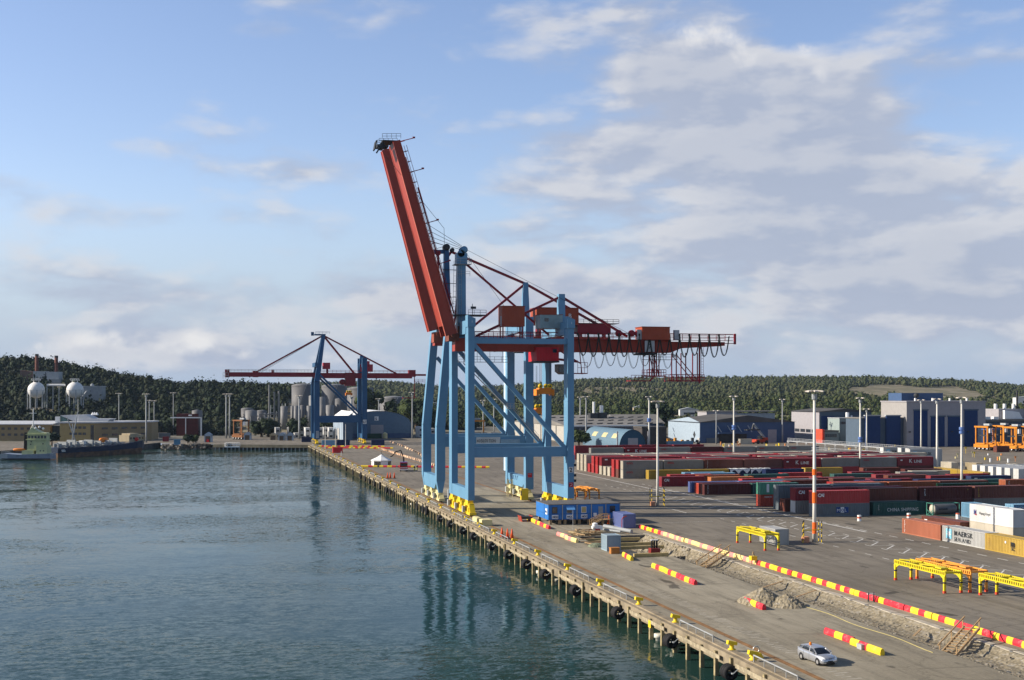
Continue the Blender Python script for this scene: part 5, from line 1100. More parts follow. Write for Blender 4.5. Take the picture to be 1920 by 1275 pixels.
# tank container in its frame
t = thing('tank_container', (143.2, 231.4, 0), 0, 'tank container in a green frame with a cream tank end, standing before the brown stack', 'tank container')
b = MB()
for x in (0, 6.0):
    for y in (0, 2.3): b.cbox((x, y, 1.3), (.16, .16, 2.6))
    b.beam((x, 0, 2.55), (x, 2.3, 2.55), .12, .12); b.beam((x, 0, .1), (x, 2.3, .1), .14, .14); b.beam((x, 0, .2), (x, 2.3, 1.2), .08, .08); b.beam((x, 2.3, .2), (x, 0, 1.2), .08, .08)
for y in (0, 2.3): b.beam((0, y, 2.55), (6, y, 2.55), .12, .12); b.beam((0, y, .1), (6, y, .1), .14, .16)
b.build('frame', mat('frame_green', (.06, .22, .17), .5), t)
b = MB(); b.smooth = True; b.lathe((.25, 1.15, 1.32), [(.05, 0), (.7, .06), (1.0, .3), (1.08, .5), (1.08, 5.0), (1.0, 5.25), (.05, 5.5)], 28, axis='x'); tk = b.build('tank', mat('tank_dark_grey', (.12, .125, .13), .35, .2), t)
b = MB(); b.smooth = True; b.lathe((.22, 1.15, 1.32), [(.05, -.01), (.7, .05), (1.0, .29), (1.09, .52)], 28, axis='x'); b.build('tank_end', CC['w'][1], tk)
text('ISOTAINER', .42, (1.3, .05, 1.25), TXB, tk, bold=.02)
# ---------------------------------------------------------------- quay furniture
BOLL = [110.4, 115.3, 130.5, 142.5, 157.6, 172.7, 189.1, 204.2, 219.2, 231.2, 243.4] + [256 + 15.2 * i for i in range(23)]
b = MB(); b.smooth = True
b.lathe((0, 0, 0), [(.40, 0), (.38, .06), (.22, .14), (.20, .55), (.24, .62)], 14)
b.smooth = False
bt = thing('mooring_bollard', (49.62, BOLL[1], .16), 0, 'x', 'bollard', 'mooring bollards along the quay edge')
b.build('bollard_post', YEL, bt); b = MB(); b.prism([(-.5, .55), (.45, .42), (.5, .72), (-.42, .92)], -.24, .24, 'y'); b.build('bollard_head', YEL, bt)
wh = ['beside the silver car', 'just left of the lowest corner of the picture', 'nearest the gravel heap', 'opposite the short barrier by the heap', 'opposite the three part barrier', 'left of the three part barrier', 'opposite the small pale blue box', 'by the traffic cones', 'just before the yellow concrete blocks', 'at the yellow blocks under the crane', 'below the near crane leg']
MB_ = bt
def blabel(i, y):
    if i < 11: return 'yellow mooring bollard ' + wh[i]
    return 'far yellow bollard, %s beyond the nearest crane leg' % (ORD[i - 11] if i - 11 < 12 else ORD[i - 23] + ' of the distant dozen')
bt['label'] = 'yellow mooring bollard ' + wh[1]
for i, y in enumerate(BOLL):
    if i != 1: dup(bt, (49.62, y, .16), 0, blabel(i, y))
t = thing('bollard_hook', (50.6, YQ(1418, 50.6), .004), 0, 'yellow quick release mooring hook with a grey loop near the silver car', 'mooring hook'); b = MB(); b.prism([(-.6, 0), (.6, 0), (.35, .5), (-.35, .55)], -.4, .4, 'y'); b.build('hook_base', YEL, t); b = MB(); b.torus((0, 0, .8), .3, .06, 'y'); b.build('hook_loop', GALV, t)
# guard pipes between the bollards
rt = thing('guard_rail', (49.3, 100, .16), 0, 'x', 'guard rail', 'pipe guard rails along the quay edge')
b = MB(); n = 5; L = 9.0
b.tube((0, 0, .62), (0, L, .62), .075, n=6); b.tube((0, 0, 0), (0, 0, .62), .075, n=6); b.tube((0, L, 0), (0, L, .62), .075, n=6); b.build('pipe', GALV, rt)
for k in range(1, 4): b = MB(); b.tube((0, L * k / 4, 0), (0, L * k / 4, .6), .05, n=5); b.build('post', GALV, rt)
first = True
RL = [100.5, 119.2, 146, 161.5, 176.5, 193, 207.5, 222.2, 234, 246.5] + [259 + 15.2 * i for i in range(23)]
for i, y in enumerate(RL):
    lab = ('low bent pipe rail on the quay edge, %s from the near end' % ORD[i]) if i < 10 else 'low pipe rail on the quay edge past the crane, number %d' % (i - 9)
    if i >= 10: lab = 'low pipe rail on the far quay edge, %s past the crane' % (ORD[i - 10] if i - 10 < 12 else ORD[i - 22] + ' of the last dozen')
    if first: rt.location = (49.3, y, .16); rt['label'] = lab; first = False
    else: dup(rt, (49.3, y, .16), 0, lab)
# tyre fenders: rollers near, hanging rings far
TY = [93.7, 112.6, 128.1, 145.9, 163.8, 179.3, 190.6, 202.5, 214.7, 229.8, 240.1, 252.5, 263.8, 282.1, 286.4, 294.5, 315.6, 332.0, 338.9, 346.0, 360.0, 371.5, 382.6, 392.9, 405.2, 425.9, 447.1, 468.5, 489.9, 511.2, 532, 553, 574, 595]
ft = thing('roller_fender', (48.15, TY[1], -1.35), 0, 'x', 'fender', 'black tyre fenders on the quay wall')
for k in (-.42, 0, .42):
    b = MB(); b.smooth = True; b.torus((0, k, 0), .52, .24, 'y', 20, 8, sq=1.0); b.build('tyre', RUB, ft)
b = MB(); b.tube((0, -1.0, 0), (0, 1.0, 0), .09, n=8); b.tube((0, 1.0, 0), (.6, 1.0, .5), .05); b.tube((0, -1.0, 0), (.6, -1.0, .5), .05); b.build('axle', GREY, ft)
gt = thing('tyre_fender', (48.3, TY[14], -1.3), 0, 'x', 'fender', 'black tyre fenders on the quay wall')
b = MB(); b.smooth = True; b.torus((0, 0, 0), .78, .30, 'x', 22, 8); b.build('tyre', RUB, gt); b = MB(); b.tube((.1, 0, .7), (.35, 0, 1.3), .04); b.build('chain', GREY, gt)
u1 = u2 = True
for i, y in enumerate(TY):
    if i < 13:
        lab = 'fender of black tyres on an axle, ' + (ORD[i] if i < 12 else 'thirteenth') + ' from the near end of the wall'
        if u1: ft['label'] = lab; ft.location = (48.15, y, -1.35); u1 = False
        else: dup(ft, (48.15, y, -1.35), 0, lab)
    else:
        k = i - 13; lab = 'hanging black tyre ring, %s beyond the near crane leg' % (ORD[k] if k < 12 else ORD[k - 12] + ' of the farther set')
        if u2: gt['label'] = lab; gt.location = (48.3, y, -1.3); u2 = False
        else: dup(gt, (48.3, y, -1.3), 0, lab)
b = MB(); b.cbox((0, 0, 0), (.05, .8, .8)); o = b.build('yellow_plate', YEL, None, (48.33, YQ(1218, 48.33), -.8)); tag(o, 'small yellow sign plate fixed on the quay wall between fenders', 'sign')
# yellow concrete blocks at the crane
for k, (x, y, dx, dy) in enumerate(((50.9, 239.6, 1.1, 4.0), (51.6, 235.4, 2.0, 2.4))):
    b = MB(); b.box(-dx / 2, dx / 2, -dy / 2, dy / 2, 0, 1.1); b.box(-dx / 2 + .2, dx / 2 - .2, -dy / 2 + .2, dy / 2 - .2, 1.1, 1.16); o = b.build('buffer_block', CREAM, None, (x, y, .02)); tag(o, ['long pale yellow concrete block behind the square one at the crane wheels', 'square pale yellow concrete block on the quay edge in front of the crane wheels'][k], 'block', 'pale yellow buffer blocks')
# ---------------------------------------------------------------- striped barriers
BY = mat('barrier_yellow', (.82, .58, .03), .5, var=.06, dirt=(.5, .4, .2), dirt_amt=.5, dscale=1.6); BR = mat('barrier_red', (.62, .03, .045), .5, var=.08, dirt=(.6, .4, .38), dirt_amt=.35, dscale=1.3)
BYF = mat('barrier_faded_yellow', (.80, .62, .24), .6, var=.08, dirt=(.6, .5, .3), dirt_amt=.4); BRF = mat('barrier_faded_red', (.72, .25, .22), .6, var=.08)
def barrier_mesh(L, bands, mats):
    b = MB(); prof = [(-.30, 0), (-.34, .28), (-.26, .62), (-.10, .80), (.10, .80), (.26, .62), (.34, .28), (.30, 0)]
    y = 0; n = len(bands)
    tot = sum(w for w, _ in bands)
    for k, (w_, m) in enumerate(bands):
        l = L * w_ / tot; b.smooth = False; b.prism(prof, y + (.0 if k else 0), y + l - (.0 if k < n - 1 else .0), 'y', m); y += l
    me = b.mesh('barrier'); [me.materials.append(m) for m in mats]; return me
pats = [[(1, 0), (1, 1), (1.2, 0), (1, 1)], [(1, 1), (1.4, 0), (1, 1), (.9, 0)], [(1.6, 0), (1, 1), (1, 0)], [(3, 1), (.8, 0)], [(1.2, 1), (1, 0), (1.3, 1)], [(.8, 0), (1.2, 1), (.8, 0), (1, 1), (.8, 0)]]
BMs = [barrier_mesh(5.6, p, [BY, BR]) for p in pats]; BFs = [barrier_mesh(5.6, p, [BYF, BRF]) for p in pats]
BARGRP = 'red and yellow striped barriers'
def barrier(X, Y, rz, k, label, faded=False, sx=1.0, grp=BARGRP):
    o = bpy.data.objects.new('safety_barrier', (BFs if faded else BMs)[k % 6]); COL.objects.link(o); o.location = (X, Y, .012); o.rotation_euler = (0, 0, rz); o.scale = (.74, sx, .82); return tag(o, label, 'barrier', grp)
rs = random.Random(3); y = 92.0; k = 0
while y < 222:
    near_ = ['at the right picture edge', 'right of the wide wooden stairs', 'at the head of the wide wooden stairs', 'left of the wide wooden stairs', 'two lengths left of the wide stairs', 'below the orange and yellow frames', 'behind the gravel heap to the right', 'in the all red stretch by the sawhorse', 'left of the small black sawhorse', 'straight behind the gravel heap', 'left of the gravel heap', 'four lengths right of the yellow tripod', 'three lengths right of the yellow tripod', 'two lengths right of the yellow tripod', 'just right of the yellow tripod', 'at the yellow tripod', 'at the head of the upper timber stairs', 'left of the upper timber stairs', 'two lengths left of the upper stairs', 'three lengths right of the violet container', 'two lengths right of the violet container', 'next but one to the violet container', 'nearest the violet blue container', 'x']
    f = 168 < y < 212
    barrier(78.2 + rs.uniform(-.08, .08), y, rs.uniform(-.01, .01), [0, 2, 1, 5, 4, 1, 0, 3, 3, 5, 0, 2, 1, 0, 5, 2, 0, 1, 2, 5, 0, 1, 0][k % 23], ('faded' if f else 'striped') + ' barrier of the long line, ' + near_[min(k, 22)], f); y += 5.75; k += 1
for (x, y0, n, tx, lab) in ((61.5, 226, 3, 0, 'striped barrier left of the blue huts, '), (60.4, 204.5, 2, .06, 'faded striped barrier by the timber pile, '), (61.8, 180.6, 1, -.10, 'short striped barrier beside the small pale blue box'), (62.1, 156, 3, 0, 'striped barrier alone on the apron, '), (62.6, 136.2, 1, -.02, 'striped barrier with a yellow middle in front of the gravel heap'), (62.7, 110, 2, .03, 'striped barrier nearest the silver car, ')):
    for j in range(n): barrier(x + .15 * j, y0 + j * 5.75, tx, [0, 5, 2, 4, 1, 2][(j + n) % 6] if n > 1 else (4 if 'middle' in lab else 2), lab + (['near part', 'middle part', 'far part'] if n == 3 else ['near part', 'far part'])[j] if n > 1 else lab, 'faded' in lab)
b = MB(); b.cbox((0, 0, .25), (.7, .9, .5)); o = b.build('rubble_sack', LGREY, None, (62.4, 113.3, .01)); tag(o, 'small pale sack against the striped barrier behind the silver car', 'sack')
# far crossways barriers
for j in range(7): barrier(51.2 + j * 5.9, 428.6 - j * 2.2, R(-90 - 20.5) + 0, [2, 0, 1, 4, 5, 0, 1][j], 'striped barrier of the cross row near the white tent, %s from the left' % ORD[j])
for row, (yy, n) in enumerate(((594, 5), (577, 5))):
    for j in range(n): barrier(51.5 + row * 1.5 + j * 5.9, yy - j * 2.3, R(-90 - 21), (j * 2 + row) % 6, 'distant striped barrier of the %s cross row, %s from the left' % (['far', 'near'][row], ORD[j]))
BLK_M = MB(); BLK_M.prism([(-.45, 0), (-.35, .7), (.35, .7), (.45, 0)], 0, 2.0, 'y'); BLKme = BLK_M.mesh('concrete_block'); BLKme.materials.append(mat('block_salmon', (.66, .40, .22), .7, var=.25, nscale=.7, rnd=.2))
for j in range(36):
    u = j / 35; a, c = (75.7, 564), (76.5, 425); x, y = a[0] + (c[0] - a[0]) * u, a[1] + (c[1] - a[1]) * u
    o = bpy.data.objects.new('concrete_block', BLKme); COL.objects.link(o); o.location = (x, y, .01); o.rotation_euler = (0, 0, random.uniform(-.1, .1)); tag(o, 'pale orange concrete block in the long dotted line behind the tent, %s third' % ['far', 'middle', 'near'][min(2, j // 12)], 'block', 'pale orange blocks, %s third' % ['far', 'middle', 'near'][min(2, j // 12)])
for j in range(16):
    x, y = XY(735 + j * 4.0, 640 - j * 9.5); o = bpy.data.objects.new('concrete_block', BLKme); COL.objects.link(o); o.location = (x, y, .01); o.rotation_euler = (0, 0, random.uniform(-.2, .2)); tag(o, 'pale orange concrete block in the short dotted line left of the crane legs', 'block', 'pale orange blocks, short line')
# ---------------------------------------------------------------- spreader parking frames
def park_frame(X, Y, rz, m, L, label, scale=1.0, Wd=2.3, H=2.75):
    t = thing('parking_frame', (X, Y, .01), rz, label, 'spreader frame', 'spreader frames parked on the yard')
    h = L / 2; w = Wd / 2
    for y in (-w, w):
        b = MB()
        n = int(L / .42); p = L / n                                      # girder with a row of holes
        b.box(-h, h, y - .08, y + .08, H - .12, H); b.box(-h, h, y - .08, y + .08, H - .62, H - .48)
        for i in range(n + 1): b.box(-h + i * p - .09, -h + i * p + .09, y - .07, y + .07, H - .48, H - .12)
        b.build('side_girder', m, t)
    b = MB()
    for x in (-h + .1, -h * .45, 0, h * .45, h - .1): b.box(x - .12, x + .12, -w + .08, w - .08, H - .3, H - .06)
    b.beam((-h * .45, -w * .8, H + .02), (h * .05, w * .8, H + .12), .3, .16); b.beam((h * .45, -w * .8, H + .02), (h * .9, w * .7, H + .06), .25, .12); b.cbox((-h * .55, 0, H + .05), (1.4, 1.0, .18)); b.build('cross_frame', m, t)
    for x in (-h + .2, h - .2):
        for y in (-w, w):
            s = 1 if x > 0 else -1
            b = MB(); b.prism([(x - s * .0 - .2, H - .62), (x + .2, H - .62), (x + .14, 1.3), (x + .12, .3), (x - .12, .3), (x - .14, 1.3)], y - .14, y + .14, 'y'); b.prism([(x - s * .2, H - .62), (x - s * 1.0, H - .62), (x - s * .14, 1.7)], y - .06, y + .06, 'y'); l = b.build('leg', m, t)
            b = MB(); b.box(x - .16, x + .16, y - .16, y + .16, 0, .3); b.build('foot', mat('foot_red', (.6, .07, .03), .5), l)
            b = MB(); b.box(x - .15, x + .15, y - .15, y + .15, 1.2, 1.4); b.build('band', DARK, l)
    return t
FY = mat('frame_yellow', (.66, .53, .02), .5, var=.06, dirt=(.4, .3, .05), dirt_amt=.3); FO = mat('frame_orange', (.80, .33, .05), .5, var=.06, dirt=(.4, .15, .04), dirt_amt=.3)
park_frame(87.4, 192.7, R(90), FY, 11.2, 'yellow parking frame with holed girders in front of the old pale grey container')
park_frame(90.8, 148.1, R(90), FY, 12.0, 'long yellow parking frame standing left of the orange one')
park_frame(94.3, 148.3, R(90), FO, 12.6, 'orange parking frame between the two yellow ones')
park_frame(94.3, 134.2, R(90), FY, 12.0, 'yellow parking frame cut off by the right picture edge')
park_frame(84.6, 289, R(90), FO, 10.5, 'small orange parking frame just right of the numbered crane leg', H=2.6); park_frame(88.0, 289, R(90), FO, 10.5, 'second small orange parking frame, a step right of the crane leg one', H=2.6)
# ---------------------------------------------------------------- blue site huts
HB = mat('hut_blue', (.03, .16, .46), .5, var=.06); HBL = mat('hut_white_sign', (.78, .78, .76), .5)
Y0 = 233.2; wds = 2.86
for k in range(5):
    x0 = 63.2 + k * wds
    t = thing('site_hut', (x0, Y0, 0), 0, ['blue site hut at the left end with a dark window and white sign', 'blue site hut with a blue awning over its window', 'blue site hut with a bright white framed window, middle one', 'blue site hut with the wooden stairs to its door', 'blue site hut at the right end partly behind the violet container'][k], 'site hut', 'row of blue site huts')
    b = MB(); b.box(.03, wds - .06, 0, 9.2, .95, 3.75)
    b.build('walls', HB, t); b = MB(); b.box(0, wds - .03, -.08, 9.3, 3.752, 3.88); b.build('roof', mat('hut_roof_grey', (.12, .115, .11), .8, var=.2), t)
    b = MB(); b.box(wds - .16, wds - .03, -.12, -.01, .9, 3.75); b.build('downpipe', GALV, t)
    b = MB(); b.box(0.02, wds - .05, -.05, -.002, 2.0, 2.08); b.box(0.02, wds - .05, -.05, -.002, .95, 1.08); b.build('trim', mat('hut_trim', (.02, .10, .30), .5), t)
    if k != 3:
        b = MB(); b.box(.75, 1.75, -.09, -.005, 2.15, 3.35); wf = b.build('window_frame', [DARK, HB, WHITE, None, DARK][k] if k != 1 else GREY, t); b = MB(); b.box(.83, 1.67, -.11, -.092, 2.22, 3.28); b.build('pane', mat('warm_pane', (.42, .34, .16), .2) if k == 2 else GLS, wf)
    else:
        b = MB(); b.box(1.3, 2.2, -.07, -.005, 1.1, 3.3); b.build('door', GREY, t)
    if k == 1: b = MB(); b.prism([(-.9, 2.85), (-.005, 3.5), (-.005, 3.4)], .6, 2.2, 'x'); b.build('awning', mat('awning_blue', (.12, .32, .62), .6), t)
    if k < 4:
        b = MB(); b.box(.7, 1.95, -.10, -.06, 1.15, 1.85) if k < 3 else b.box(.3, .95, -.10, -.06, 1.5, 2.1); sg = b.build('sign', HBL, t)
        if k < 3: text('NCC', .50, (.82, -.125, 1.32), mat('ncc_blue', (.01, .03, .12), .5), sg, bold=.03)
    for j in range(2):
        b = MB(); b.box(.3 + j * 1.8, .8 + j * 1.8, .3, .7, 0, .95); b.build('support', WOOD, t); b = MB(); b.box(.3 + j * 1.8, .8 + j * 1.8, 8.2, 8.7, 0, .95); b.build('support', WOOD, t)
    if k == 0:
        b = MB(); b.box(-.02, .03, 3.0, 3.1, .95, 3.7); b.box(-.03, -.0, 0, 9, 2.0, 2.06); b.build('side_trim', MATS['hut_trim'], t); b = MB(); b.box(-.06, -.0, .6, 1.9, 1.9, 3.0); sg = b.build('sign', HBL, t); text('NCC', .48, (-.08, 1.85, 2.25), MATS['ncc_blue'], sg, face='-x', bold=.03)
t = thing('timber_stairs', (71.0, 230.2, 0), 0, 'grey wooden stairs with handrails leading up to the site hut door', 'stairs')
for k in range(6): b = MB(); b.box(k * .36 - .2, k * .36 + .14, 0, 1.1, .15 + k * .17, .2 + k * .17); b.build('step', WOOD, t)
b = MB()
for y in (0, 1.1): b.beam((-.3, y, 0), (2.0, y, 1.1), .08, .25); b.rail((-.2, y, .1), (2.0, y, 1.1), 1.0, 3, .05); b.rail((2.0, y, 1.1), (3.4, y, 1.1), 1.0, 2, .05)
b.box(2.0, 3.5, 0, 2.6, 1.0, 1.08); 
for x in (2.1, 3.4): b.tube((x, 0, 0), (x, 0, 1.0), .06)
b.build('stringer', WOOD, t)
# ---------------------------------------------------------------- works site bits
def small(name, loc, lab, cat, m, f, rz=0.0, grp=None):
    b = MB(); f(b); o = b.build(name, m, None, loc); o.rotation_euler = (0, 0, rz); return tag(o, lab, cat, grp)
t = thing('traffic_cone', (48.95 + 1.6, 213.2, .005), 0, 'x', 'traffic cone', 'orange traffic cones')
b = MB(); b.smooth = True; b.lathe((0, 0, .05), [(.20, 0), (.05, .95)], 14); b.build('cone', mat('cone_orange', (.75, .10, .02), .5), t); b = MB(); b.cbox((0, 0, .03), (.55, .55, .06)); b.build('cone_base', DARK, t); b = MB(); b.smooth = True; b.lathe((0, 0, .38), [(.145, 0), (.105, .22)], 14); b.build('cone_band', WHITE, t)
t['label'] = 'tall orange cone on the quay edge, middle one of three near the crane'; t.scale = (1.6, 1.6, 1.7)
for (x, y, l) in ((50.0, 215.0, 'orange cone on the quay edge, left one of three near the crane'), (51.2, 212.6, 'orange cone on the quay edge, right one of three near the crane'), (54.0, 370.6, 'orange cone right one of the far trio on the apron'), (52.9, 371.4, 'orange cone middle one of the far trio on the apron'), (52.0, 370.4, 'greyish orange cone left one of the far trio on the apron'), (74.6, 231.5, 'tall red cone leaning by the hut stairs')):
    dup(t, (x, y, .005), 0, l)
rs = random.Random(12)
for k in range(46):                                                    # heap of planks and beams
    x, y = 62.6 + rs.uniform(-1.0, 4.6), 206 + rs.uniform(-7, 7); a = rs.gauss(.3, .7); L = rs.uniform(1.6, 4.2); z = .12 + rs.uniform(0, .55)
    if x > 63.3 and y < 212.5: y = 214.2 + rs.uniform(0, 5); 
    b = MB(); b.beam((-L / 2, 0, 0), (L / 2, 0, rs.uniform(-.15, .3)), .16, .12); o = b.build('plank', WOOD if k % 3 else mat('plank_pale', (.52, .40, .22), .8, var=.2, nscale=3), None, (x, y, z)); o.rotation_euler = (0, 0, a); tag(o, 'pale timber plank in the loose heap between the blue huts and the pit', 'plank', 'planks of the loose timber heap')
small('pallet', (66.2, 216.2, .1), 'dark timber mat lying in the middle of the plank heap', 'timber mat', mat('mat_brown', (.22, .15, .07), .9), lambda b: [b.box(-2.0, 2.0, -2.2 + i * .5, -1.85 + i * .5, 0, .22) for i in range(9)] and b.box(-1.9, 1.9, -2.2, 2.1, -.08, -.001))
small('net_heap', (62.0, 198.8, 0), 'heap of greenish netting beside the small pale blue box', 'net heap', mat('net_green', (.16, .18, .12), .9, var=.5, nscale=3), lambda b: b.lathe((0, 0, 0), [(1.5, 0), (1.25, .3), (.7, .55), (.15, .6)], 11))
for k, (y, lab) in enumerate(((208.5, 'upper timber beam across the pit'), (201.5, 'second timber beam across the pit'), (196.8, 'third timber beam across the pit, nearly in shadow'), (184.4, 'thick yellowish beam along the near edge of the pit'))):
    small('pit_beam', (68.2 if k < 3 else 67.0, y, -.1 if k < 3 else .26), lab, 'beam', mat('beam_tan', (.42, .32, .14), .8, var=.15, nscale=2), lambda b: (b.box(-5.2, 4.6, -.22, .22, -.25, .25) if k < 3 else b.box(-3.6, 1.9, -.25, .25, -.25, .3)), grp='timber beams over the pit')
small('pipe_bundle', (70.5, 218.5, .3), 'grey steel pipe lying at the top of the pit', 'pipe', GREY, lambda b: (b.tube((0, 3, .5), (3.2, -3, .1), .35, n=12), b.tube((-1, 2, .1), (1.2, -3, .1), .2, n=10)))
small('tool_box', (62.0, 189.5, .01), 'small rusty orange box in front of the pale blue ribbed box', 'box', mat('box_rust_orange', (.42, .17, .04), .7), lambda b: (b.box(-.7, .7, -.5, .5, 0, .85), b.box(-.75, .75, -.55, .55, .85, .95)))
small('compressor', (68.4, 219.0, 0), 'red and white compressor on wheels above the plank heap', 'compressor', [WHITE, mat('comp_red', (.5, .04, .03), .5)], lambda b: (b.box(-.9, .9, -.5, .5, .5, 1.15, 0), b.lathe((-.4, 0, 1.15), [(.5, 0), (.5, .45), (.2, .6)], 12, 0), b.box(-.5, .4, -.6, -.5, .2, .7, 1), b.tube((-1.6, 0, .4), (-.9, 0, .6), .06, m=1)))
t = thing('compactor', (67.6, 186.9, 0), 0, 'dark red upright machine with black pipes at the corner of the pit', 'machine'); b = MB(); b.box(-.75, .75, -.6, .6, .1, 1.0); b.build('base', mat('machine_red', (.24, .03, .025), .5), t)
for k in (-.4, 0, .4): b = MB(); b.tube((k, 0, 1.0), (k, 0, 2.2), .16, n=8); b.build('exhaust_pipe', BLK, t)
b = MB(); b.cbox((0, 0, 2.25), (1.1, .4, .12)); b.build('hood', WHITE, t)
small('lifting_frame', (74.0, 221.8, 0), 'red bent pipe stand in front of the violet container', 'pipe stand', RED, lambda b: b.path([(0, 0, 0), (0, 0, 1.9), (.25, 0, 2.3), (.9, 0, 2.5)], .09, 6))
small('flag_pole_thin', (63.9, 219, 0), 'thin white pole standing before the blue huts', 'pole', LGREY, lambda b: b.tube((0, 0, 0), (0, 0, 4.0), .035, n=5))
t = thing('rubbish_skip', (60.8, 241.5, 0), 0, 'open red skip with dark load left of the blue huts', 'skip'); b = MB(); b.prism([(-1.2, 1.1), (-.95, 0), (.95, 0), (1.2, 1.1), (1.1, 1.1), (.88, .08), (-.88, .08), (-1.1, 1.1)], -1.4, 1.4, 'y'); b.build('tub', RED, t); b = MB(); b.box(-1.0, 1.0, -1.3, 1.3, .5, .95); b.build('load', DARK, t)
def stairs(X0, Y0, L, rz, wdt, z0, z1, lab, n=9):
    t = thing('timber_steps', (X0, Y0, 0), rz, lab, 'stairs', 'timber stairs across the trench'); zz = lambda u: z0 + (z1 - z0) * u
    for yy in (0, wdt): b = MB(); b.beam((0, yy, z0), (L, yy, z1), .12, .28); b.build('stringer', WOOD, t)
    for i in range(n): u = (i + .5) / n; b = MB(); b.box(L * u - .17, L * u + .17, .07, wdt - .07, zz(u) + .02, zz(u) + .09); b.build('step', WOOD, t)
    for yy in (-.07, wdt + .07):
        b = MB(); b.beam((-.1, yy, z0 + 1.0), (L + .2, yy, z1 + 1.0), .10, .13); [b.beam((L * u, yy, zz(u) - .1), (L * u, yy, zz(u) + 1.0), .1, .1) for u in (.05, .5, .95)]; b.build('handrail', WOOD, t)
stairs(70.4, 110.0, 8.0, R(40), 1.5, -.5, 1.1, 'wide timber stairs with handrails across the trench near the right edge', 11)
stairs(70.3, 173.2, 9.5, R(45), 1.3, -.5, 1.0, 'timber stairs across the trench near the excavation pit', 11)
for (x0, y0, x1, y1, l) in ((69.2, 151, 74.5, 156.2, 'single plank leaning over the trench gravel, left one of two'), (70.2, 143.4, 75, 147.8, 'single plank leaning over the trench gravel, right one of two'), (70.5, 117.5, 73.5, 121, 'loose board standing slanted left of the wide timber stairs')): small('board', (0, 0, 0), l, 'board', WOOD, lambda b: b.beam((x0, y0, .15), (x1, y1, .10), .22, .08), grp='boards over the trench')
small('steel_plate', (75.0, 100.5, .1), 'dark steel beam poking out of the trench right of the wide stairs', 'steel beam', GREY, lambda b: b.beam((-1.5, 0, -.4), (1.6, 1.5, .5), .5, .12))
t = thing('tripod_sign', (77.6, 172.6, 0), 0, 'yellow tripod stand straddling the long striped barrier', 'tripod'); 
for (dx, dy) in ((-.6, -.5), (.6, -.5), (0, .7)): b = MB(); b.tube((dx, dy, 0), (0, 0, 1.9), .06); b.build('leg', WOOD, t)
b = MB(); b.cbox((0, 0, .95), (.9, .9, .6)); b.build('box', YEL, t)
t = thing('sawhorse', (77.5, 138.6, 0), 0, 'small black and white sawhorse beside the all red barrier', 'sawhorse'); 
for dx in (-.35, .35): b = MB(); b.tube((dx - .1, -.3, 0), (dx, 0, 1.15), .05); b.tube((dx + .1, .3, 0), (dx, 0, 1.15), .05); b.build('leg', DARK, t)
b = MB(); b.cbox((0, 0, .95), (1.0, .08, .16)); b.build('bar', WHITE, t)
small('power_hose', (0, 0, 0), 'thin yellow hose snaking over the apron beside the trench', 'hose', mat('hose_yellow', (.45, .38, .15), .6), lambda b: b.path([(68.3 + .25 * math.sin(i * .7), 150 - i * 1.6, .03) for i in range(26)], .035, 4))
small('line_drum', (124.0, 226.3, 0), 'white and red drum standing on the yard before the green container', 'drum', [WHITE, mat('drum_red', (.55, .12, .06), .5)], lambda b: (b.lathe((0, 0, 0), [(.38, 0), (.38, .5)], 12, 0), b.lathe((0, 0, .5), [(.38, 0), (.38, .35)], 12, 1), b.lathe((0, 0, .85), [(.38, 0), (.38, .3)], 12, 0)), grp='striped drums')
x, y = G(1704, 973); small('line_drum', (x, y, 0), 'striped drum left of the tank container', 'drum', [WHITE, MATS['drum_red']], lambda b: (b.lathe((0, 0, 0), [(.38, 0), (.38, .5)], 12, 0), b.lathe((0, 0, .5), [(.38, 0), (.38, .35)], 12, 1), b.lathe((0, 0, .85), [(.38, 0), (.38, .3)], 12, 0)), grp='striped drums')
x, y = G(1796, 973); small('line_drum', (x, y, 0), 'white drum with an orange edge right of the tank container', 'drum', [WHITE, MATS['drum_red']], lambda b: (b.lathe((0, 0, 0), [(.40, 0), (.40, .9)], 12, 0), b.lathe((0, 0, .9), [(.40, 0), (.40, .25)], 12, 1)), grp='striped drums')
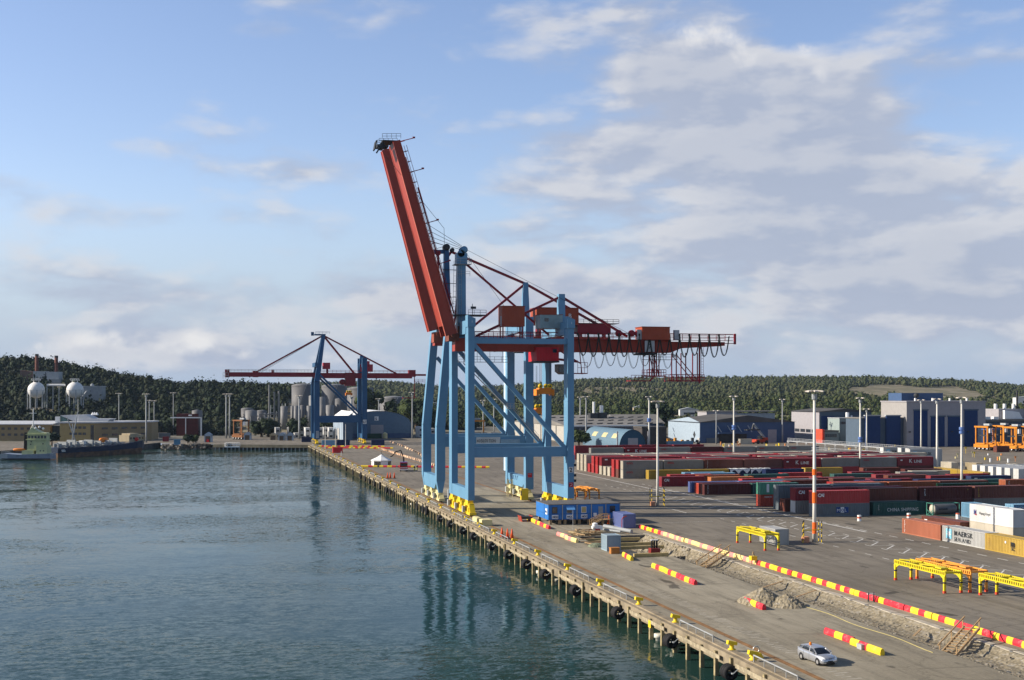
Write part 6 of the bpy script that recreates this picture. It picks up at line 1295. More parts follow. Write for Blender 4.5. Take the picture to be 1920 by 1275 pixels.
# ---------------------------------------------------------------- silver car
def loft(b, secs, m=None):                                              # sections along y: closed loops of (x,z), same length
    n = len(secs[0][1]); vs = [(x, y, z) for y, pr in secs for x, z in pr]
    b.add(vs, [(k * n + i, k * n + (i + 1) % n, (k + 1) * n + (i + 1) % n, (k + 1) * n + i) for k in range(len(secs) - 1) for i in range(n)] + [tuple(range(n)), tuple(range((len(secs) - 1) * n, len(secs) * n))], m)
def car(loc, rz, label, body_m):
    t = thing('parked_car', loc, rz, label, 'car')
    SIL = body_m
    def body_sec(y, zb, zt, hw, sh=.9):
        return (y, [(-hw * .86, zb), (-hw, zb + .12), (-hw * 1.0, zt - .22), (-hw * .95, zt - .08), (-hw * sh * .9, zt), (0, zt + .035), (hw * sh * .9, zt), (hw * .95, zt - .08), (hw, zt - .22), (hw, zb + .12), (hw * .86, zb)])
    S = [body_sec(-2.2, .32, .60, .62), body_sec(-2.12, .24, .70, .76), body_sec(-1.9, .2, .80, .83), body_sec(-1.3, .19, .94, .86), body_sec(-.8, .19, 1.0, .865), body_sec(0, .19, 1.02, .865), body_sec(.8, .19, 1.04, .865), body_sec(1.5, .2, 1.06, .85), body_sec(1.95, .26, 1.08, .80), body_sec(2.15, .34, 1.06, .74), body_sec(2.2, .4, .96, .7)]
    b = MB(); b.smooth = True; loft(b, S); bo = b.build('body', SIL, t)
    def cab(y, z0, zt, w0, wt): return (y, [(-w0, z0), (-wt, zt - .06), (-wt * .85, zt), (0, zt + .03), (wt * .85, zt), (wt, zt - .06), (w0, z0)])
    Cb = [cab(-1.25, .9, .96, .80, .70), cab(-.45, .96, 1.36, .80, .64), cab(.05, .98, 1.47, .80, .62), cab(.7, 1.0, 1.49, .80, .62), cab(1.3, 1.02, 1.45, .79, .62), cab(1.85, 1.04, 1.32, .75, .60), cab(2.12, 1.0, 1.13, .72, .58)]
    b = MB(); b.smooth = True; loft(b, Cb); b.build('cabin', GLS, t)
    b = MB(); b.smooth = True; R_ = [(y, [(x * 1.01, z + .012) for x, z in pr[1:-1]]) for y, pr in Cb[1:]]
    vs = [(x, y, z) for y, pr in R_ for x, z in pr]; n = 5; b.add(vs, [(k * n + i, k * n + i + 1, (k + 1) * n + i + 1, (k + 1) * n + i) for k in range(5) for i in range(n - 1)]); b.build('roof', SIL, t)
    b = MB()
    for s in (-1, 1):
        for (y0, z0, y1, z1, w0, w1) in ((-1.2, .95, -.45, 1.36, .78, .655), (-.02, 1.0, .1, 1.46, .815, .635), (1.5, 1.03, 1.25, 1.4, .80, .61), (1.75, 1.04, 1.6, 1.3, .78, .60)): b.beam((s * w0, y0, z0), (s * w1, y1, z1), .06, .07)
        b.beam((s * .80, -1.2, 1.0), (s * .80, 2.0, 1.08), .05, .08); b.beam((s * .645, -.45, 1.355), (s * .61, 1.5, 1.36), .05, .06)
    b.build('pillars', SIL, t)
    for s in (-1, 1):
        b = MB(); b.add([(s * .50, -2.19, .62), (s * .80, -2.05, .66), (s * .845, -1.55, .88), (s * .70, -1.75, .86), (s * .52, -2.12, .76)], [(0, 1, 2, 3, 4)]); b.v = [(x + s * .012, y - .015, z + .012) for x, y, z in b.v]; b.build('headlight', mat('lamp_glass', (.75, .77, .78), .12), t)
        b = MB(); b.box(s * .86, s * 1.02, -.82, -.66, .98, 1.12) if s > 0 else b.box(s * 1.02, s * .86, -.82, -.66, .98, 1.12); b.build('mirror', SIL, t)
        for y in (-1.38, 1.32):
            w_ = MB(); w_.smooth = True; w_.lathe((s * .88 - (.2 if s > 0 else 0), y, .31), [(.2, 0), (.31, .015), (.31, .185), (.2, .2)], 22, axis='x'); o = w_.build('wheel', RUB, t)
            w_ = MB(); w_.lathe((s * .885 - .005, y, .31), [(.05, 0), (.20, .012)], 14, axis='x'); w_.build('rim', mat('rim_silver', (.5, .5, .5), .3, .6), o)
            w_ = MB(); w_.smooth = True; w_.lathe((s * .868 - .003, y, .34), [(.36, 0), (.36, .006)], 22, axis='x'); w_.build('wheel_arch', BLK, t)
        b = MB(); b.box(s * .868 - .004, s * .868 + .004, -.02, -.005, .35, .98); b.box(s * .868 - .004, s * .868 + .004, .92, .935, .35, .98); b.build('door_gap', DARK, t)
    b = MB(); b.box(-.42, .42, -2.225, -2.15, .28, .38); b.build('grille', BLK, t); b = MB(); b.box(-.26, .26, -2.235, -2.20, .42, .52); b.build('number_plate', BLK, t)
    b = MB(); b.box(-.16, .16, -2.2, -2.13, .66, .71); b.build('grille_slot', BLK, t)
    return t
SILV = mat('car_silver', (.46, .48, .52), .28, .55, var=.02, coat=.6)
c = car((55.35, 108.9, .01), R(6), 'silver hatchback with an orange roof beacon parked on the apron', SILV)
b = MB(); b.smooth = True; b.lathe((-.35, .55, 1.5), [(.13, 0), (.12, .2), (.05, .26)], 12); b.build('beacon', mat('beacon_orange', (.85, .22, .02), .3), c)
# ---------------------------------------------------------------- light masts
def mast(px, py, ptop, label, head='wide', band=False, r=.26, D=None, box=False, sc=1.0):
    if D is None: X, Y = G(px, py); d = X * ST + Y * CT
    else: X, Y = XY(px, D); d = D
    z1 = Zd(ptop, d); t = thing('light_mast', (X, Y, 0), 0, label, 'light mast', 'tall light masts in the port')
    b = MB(); b.smooth = True; b.lathe((0, 0, 0), [(r * 1.25, 0), (r, 6), (r * .72, z1 - 1.2)], 10); p = b.build('pole', GREYP if d > 600 else WHITEP, t)
    if band:
        for k, (a, c_) in enumerate(((1.4, 3.3), (6.5, 8.3), (11.2, 12.2))): b = MB(); b.lathe((0, 0, a), [(r * 1.22, 0), (r * 1.2, c_ - a)], 10); b.build('orange_band', mat('band_orange', (.85, .15, .02), .5), p)
    n = {'wide': 6, 'small': 4}[head]; R_ = 1.1 * min(sc, 1.3); sc = min(sc, 1.2)
    b = MB(); b.lathe((0, 0, z1 - 1.6), [(r * 1.5, 0), (r * 1.5, .9)], 10); b.torus((0, 0, z1 - .2), R_ * .55, .06, 'z', 14, 5)
    for k in range(n): a = k * 2 * math.pi / n + .3; b.beam((0, 0, z1 - .3), (R_ * .8 * math.cos(a), R_ * .8 * math.sin(a), z1 - .15), .08, .08)
    hd = b.build('lamp_ring', GREY, t)
    for k in range(n):
        a = k * 2 * math.pi / n + .3; b = MB(); c_ = Vector((R_ * math.cos(a), R_ * math.sin(a), z1 - .1)); b.beam(c_ - Vector((math.cos(a), math.sin(a), .1)) * .4, c_ + Vector((math.cos(a), math.sin(a), -.35)) * .45, .62 * sc, .22 * sc); b.build('floodlight', LAMPC, hd)
    if box: b = MB(); b.lathe((0, 0, z1 * box), [(r * 2.2, 0), (r * 2.2, .6), (r * 1.2, .6), (r * 1.2, .9), (r * 2.2, .9), (r * 2.2, 1.6)], 10); b.build('cable_box', mat('mast_box_blue', (.10, .18, .42), .5), t)
    return t
GREYP = mat('mast_grey', (.30, .31, .31), .6); WHITEP = mat('mast_white', (.62, .60, .54), .5, var=.06); LAMPC = mat('floodlight_shell', (.62, .56, .48), .5)
mast(1527, 1016, 731, 'tall light mast with orange bands standing in the middle right of the yard', band=True, r=.30, sc=1.0)
mast(1233, 948, 751, 'tall pale light mast without bands right of the site huts', r=.28)
mast(1376, 869, 742, 'slim white mast with a blue box rising from the container rows', head='small', r=.34, box=.50, sc=1.2)
mast(1613, 890, 745, 'slim white mast with a blue box in the centre of the container block', head='small', r=.30, box=.42)
mast(1757, 888, 747, 'white light mast in front of the big grey hall, left one of two', head='small', r=.34)
mast(1803, 925, 744, 'white light mast with a pale blue box in front of the big grey hall', head='small', r=.28, box=.62)
mast(1217, 838, 743, 'white light mast with a blue box right of the arched shed', head='small', r=.44, box=.50, sc=1.5)
mast(1099, 832, 743, 'white light mast left of the arched blue shed', head='small', r=.40, sc=1.6)
mast(1088, 800, 744, 'thin light mast on the warehouse side left of the arched shed', head='small', r=.5, sc=1.8, D=760)
mast(773, 822, 735, 'light mast right of the big blue arched hall', head='small', r=.38, sc=1.7)
mast(424, 822, 738, 'left one of the two tall masts beside the straddle carrier', head='small', r=.40, sc=1.6); mast(430.5, 821, 738, 'right one of the two tall masts beside the straddle carrier', head='small', r=.40, sc=1.6)
mast(561, 806, 741, 'light mast in front of the big grey storage tanks', head='small', r=.5, sc=1.8, D=690)
mast(274, 836, 738, 'tall mast standing on the pier beside the tanker', head='small', r=.40, sc=1.6, D=640)
mast(280, 822, 750, 'thin grey mast just right of the pier mast', head='small', r=.3, D=700); mast(289, 820, 751, 'thin faint mast second to the right of the pier mast', head='small', r=.25, D=720)
mast(223, 812, 737, 'mast before the dark wood behind the yellow office building', head='small', r=.3, D=740, sc=1.6)
mast(325, 815, 736, 'thin mast against the dark wood, above the rocks', head='small', r=.26, D=760, sc=1.6)
mast(1467, 822, 748, 'thin mast left of the first grey hall', head='small', r=.36, D=640, sc=1.5); mast(1625, 832, 766, 'low mast between the two grey halls', head='small', r=.3, D=560, sc=1.3); mast(1727, 842, 749, 'banded mast before the tall blue doors of the grey hall', head='small', r=.3, D=540, sc=1.4, band=False)
mast(1343, 824, 769, 'short lamp mast before the blue warehouse doors', head='small', r=.3, D=620, sc=1.4); mast(710, 805, 747, 'slim mast behind the roof of the arched hall', head='small', r=.35, D=780, sc=1.4); mast(659, 806, 742, 'pale thick mast behind the roof edge of the arched hall', head='small', r=.8, D=800, sc=1.2)
mast(906, 800, 750, 'left one of two thin masts seen through the near crane', head='small', r=.4, D=760, sc=1.4); mast(926, 805, 748, 'right one of two thin masts seen through the near crane', head='small', r=.34, D=740, sc=1.4)
for (px, py, lab) in ((1520, 1016, 'black and yellow guard posts round the foot of the banded mast'), (1231, 948, 'black and yellow guard posts round the foot of the pale mast')):
    X, Y = G(px, py); t = thing('guard_posts', (X, Y, 0), 0, lab, 'guard posts')
    for (dx, dy) in ((-1.9, -1.0), (-.7, 1.1), (1.5, -1.0), (2.0, 1.0)):
        b = MB(); h = 3.6 if px > 1400 else 4.0
        for k in range(8): b.tube((dx, dy, h * k / 8), (dx, dy, h * (k + 1) / 8), .085, n=6, m=k % 2)
        b.build('post', [YEL, BLK], t)
    b = MB(); b.beam((-1.9, -1.0, 2.1), (1.5, -1.0, 2.1), .1, .14); b.build('cross_bar', YEL, t); b = MB(); b.box(-1.5, -.5, -.6, .4, 0, .9); b.build('box', mat('box_salmon', (.62, .28, .16), .6), t)
# ---------------------------------------------------------------- buildings and tanks in the distance
def paint(n, c, **k): return mat(n, tuple(x * .72 for x in c), k.pop('rough', .6), var=.06, **k)
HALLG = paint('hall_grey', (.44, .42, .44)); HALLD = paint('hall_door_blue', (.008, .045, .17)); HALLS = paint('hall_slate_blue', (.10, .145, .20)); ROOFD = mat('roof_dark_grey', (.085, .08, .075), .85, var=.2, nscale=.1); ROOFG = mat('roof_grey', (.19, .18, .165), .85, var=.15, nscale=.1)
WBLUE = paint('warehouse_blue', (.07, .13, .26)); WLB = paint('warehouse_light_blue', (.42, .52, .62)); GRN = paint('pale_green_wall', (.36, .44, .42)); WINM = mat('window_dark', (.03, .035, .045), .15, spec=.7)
def part(name, parent, m, f):
    b = MB(); f(b); return b.build(name, m, parent)
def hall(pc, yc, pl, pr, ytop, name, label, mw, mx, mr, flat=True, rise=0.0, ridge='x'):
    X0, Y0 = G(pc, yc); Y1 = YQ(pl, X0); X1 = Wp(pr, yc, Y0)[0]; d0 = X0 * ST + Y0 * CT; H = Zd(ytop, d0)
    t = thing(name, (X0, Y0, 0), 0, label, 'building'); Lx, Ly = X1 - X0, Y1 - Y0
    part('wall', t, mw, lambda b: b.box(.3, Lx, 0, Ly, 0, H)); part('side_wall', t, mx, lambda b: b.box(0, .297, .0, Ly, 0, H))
    if flat: part('roof', t, mr, lambda b: b.box(-.3, Lx + .3, -.3, Ly + .3, H, H + .5))
    elif ridge == 'x': part('roof', t, mr, lambda b: b.prism([(-.8, H), (Ly + .8, H), (Ly / 2, H + rise)], -.5, Lx + .5, 'x'))
    else: part('roof', t, mr, lambda b: b.prism([(-.8, H), (Lx + .8, H), (Lx / 2, H + rise)], -.5, Ly + .5, 'y'))
    return t, X0, Y0, Lx, Ly, H, d0
# big grey hall with blue doors
t, X0, Y0, Lx, Ly, H, d0 = hall(1700, 838, 1652, 1848, 754, 'workshop_hall', 'biggest grey hall with four tall dark blue doors, at the right', HALLG, paint('hall_light_grey', (.42, .40, .385)), HALLG)
def fx(px, Y): return Wp(px, 800, Y)[0]
for (a, c, yt) in ((1713, 1739, 770), (1745, 1771, 782), (1777, 1801, 782), (1808, 1833, 770)):
    xa, xb = fx(a, Y0) - X0, fx(c, Y0) - X0; h = Zd(yt, d0)
    dr = part('door', t, HALLD, lambda b: (b.box(xa, xb, -.12, -.003, 0, h), [b.box(xa, xb, -.2, -.12, k * 1.6, k * 1.6 + .12) for k in range(1, int(h / 1.6))]))
    part('door_frame', dr, HALLS, lambda b: (b.box(xa - .4, xb + .4, -.3, -.2, h, h + .6)))
part('roof_house', t, WBLUE, lambda b: b.box(8, 30, 18, 30, H + .5, H + 4.2)); part('roof_ball', t, DARK, lambda b: (setattr(b, 'smooth', True), b.lathe((14, 15, H + 3.0), [(.1, -1.3), (1.0, -.8), (1.3, 0), (1.0, .9), (.1, 1.3)], 12), b.tube((14, 15, H), (14, 15, H + 2), .3)))
for k in range(5): part('lamp', t, DARK, lambda b: b.cbox((6.5 + k * 8.4 - 8.4 * (k == 0) * .6, -.3, 6.9), (.9, .5, .5)))
for k in range(4): part('roof_vent', t, WHITE, lambda b: b.tube((8 + k * 9, 6, H + .5), (8 + k * 9, 6, H + 1.8), .5))
# lower door block left of it
Y1b = Y0 + 3; X1b = fx(1614, Y1b); t = thing('workshop_annex', (X1b, Y1b, 0), 0, 'lower blue grey workshop with two dark blue doors left of the biggest hall', 'building'); d1 = X1b * ST + Y1b * CT; hh = Zd(785, d1); LL = fx(1694, Y1b) - X1b
part('wall', t, HALLS, lambda b: b.box(0, LL, 0, 14, 0, hh)); part('roof', t, ROOFG, lambda b: b.box(-.3, LL, -.3, 14, hh, hh + .5))
for (a, c) in ((1621, 1648), (1660, 1686)):
    xa, xb = fx(a, Y1b) - X1b, fx(c, Y1b) - X1b; dr = part('door', t, HALLD, lambda b: (b.box(xa, xb, -1.2, -.003, 0, hh + 1.2), [b.box(xa, xb, -1.3, -1.2, k * 1.5, k * 1.5 + .12) for k in range(1, 9)])); part('door_hood', dr, LGREY, lambda b: b.box(xa - .5, xb + .3, -1.5, 0, hh + 1.2, hh + 1.7))
# first grey hall, shade on its front put into a dark blue wall
t, X0, Y0, Lx, Ly, H, d0 = hall(1536, 829, 1484, 1634, 772, 'grey_hall', 'grey gabled hall with a band of windows, left of the pale green building', HALLS, HALLG, ROOFD, False, 1.6, 'y')
xa, xb = fx(1540, Y0) - X0, fx(1564, Y0) - X0; part('door', t, HALLD, lambda b: b.box(xa, xb, -.1, -.003, 0, H - 2.2))
for k in range(4): part('window', t, WINM, lambda b: b.box(-.06, -.003, 3 + k * (Ly - 6) / 4, 3 + (k + .82) * (Ly - 6) / 4, 4.6, 6.2))
# pale green building and low annex
X0, Y0 = G(1574, 831); t = thing('pale_green_building', (X0, Y0, 0), 0, 'pale green box building with three window bands and a white roof vent', 'building'); d0 = X0 * ST + Y0 * CT; H = Zd(785, d0); L = fx(1614, Y0) - X0
part('wall', t, GRN, lambda b: b.box(0, L, 0, 12, 0, H)); part('roof', t, LGREY, lambda b: b.box(-.2, L + .2, -.2, 12.2, H, H + .4))
for k in range(3): part('window', t, WINM, lambda b: b.box(.6 + k * L / 3, -.3 + (k + 1) * L / 3, -.06, -.003, H - 2.7, H - 1.5))
part('roof_vent', t, WHITE, lambda b: (b.tube((L * .6, 5, H + .4), (L * .6, 5, H + 3), .9), b.tube((L * .8, 5, H + .4), (L * .8, 5, H + 1.4), .5)))
X0, Y0 = G(1541, 832); t = thing('office_annex', (X0, Y0, 0), 0, 'low pale office with a bright orange red end wall', 'building'); L = fx(1573, Y0) - X0; part('wall', t, GRN, lambda b: b.box(1.2, L, 0, 8, 0, 6)); part('end_wall', t, mat('signal_red', (.75, .08, .04), .5), lambda b: b.box(0, 1.19, -.4, 8, 0, 7)); part('roof', t, ROOFD, lambda b: b.box(1.2, L, -.3, 8, 6, 6.5))
for k in range(6): part('window', t, WINM, lambda b: b.box(1.9 + k * 1.05, 2.6 + k * 1.05, -.06, -.003, 3.2, 4.8))
# long blue warehouse
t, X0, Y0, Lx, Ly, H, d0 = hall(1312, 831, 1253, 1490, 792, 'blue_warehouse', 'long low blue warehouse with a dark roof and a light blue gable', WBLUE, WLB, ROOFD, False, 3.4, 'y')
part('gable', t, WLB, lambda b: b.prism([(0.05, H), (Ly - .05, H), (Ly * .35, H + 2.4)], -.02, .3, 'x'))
part('gate', t, HALLG, lambda b: b.box(fx(1440, Y0) - X0, fx(1456, Y0) - X0, -.1, -.003, 0, 6.5)); part('loading_bay', t, DARK, lambda b: b.box(fx(1343, Y0) - X0, fx(1400, Y0) - X0, -.08, -.003, 0, 4.4)); part('canopy', t, WBLUE, lambda b: b.box(fx(1343, Y0) - X0, fx(1402, Y0) - X0, -3, 0, 4.6, 5.4))
for k in range(4): xk = fx(1345 + k * 19, Y0) - X0; part('canopy_strut', t, LGREY, lambda b: b.beam((xk, -.1, 8.6), (xk + 1.2, -2.4, 5.4), .3, .3))
part('emblem', t, DARK, lambda b: b.prism([(Ly * .16 - 1.6, 4), (Ly * .16, 5.8), (Ly * .16 + 1.6, 4), (Ly * .16, 2.2)], -.1, -.02, 'x'))
X0, Y0 = XY(1325, 790); t = thing('distant_shed', (X0, Y0, 0), 0, 'grey flat shed showing above the roof of the long blue warehouse', 'building'); part('wall', t, HALLG, lambda b: b.box(0, 20, 0, 15, 0, 13)); part('wall', t, LGREY, lambda b: b.box(20.01, 46, 1, 15, 0, 12)); part('roof', t, ROOFG, lambda b: b.box(-.4, 46.4, -.4, 15.4, 13, 13.5))
# wide grey roofed warehouse in the middle
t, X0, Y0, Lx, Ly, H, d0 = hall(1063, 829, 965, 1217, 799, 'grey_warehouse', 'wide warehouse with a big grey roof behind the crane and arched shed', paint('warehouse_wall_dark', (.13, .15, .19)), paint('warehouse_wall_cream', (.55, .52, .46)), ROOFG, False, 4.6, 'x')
part('fascia', t, WHITE, lambda b: b.box(0, Lx, -.9, -.6, H - .2, H + .45))
for k in range(14): part('window', t, WINM, lambda b: b.box(1.5 + k * Lx / 14.3, 3.2 + k * Lx / 14.3, -.08, -.003, H - 2.2, H - 1.0))
for k in range(7): part('wall_panel', t, paint('panel_shadow', (.10, .10, .10)), lambda b: b.box(-.1, -.003, 4 + k * Ly / 7.2, 5.5 + k * Ly / 7.2, 0, H - .4))  # dark vertical stripes along the cream side wall
tan_ = math.atan2(4.6, Ly / 2 + .8)
for r_i in range(3):
    for k in range(10):
        u = (r_i + .6) / 3.6; y = -.8 + (Ly / 2 + .8) * u; z = H + 4.6 * u
        part('skylight', t, mat('skylight_dark', (.05, .05, .05), .5), lambda b: b.beam((2 + k * 5.5, y, z + .15), (5.5 + k * 5.5, y + 1.5, z + .38), .3, .5))
part('roof_vent', t, DARK, lambda b: b.cbox((Lx * .60, Ly * .35, H + 4.4), (5, 4, 3))); part('chimney', t, WHITE, lambda b: b.tube((Lx * .60, Ly * .35, H + 5.9), (Lx * .60, Ly * .35, H + 12), .7)); part('chimney', t, WHITE, lambda b: b.tube((Lx * .70, Ly * .35, H + 3.9), (Lx * .70, Ly * .35, H + 10), 1.0)); part('roof_vent', t, DARK, lambda b: b.cbox((Lx * .70, Ly * .35, H + 4.6), (5, 4, 3)))
# long roofs farther right of it and dark block beside the arched shed
X0, Y0 = G(1204, 838); t = thing('brown_depot', (X0, Y0, 0), 0, 'dark brown flat depot right of the arched blue shed', 'building'); part('wall', t, mat('depot_brown', (.07, .06, .055), .8), lambda b: b.box(0, fx(1250, Y0) - X0, 0, 12, 0, Zd(806, Y0))); part('roof', t, ROOFD, lambda b: b.box(-.3, fx(1251, Y0) - X0, -.3, 12, Zd(806, Y0), Zd(806, Y0) + .6))
X0, Y0 = XY(1160, 690); t = thing('rear_warehouse', (X0, Y0, 0), 0, 'second grey warehouse roof behind the wide one, beside the dark tree', 'building'); part('wall', t, HALLS, lambda b: b.box(0, 26, 0, 30, 0, 8.2)); part('roof', t, ROOFG, lambda b: b.prism([(-.8, 8.2), (30.8, 8.2), (15, 13)], -.5, 26.5, 'x'))
# arched sheds
def arched(X0, X1, Y0, Y1, H, hw, name, label, mroof, mfront, door=None, nseg=20, e=2.0):
    t = thing(name, (X0, Y0, 0), 0, label, 'building'); w = (X1 - X0); prof = []
    for i in range(nseg + 1):
        a = math.pi * i / nseg; prof.append((w / 2 - w / 2 * math.cos(a), hw + (H - hw) * math.sin(a) ** (2 / e)))
    full = [(0, 0)] + prof + [(w, 0)]
    b = MB(); b.prism(full, 0, .3, 'y'); b.build('front_wall', mfront, t)
    b = MB(); b.smooth = False; pts = [(0, 0)] + prof + [(w, 0)]; vs = [(x, y, z) for y in (-.35, Y1 - Y0) for x, z in [((x - w / 2) * 1.01 + w / 2, z * 1.01) for x, z in pts]]; n = len(pts)
    b.add(vs, [(i, i + 1, n + i + 1, n + i) for i in range(n - 1)]); b.add([(x, .31, z) for x, z in full], [tuple(range(len(full)))]); b.build('roof', mroof, t)
    return t, w
AB = paint('arch_front_blue', (.03, .10, .17))
X0, Y0 = G(1161, 843); X1 = fx(1211, Y0); Yb_ = YQ(1093, X0)
t, w_ = arched(X0, X1, Y0, Yb_, Zd(806, X0 * ST + Y0 * CT), 1.0, 'arched_shed', 'blue shed with a barrel roof and three tan skylights', paint('arch_roof_blue', (.15, .25, .33)), AB)
part('door', t, HALLG, lambda b: b.box(w_ * .33, w_ * .70, -.1, -.003, 0, 5.0)); part('door_post', t, HALLG, lambda b: b.box(-1.2, -.7, -.6, -.2, 0, 8)); part('door_post', t, HALLG, lambda b: b.box(w_ + .6, w_ + 1.1, -.6, -.2, 0, 8))
L = Yb_ - Y0
for k in range(3):
    a0 = math.pi * .16; a1 = math.pi * .27; Hh = Zd(806, 570); b = MB(); y0 = L * (.12 + .27 * k); vs = []
    for y in (y0, y0 + L * .12):
        for a in (a0, (a0 + a1) / 2, a1): vs.append((w_ / 2 - w_ / 2 * 1.03 * math.cos(a), y, (1.0 + (Hh - 1.0) * math.sin(a)) * 1.03))
    b.add(vs, [(0, 1, 4, 3), (1, 2, 5, 4)]); b.build('skylight', mat('skylight_tan', (.50, .44, .24), .5), t)
X0, Y0 = G(648, 822); X1 = fx(771, Y0); dh = X0 * ST + Y0 * CT
t, w_ = arched(X0, X1, Y0, Y0 + 60, Zd(771, dh), 7.5, 'arched_hall', 'big blue arched hall with a grey door and a square emblem, left of the crane', WHITE, paint('hall_front_blue', (.13, .22, .32)))
xa = fx(695, Y0) - X0; xb = fx(719, Y0) - X0; part('door', t, HALLG, lambda b: b.box(xa, xb, -.15, -.003, 0, Zd(797, dh))); part('plinth', t, WBLUE, lambda b: (b.box(0, xa - .4, -.1, -.003, 0, 2.6), b.box(xb + .4, w_, -.1, -.003, 0, 2.6)))
xc = fx(706, Y0) - X0; lg = part('emblem_board', t, WHITE, lambda b: b.box(xc - 1.1, xc + 1.1, -.2, -.1, Zd(789, dh), Zd(781, dh))); text('S', 2.0, (xc - .7, -.25, Zd(788, dh)), BLK, lg, bold=.06)
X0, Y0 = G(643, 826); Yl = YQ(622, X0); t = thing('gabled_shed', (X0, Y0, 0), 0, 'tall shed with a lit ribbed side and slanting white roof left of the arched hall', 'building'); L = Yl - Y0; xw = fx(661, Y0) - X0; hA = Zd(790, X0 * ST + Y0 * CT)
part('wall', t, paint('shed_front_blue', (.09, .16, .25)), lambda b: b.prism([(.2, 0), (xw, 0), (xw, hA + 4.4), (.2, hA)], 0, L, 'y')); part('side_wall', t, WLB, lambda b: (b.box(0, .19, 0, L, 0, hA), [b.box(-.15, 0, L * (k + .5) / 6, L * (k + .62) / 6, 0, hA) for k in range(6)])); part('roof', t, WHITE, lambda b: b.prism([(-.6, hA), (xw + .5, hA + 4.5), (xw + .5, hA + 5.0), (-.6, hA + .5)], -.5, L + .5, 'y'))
# storage tanks
TANK = mat('tank_grey', (.125, .125, .13), .6, var=.10, nscale=.2, dirt=(.16, .15, .14), dirt_amt=.5, dscale=.4, stretch=(1, 1, .25)); TANK2 = mat('tank_pale', (.19, .19, .19), .6, var=.08)
def tankat(px0, px1, yt, yb, d, lab, m=TANK, dome=True, grp='grey storage tanks'):
    X, Y = XY((px0 + px1) / 2, d); r = (px1 - px0) / 2 * d / F; z1 = Zd(yt, d); z0 = max(0, Zd(yb, d)); z0 = min(z0, float(hill_z(np.array(X), np.array(Y))))
    t = thing('storage_tank', (X, Y, 0), 0, lab, 'tank', grp)
    b = MB(); b.smooth = True; b.lathe((0, 0, 0), [(r, z0 - 1), (r, z1)], 32); b.build('shell', m, t); b = MB(); b.smooth = True; b.lathe((0, 0, z1), [(r, 0), (r * .6, r * .09 if dome else .1), (r * .05, r * .14 if dome else .12)], 32); b.build('roof', TANK2, t)
    if r > 5: b = MB(); b.torus((0, 0, z1 - 1.0), r + .1, .12, 'z', 32, 4); b.torus((0, 0, z1 * .5 + z0 * .5), r + .05, .08, 'z', 32, 4); b.build('wind_girder', TANK2, t); b = MB(); [b.beam((r * math.cos(-2.6 + i * .10) * 1.02, r * math.sin(-2.6 + i * .10) * 1.02, z0 + (z1 - z0) * i / 12), (r * math.cos(-2.6 + (i + 1) * .10) * 1.02, r * math.sin(-2.6 + (i + 1) * .10) * 1.02, z0 + (z1 - z0) * (i + 1) / 12), .5, .3) for i in range(12)]; b.build('spiral_stair', GREY, t)
    return t
for a in ((547, 591, 722, 800, 905, 'huge grey storage tank left of the far crane leg'), (603, 650, 723, 800, 905, 'huge grey storage tank in the middle, seen through the far crane'), (651, 700, 728, 800, 945, 'huge grey storage tank right of the far crane legs'), (711, 764, 746, 800, 900, 'wide low storage tank above the arched hall roof'),
          (579, 596, 742, 800, 850, 'middle sized tank half behind the far crane seaside leg', TANK2), (597, 610, 745, 800, 845, 'middle sized tank just right of the far crane seaside leg', TANK2), (526, 539, 762, 800, 800, 'small upright tank at the left end of the small tank row', TANK2), (545, 552, 761, 800, 805, 'narrow upright tank second in the small tank row', TANK2), (551, 560, 761, 800, 795, 'pale upright tank third in the small tank row', TANK2),
          (563, 571, 760, 800, 805, 'dark upright tank fourth in the small tank row'), (575, 585, 761, 800, 795, 'upright tank beside the far crane seaside leg', TANK2), (598, 609, 760, 800, 800, 'small tank between the far crane legs on the left', TANK2), (611, 626, 760, 800, 795, 'squat tank between the far crane legs on the right', TANK2), (628, 646, 748, 800, 850, 'grey tank behind the far crane brace'), (674, 684, 748, 800, 850, 'tall thin tank right of the far crane legs', TANK2),
          (452, 475, 766, 806, 850, 'low domed tank at the left end of the chemical works'), (460, 482, 770, 806, 820, 'low pale tank in front of the domed one at the chemical works', TANK2), (481, 500, 770, 806, 830, 'low grey tank right of the pale one at the chemical works')): tankat(*a[:6], **({'m': a[6]} if len(a) > 6 else {}))
X, Y = XY(515, 815); t = thing('process_plant', (X, Y, 0), 0, 'tangle of grey process towers, pipes and thin chimneys beside the tanks', 'process plant')
rs = random.Random(5)
for (dx, h, r) in ((-3.4, 30, .55), (-.2, 25.5, .5), (2.6, 26, .6), (-7, 12, .3)): part('chimney', t, TANK2, lambda b: b.tube((dx, 0, 0), (dx, 0, h), r, n=10))
for k in range(4): part('frame_tower', t, GREY, lambda b: ([b.tube((-6 + k * 3.6 + i * 2, j * 3, 0), (-6 + k * 3.6 + i * 2, j * 3, 12 + (k * 5) % 9), .18, n=4) for i in (0, 1) for j in (0, 1)], [b.box(-6.2 + k * 3.6, -3.8 + k * 3.6, -.2, 3.2, z, z + .25) for z in range(3, 12 + (k * 5) % 9, 3)]))
for k in range(9):
    x0 = rs.uniform(-22, 22); z = rs.uniform(2.5, 12); L = rs.uniform(5, 14); part('pipe', t, TANK2, lambda b: b.path([(x0, -2, 1), (x0, -2, z), (x0 + L, -2 + k * .3, z), (x0 + L, -1, 1)], .42, 6))
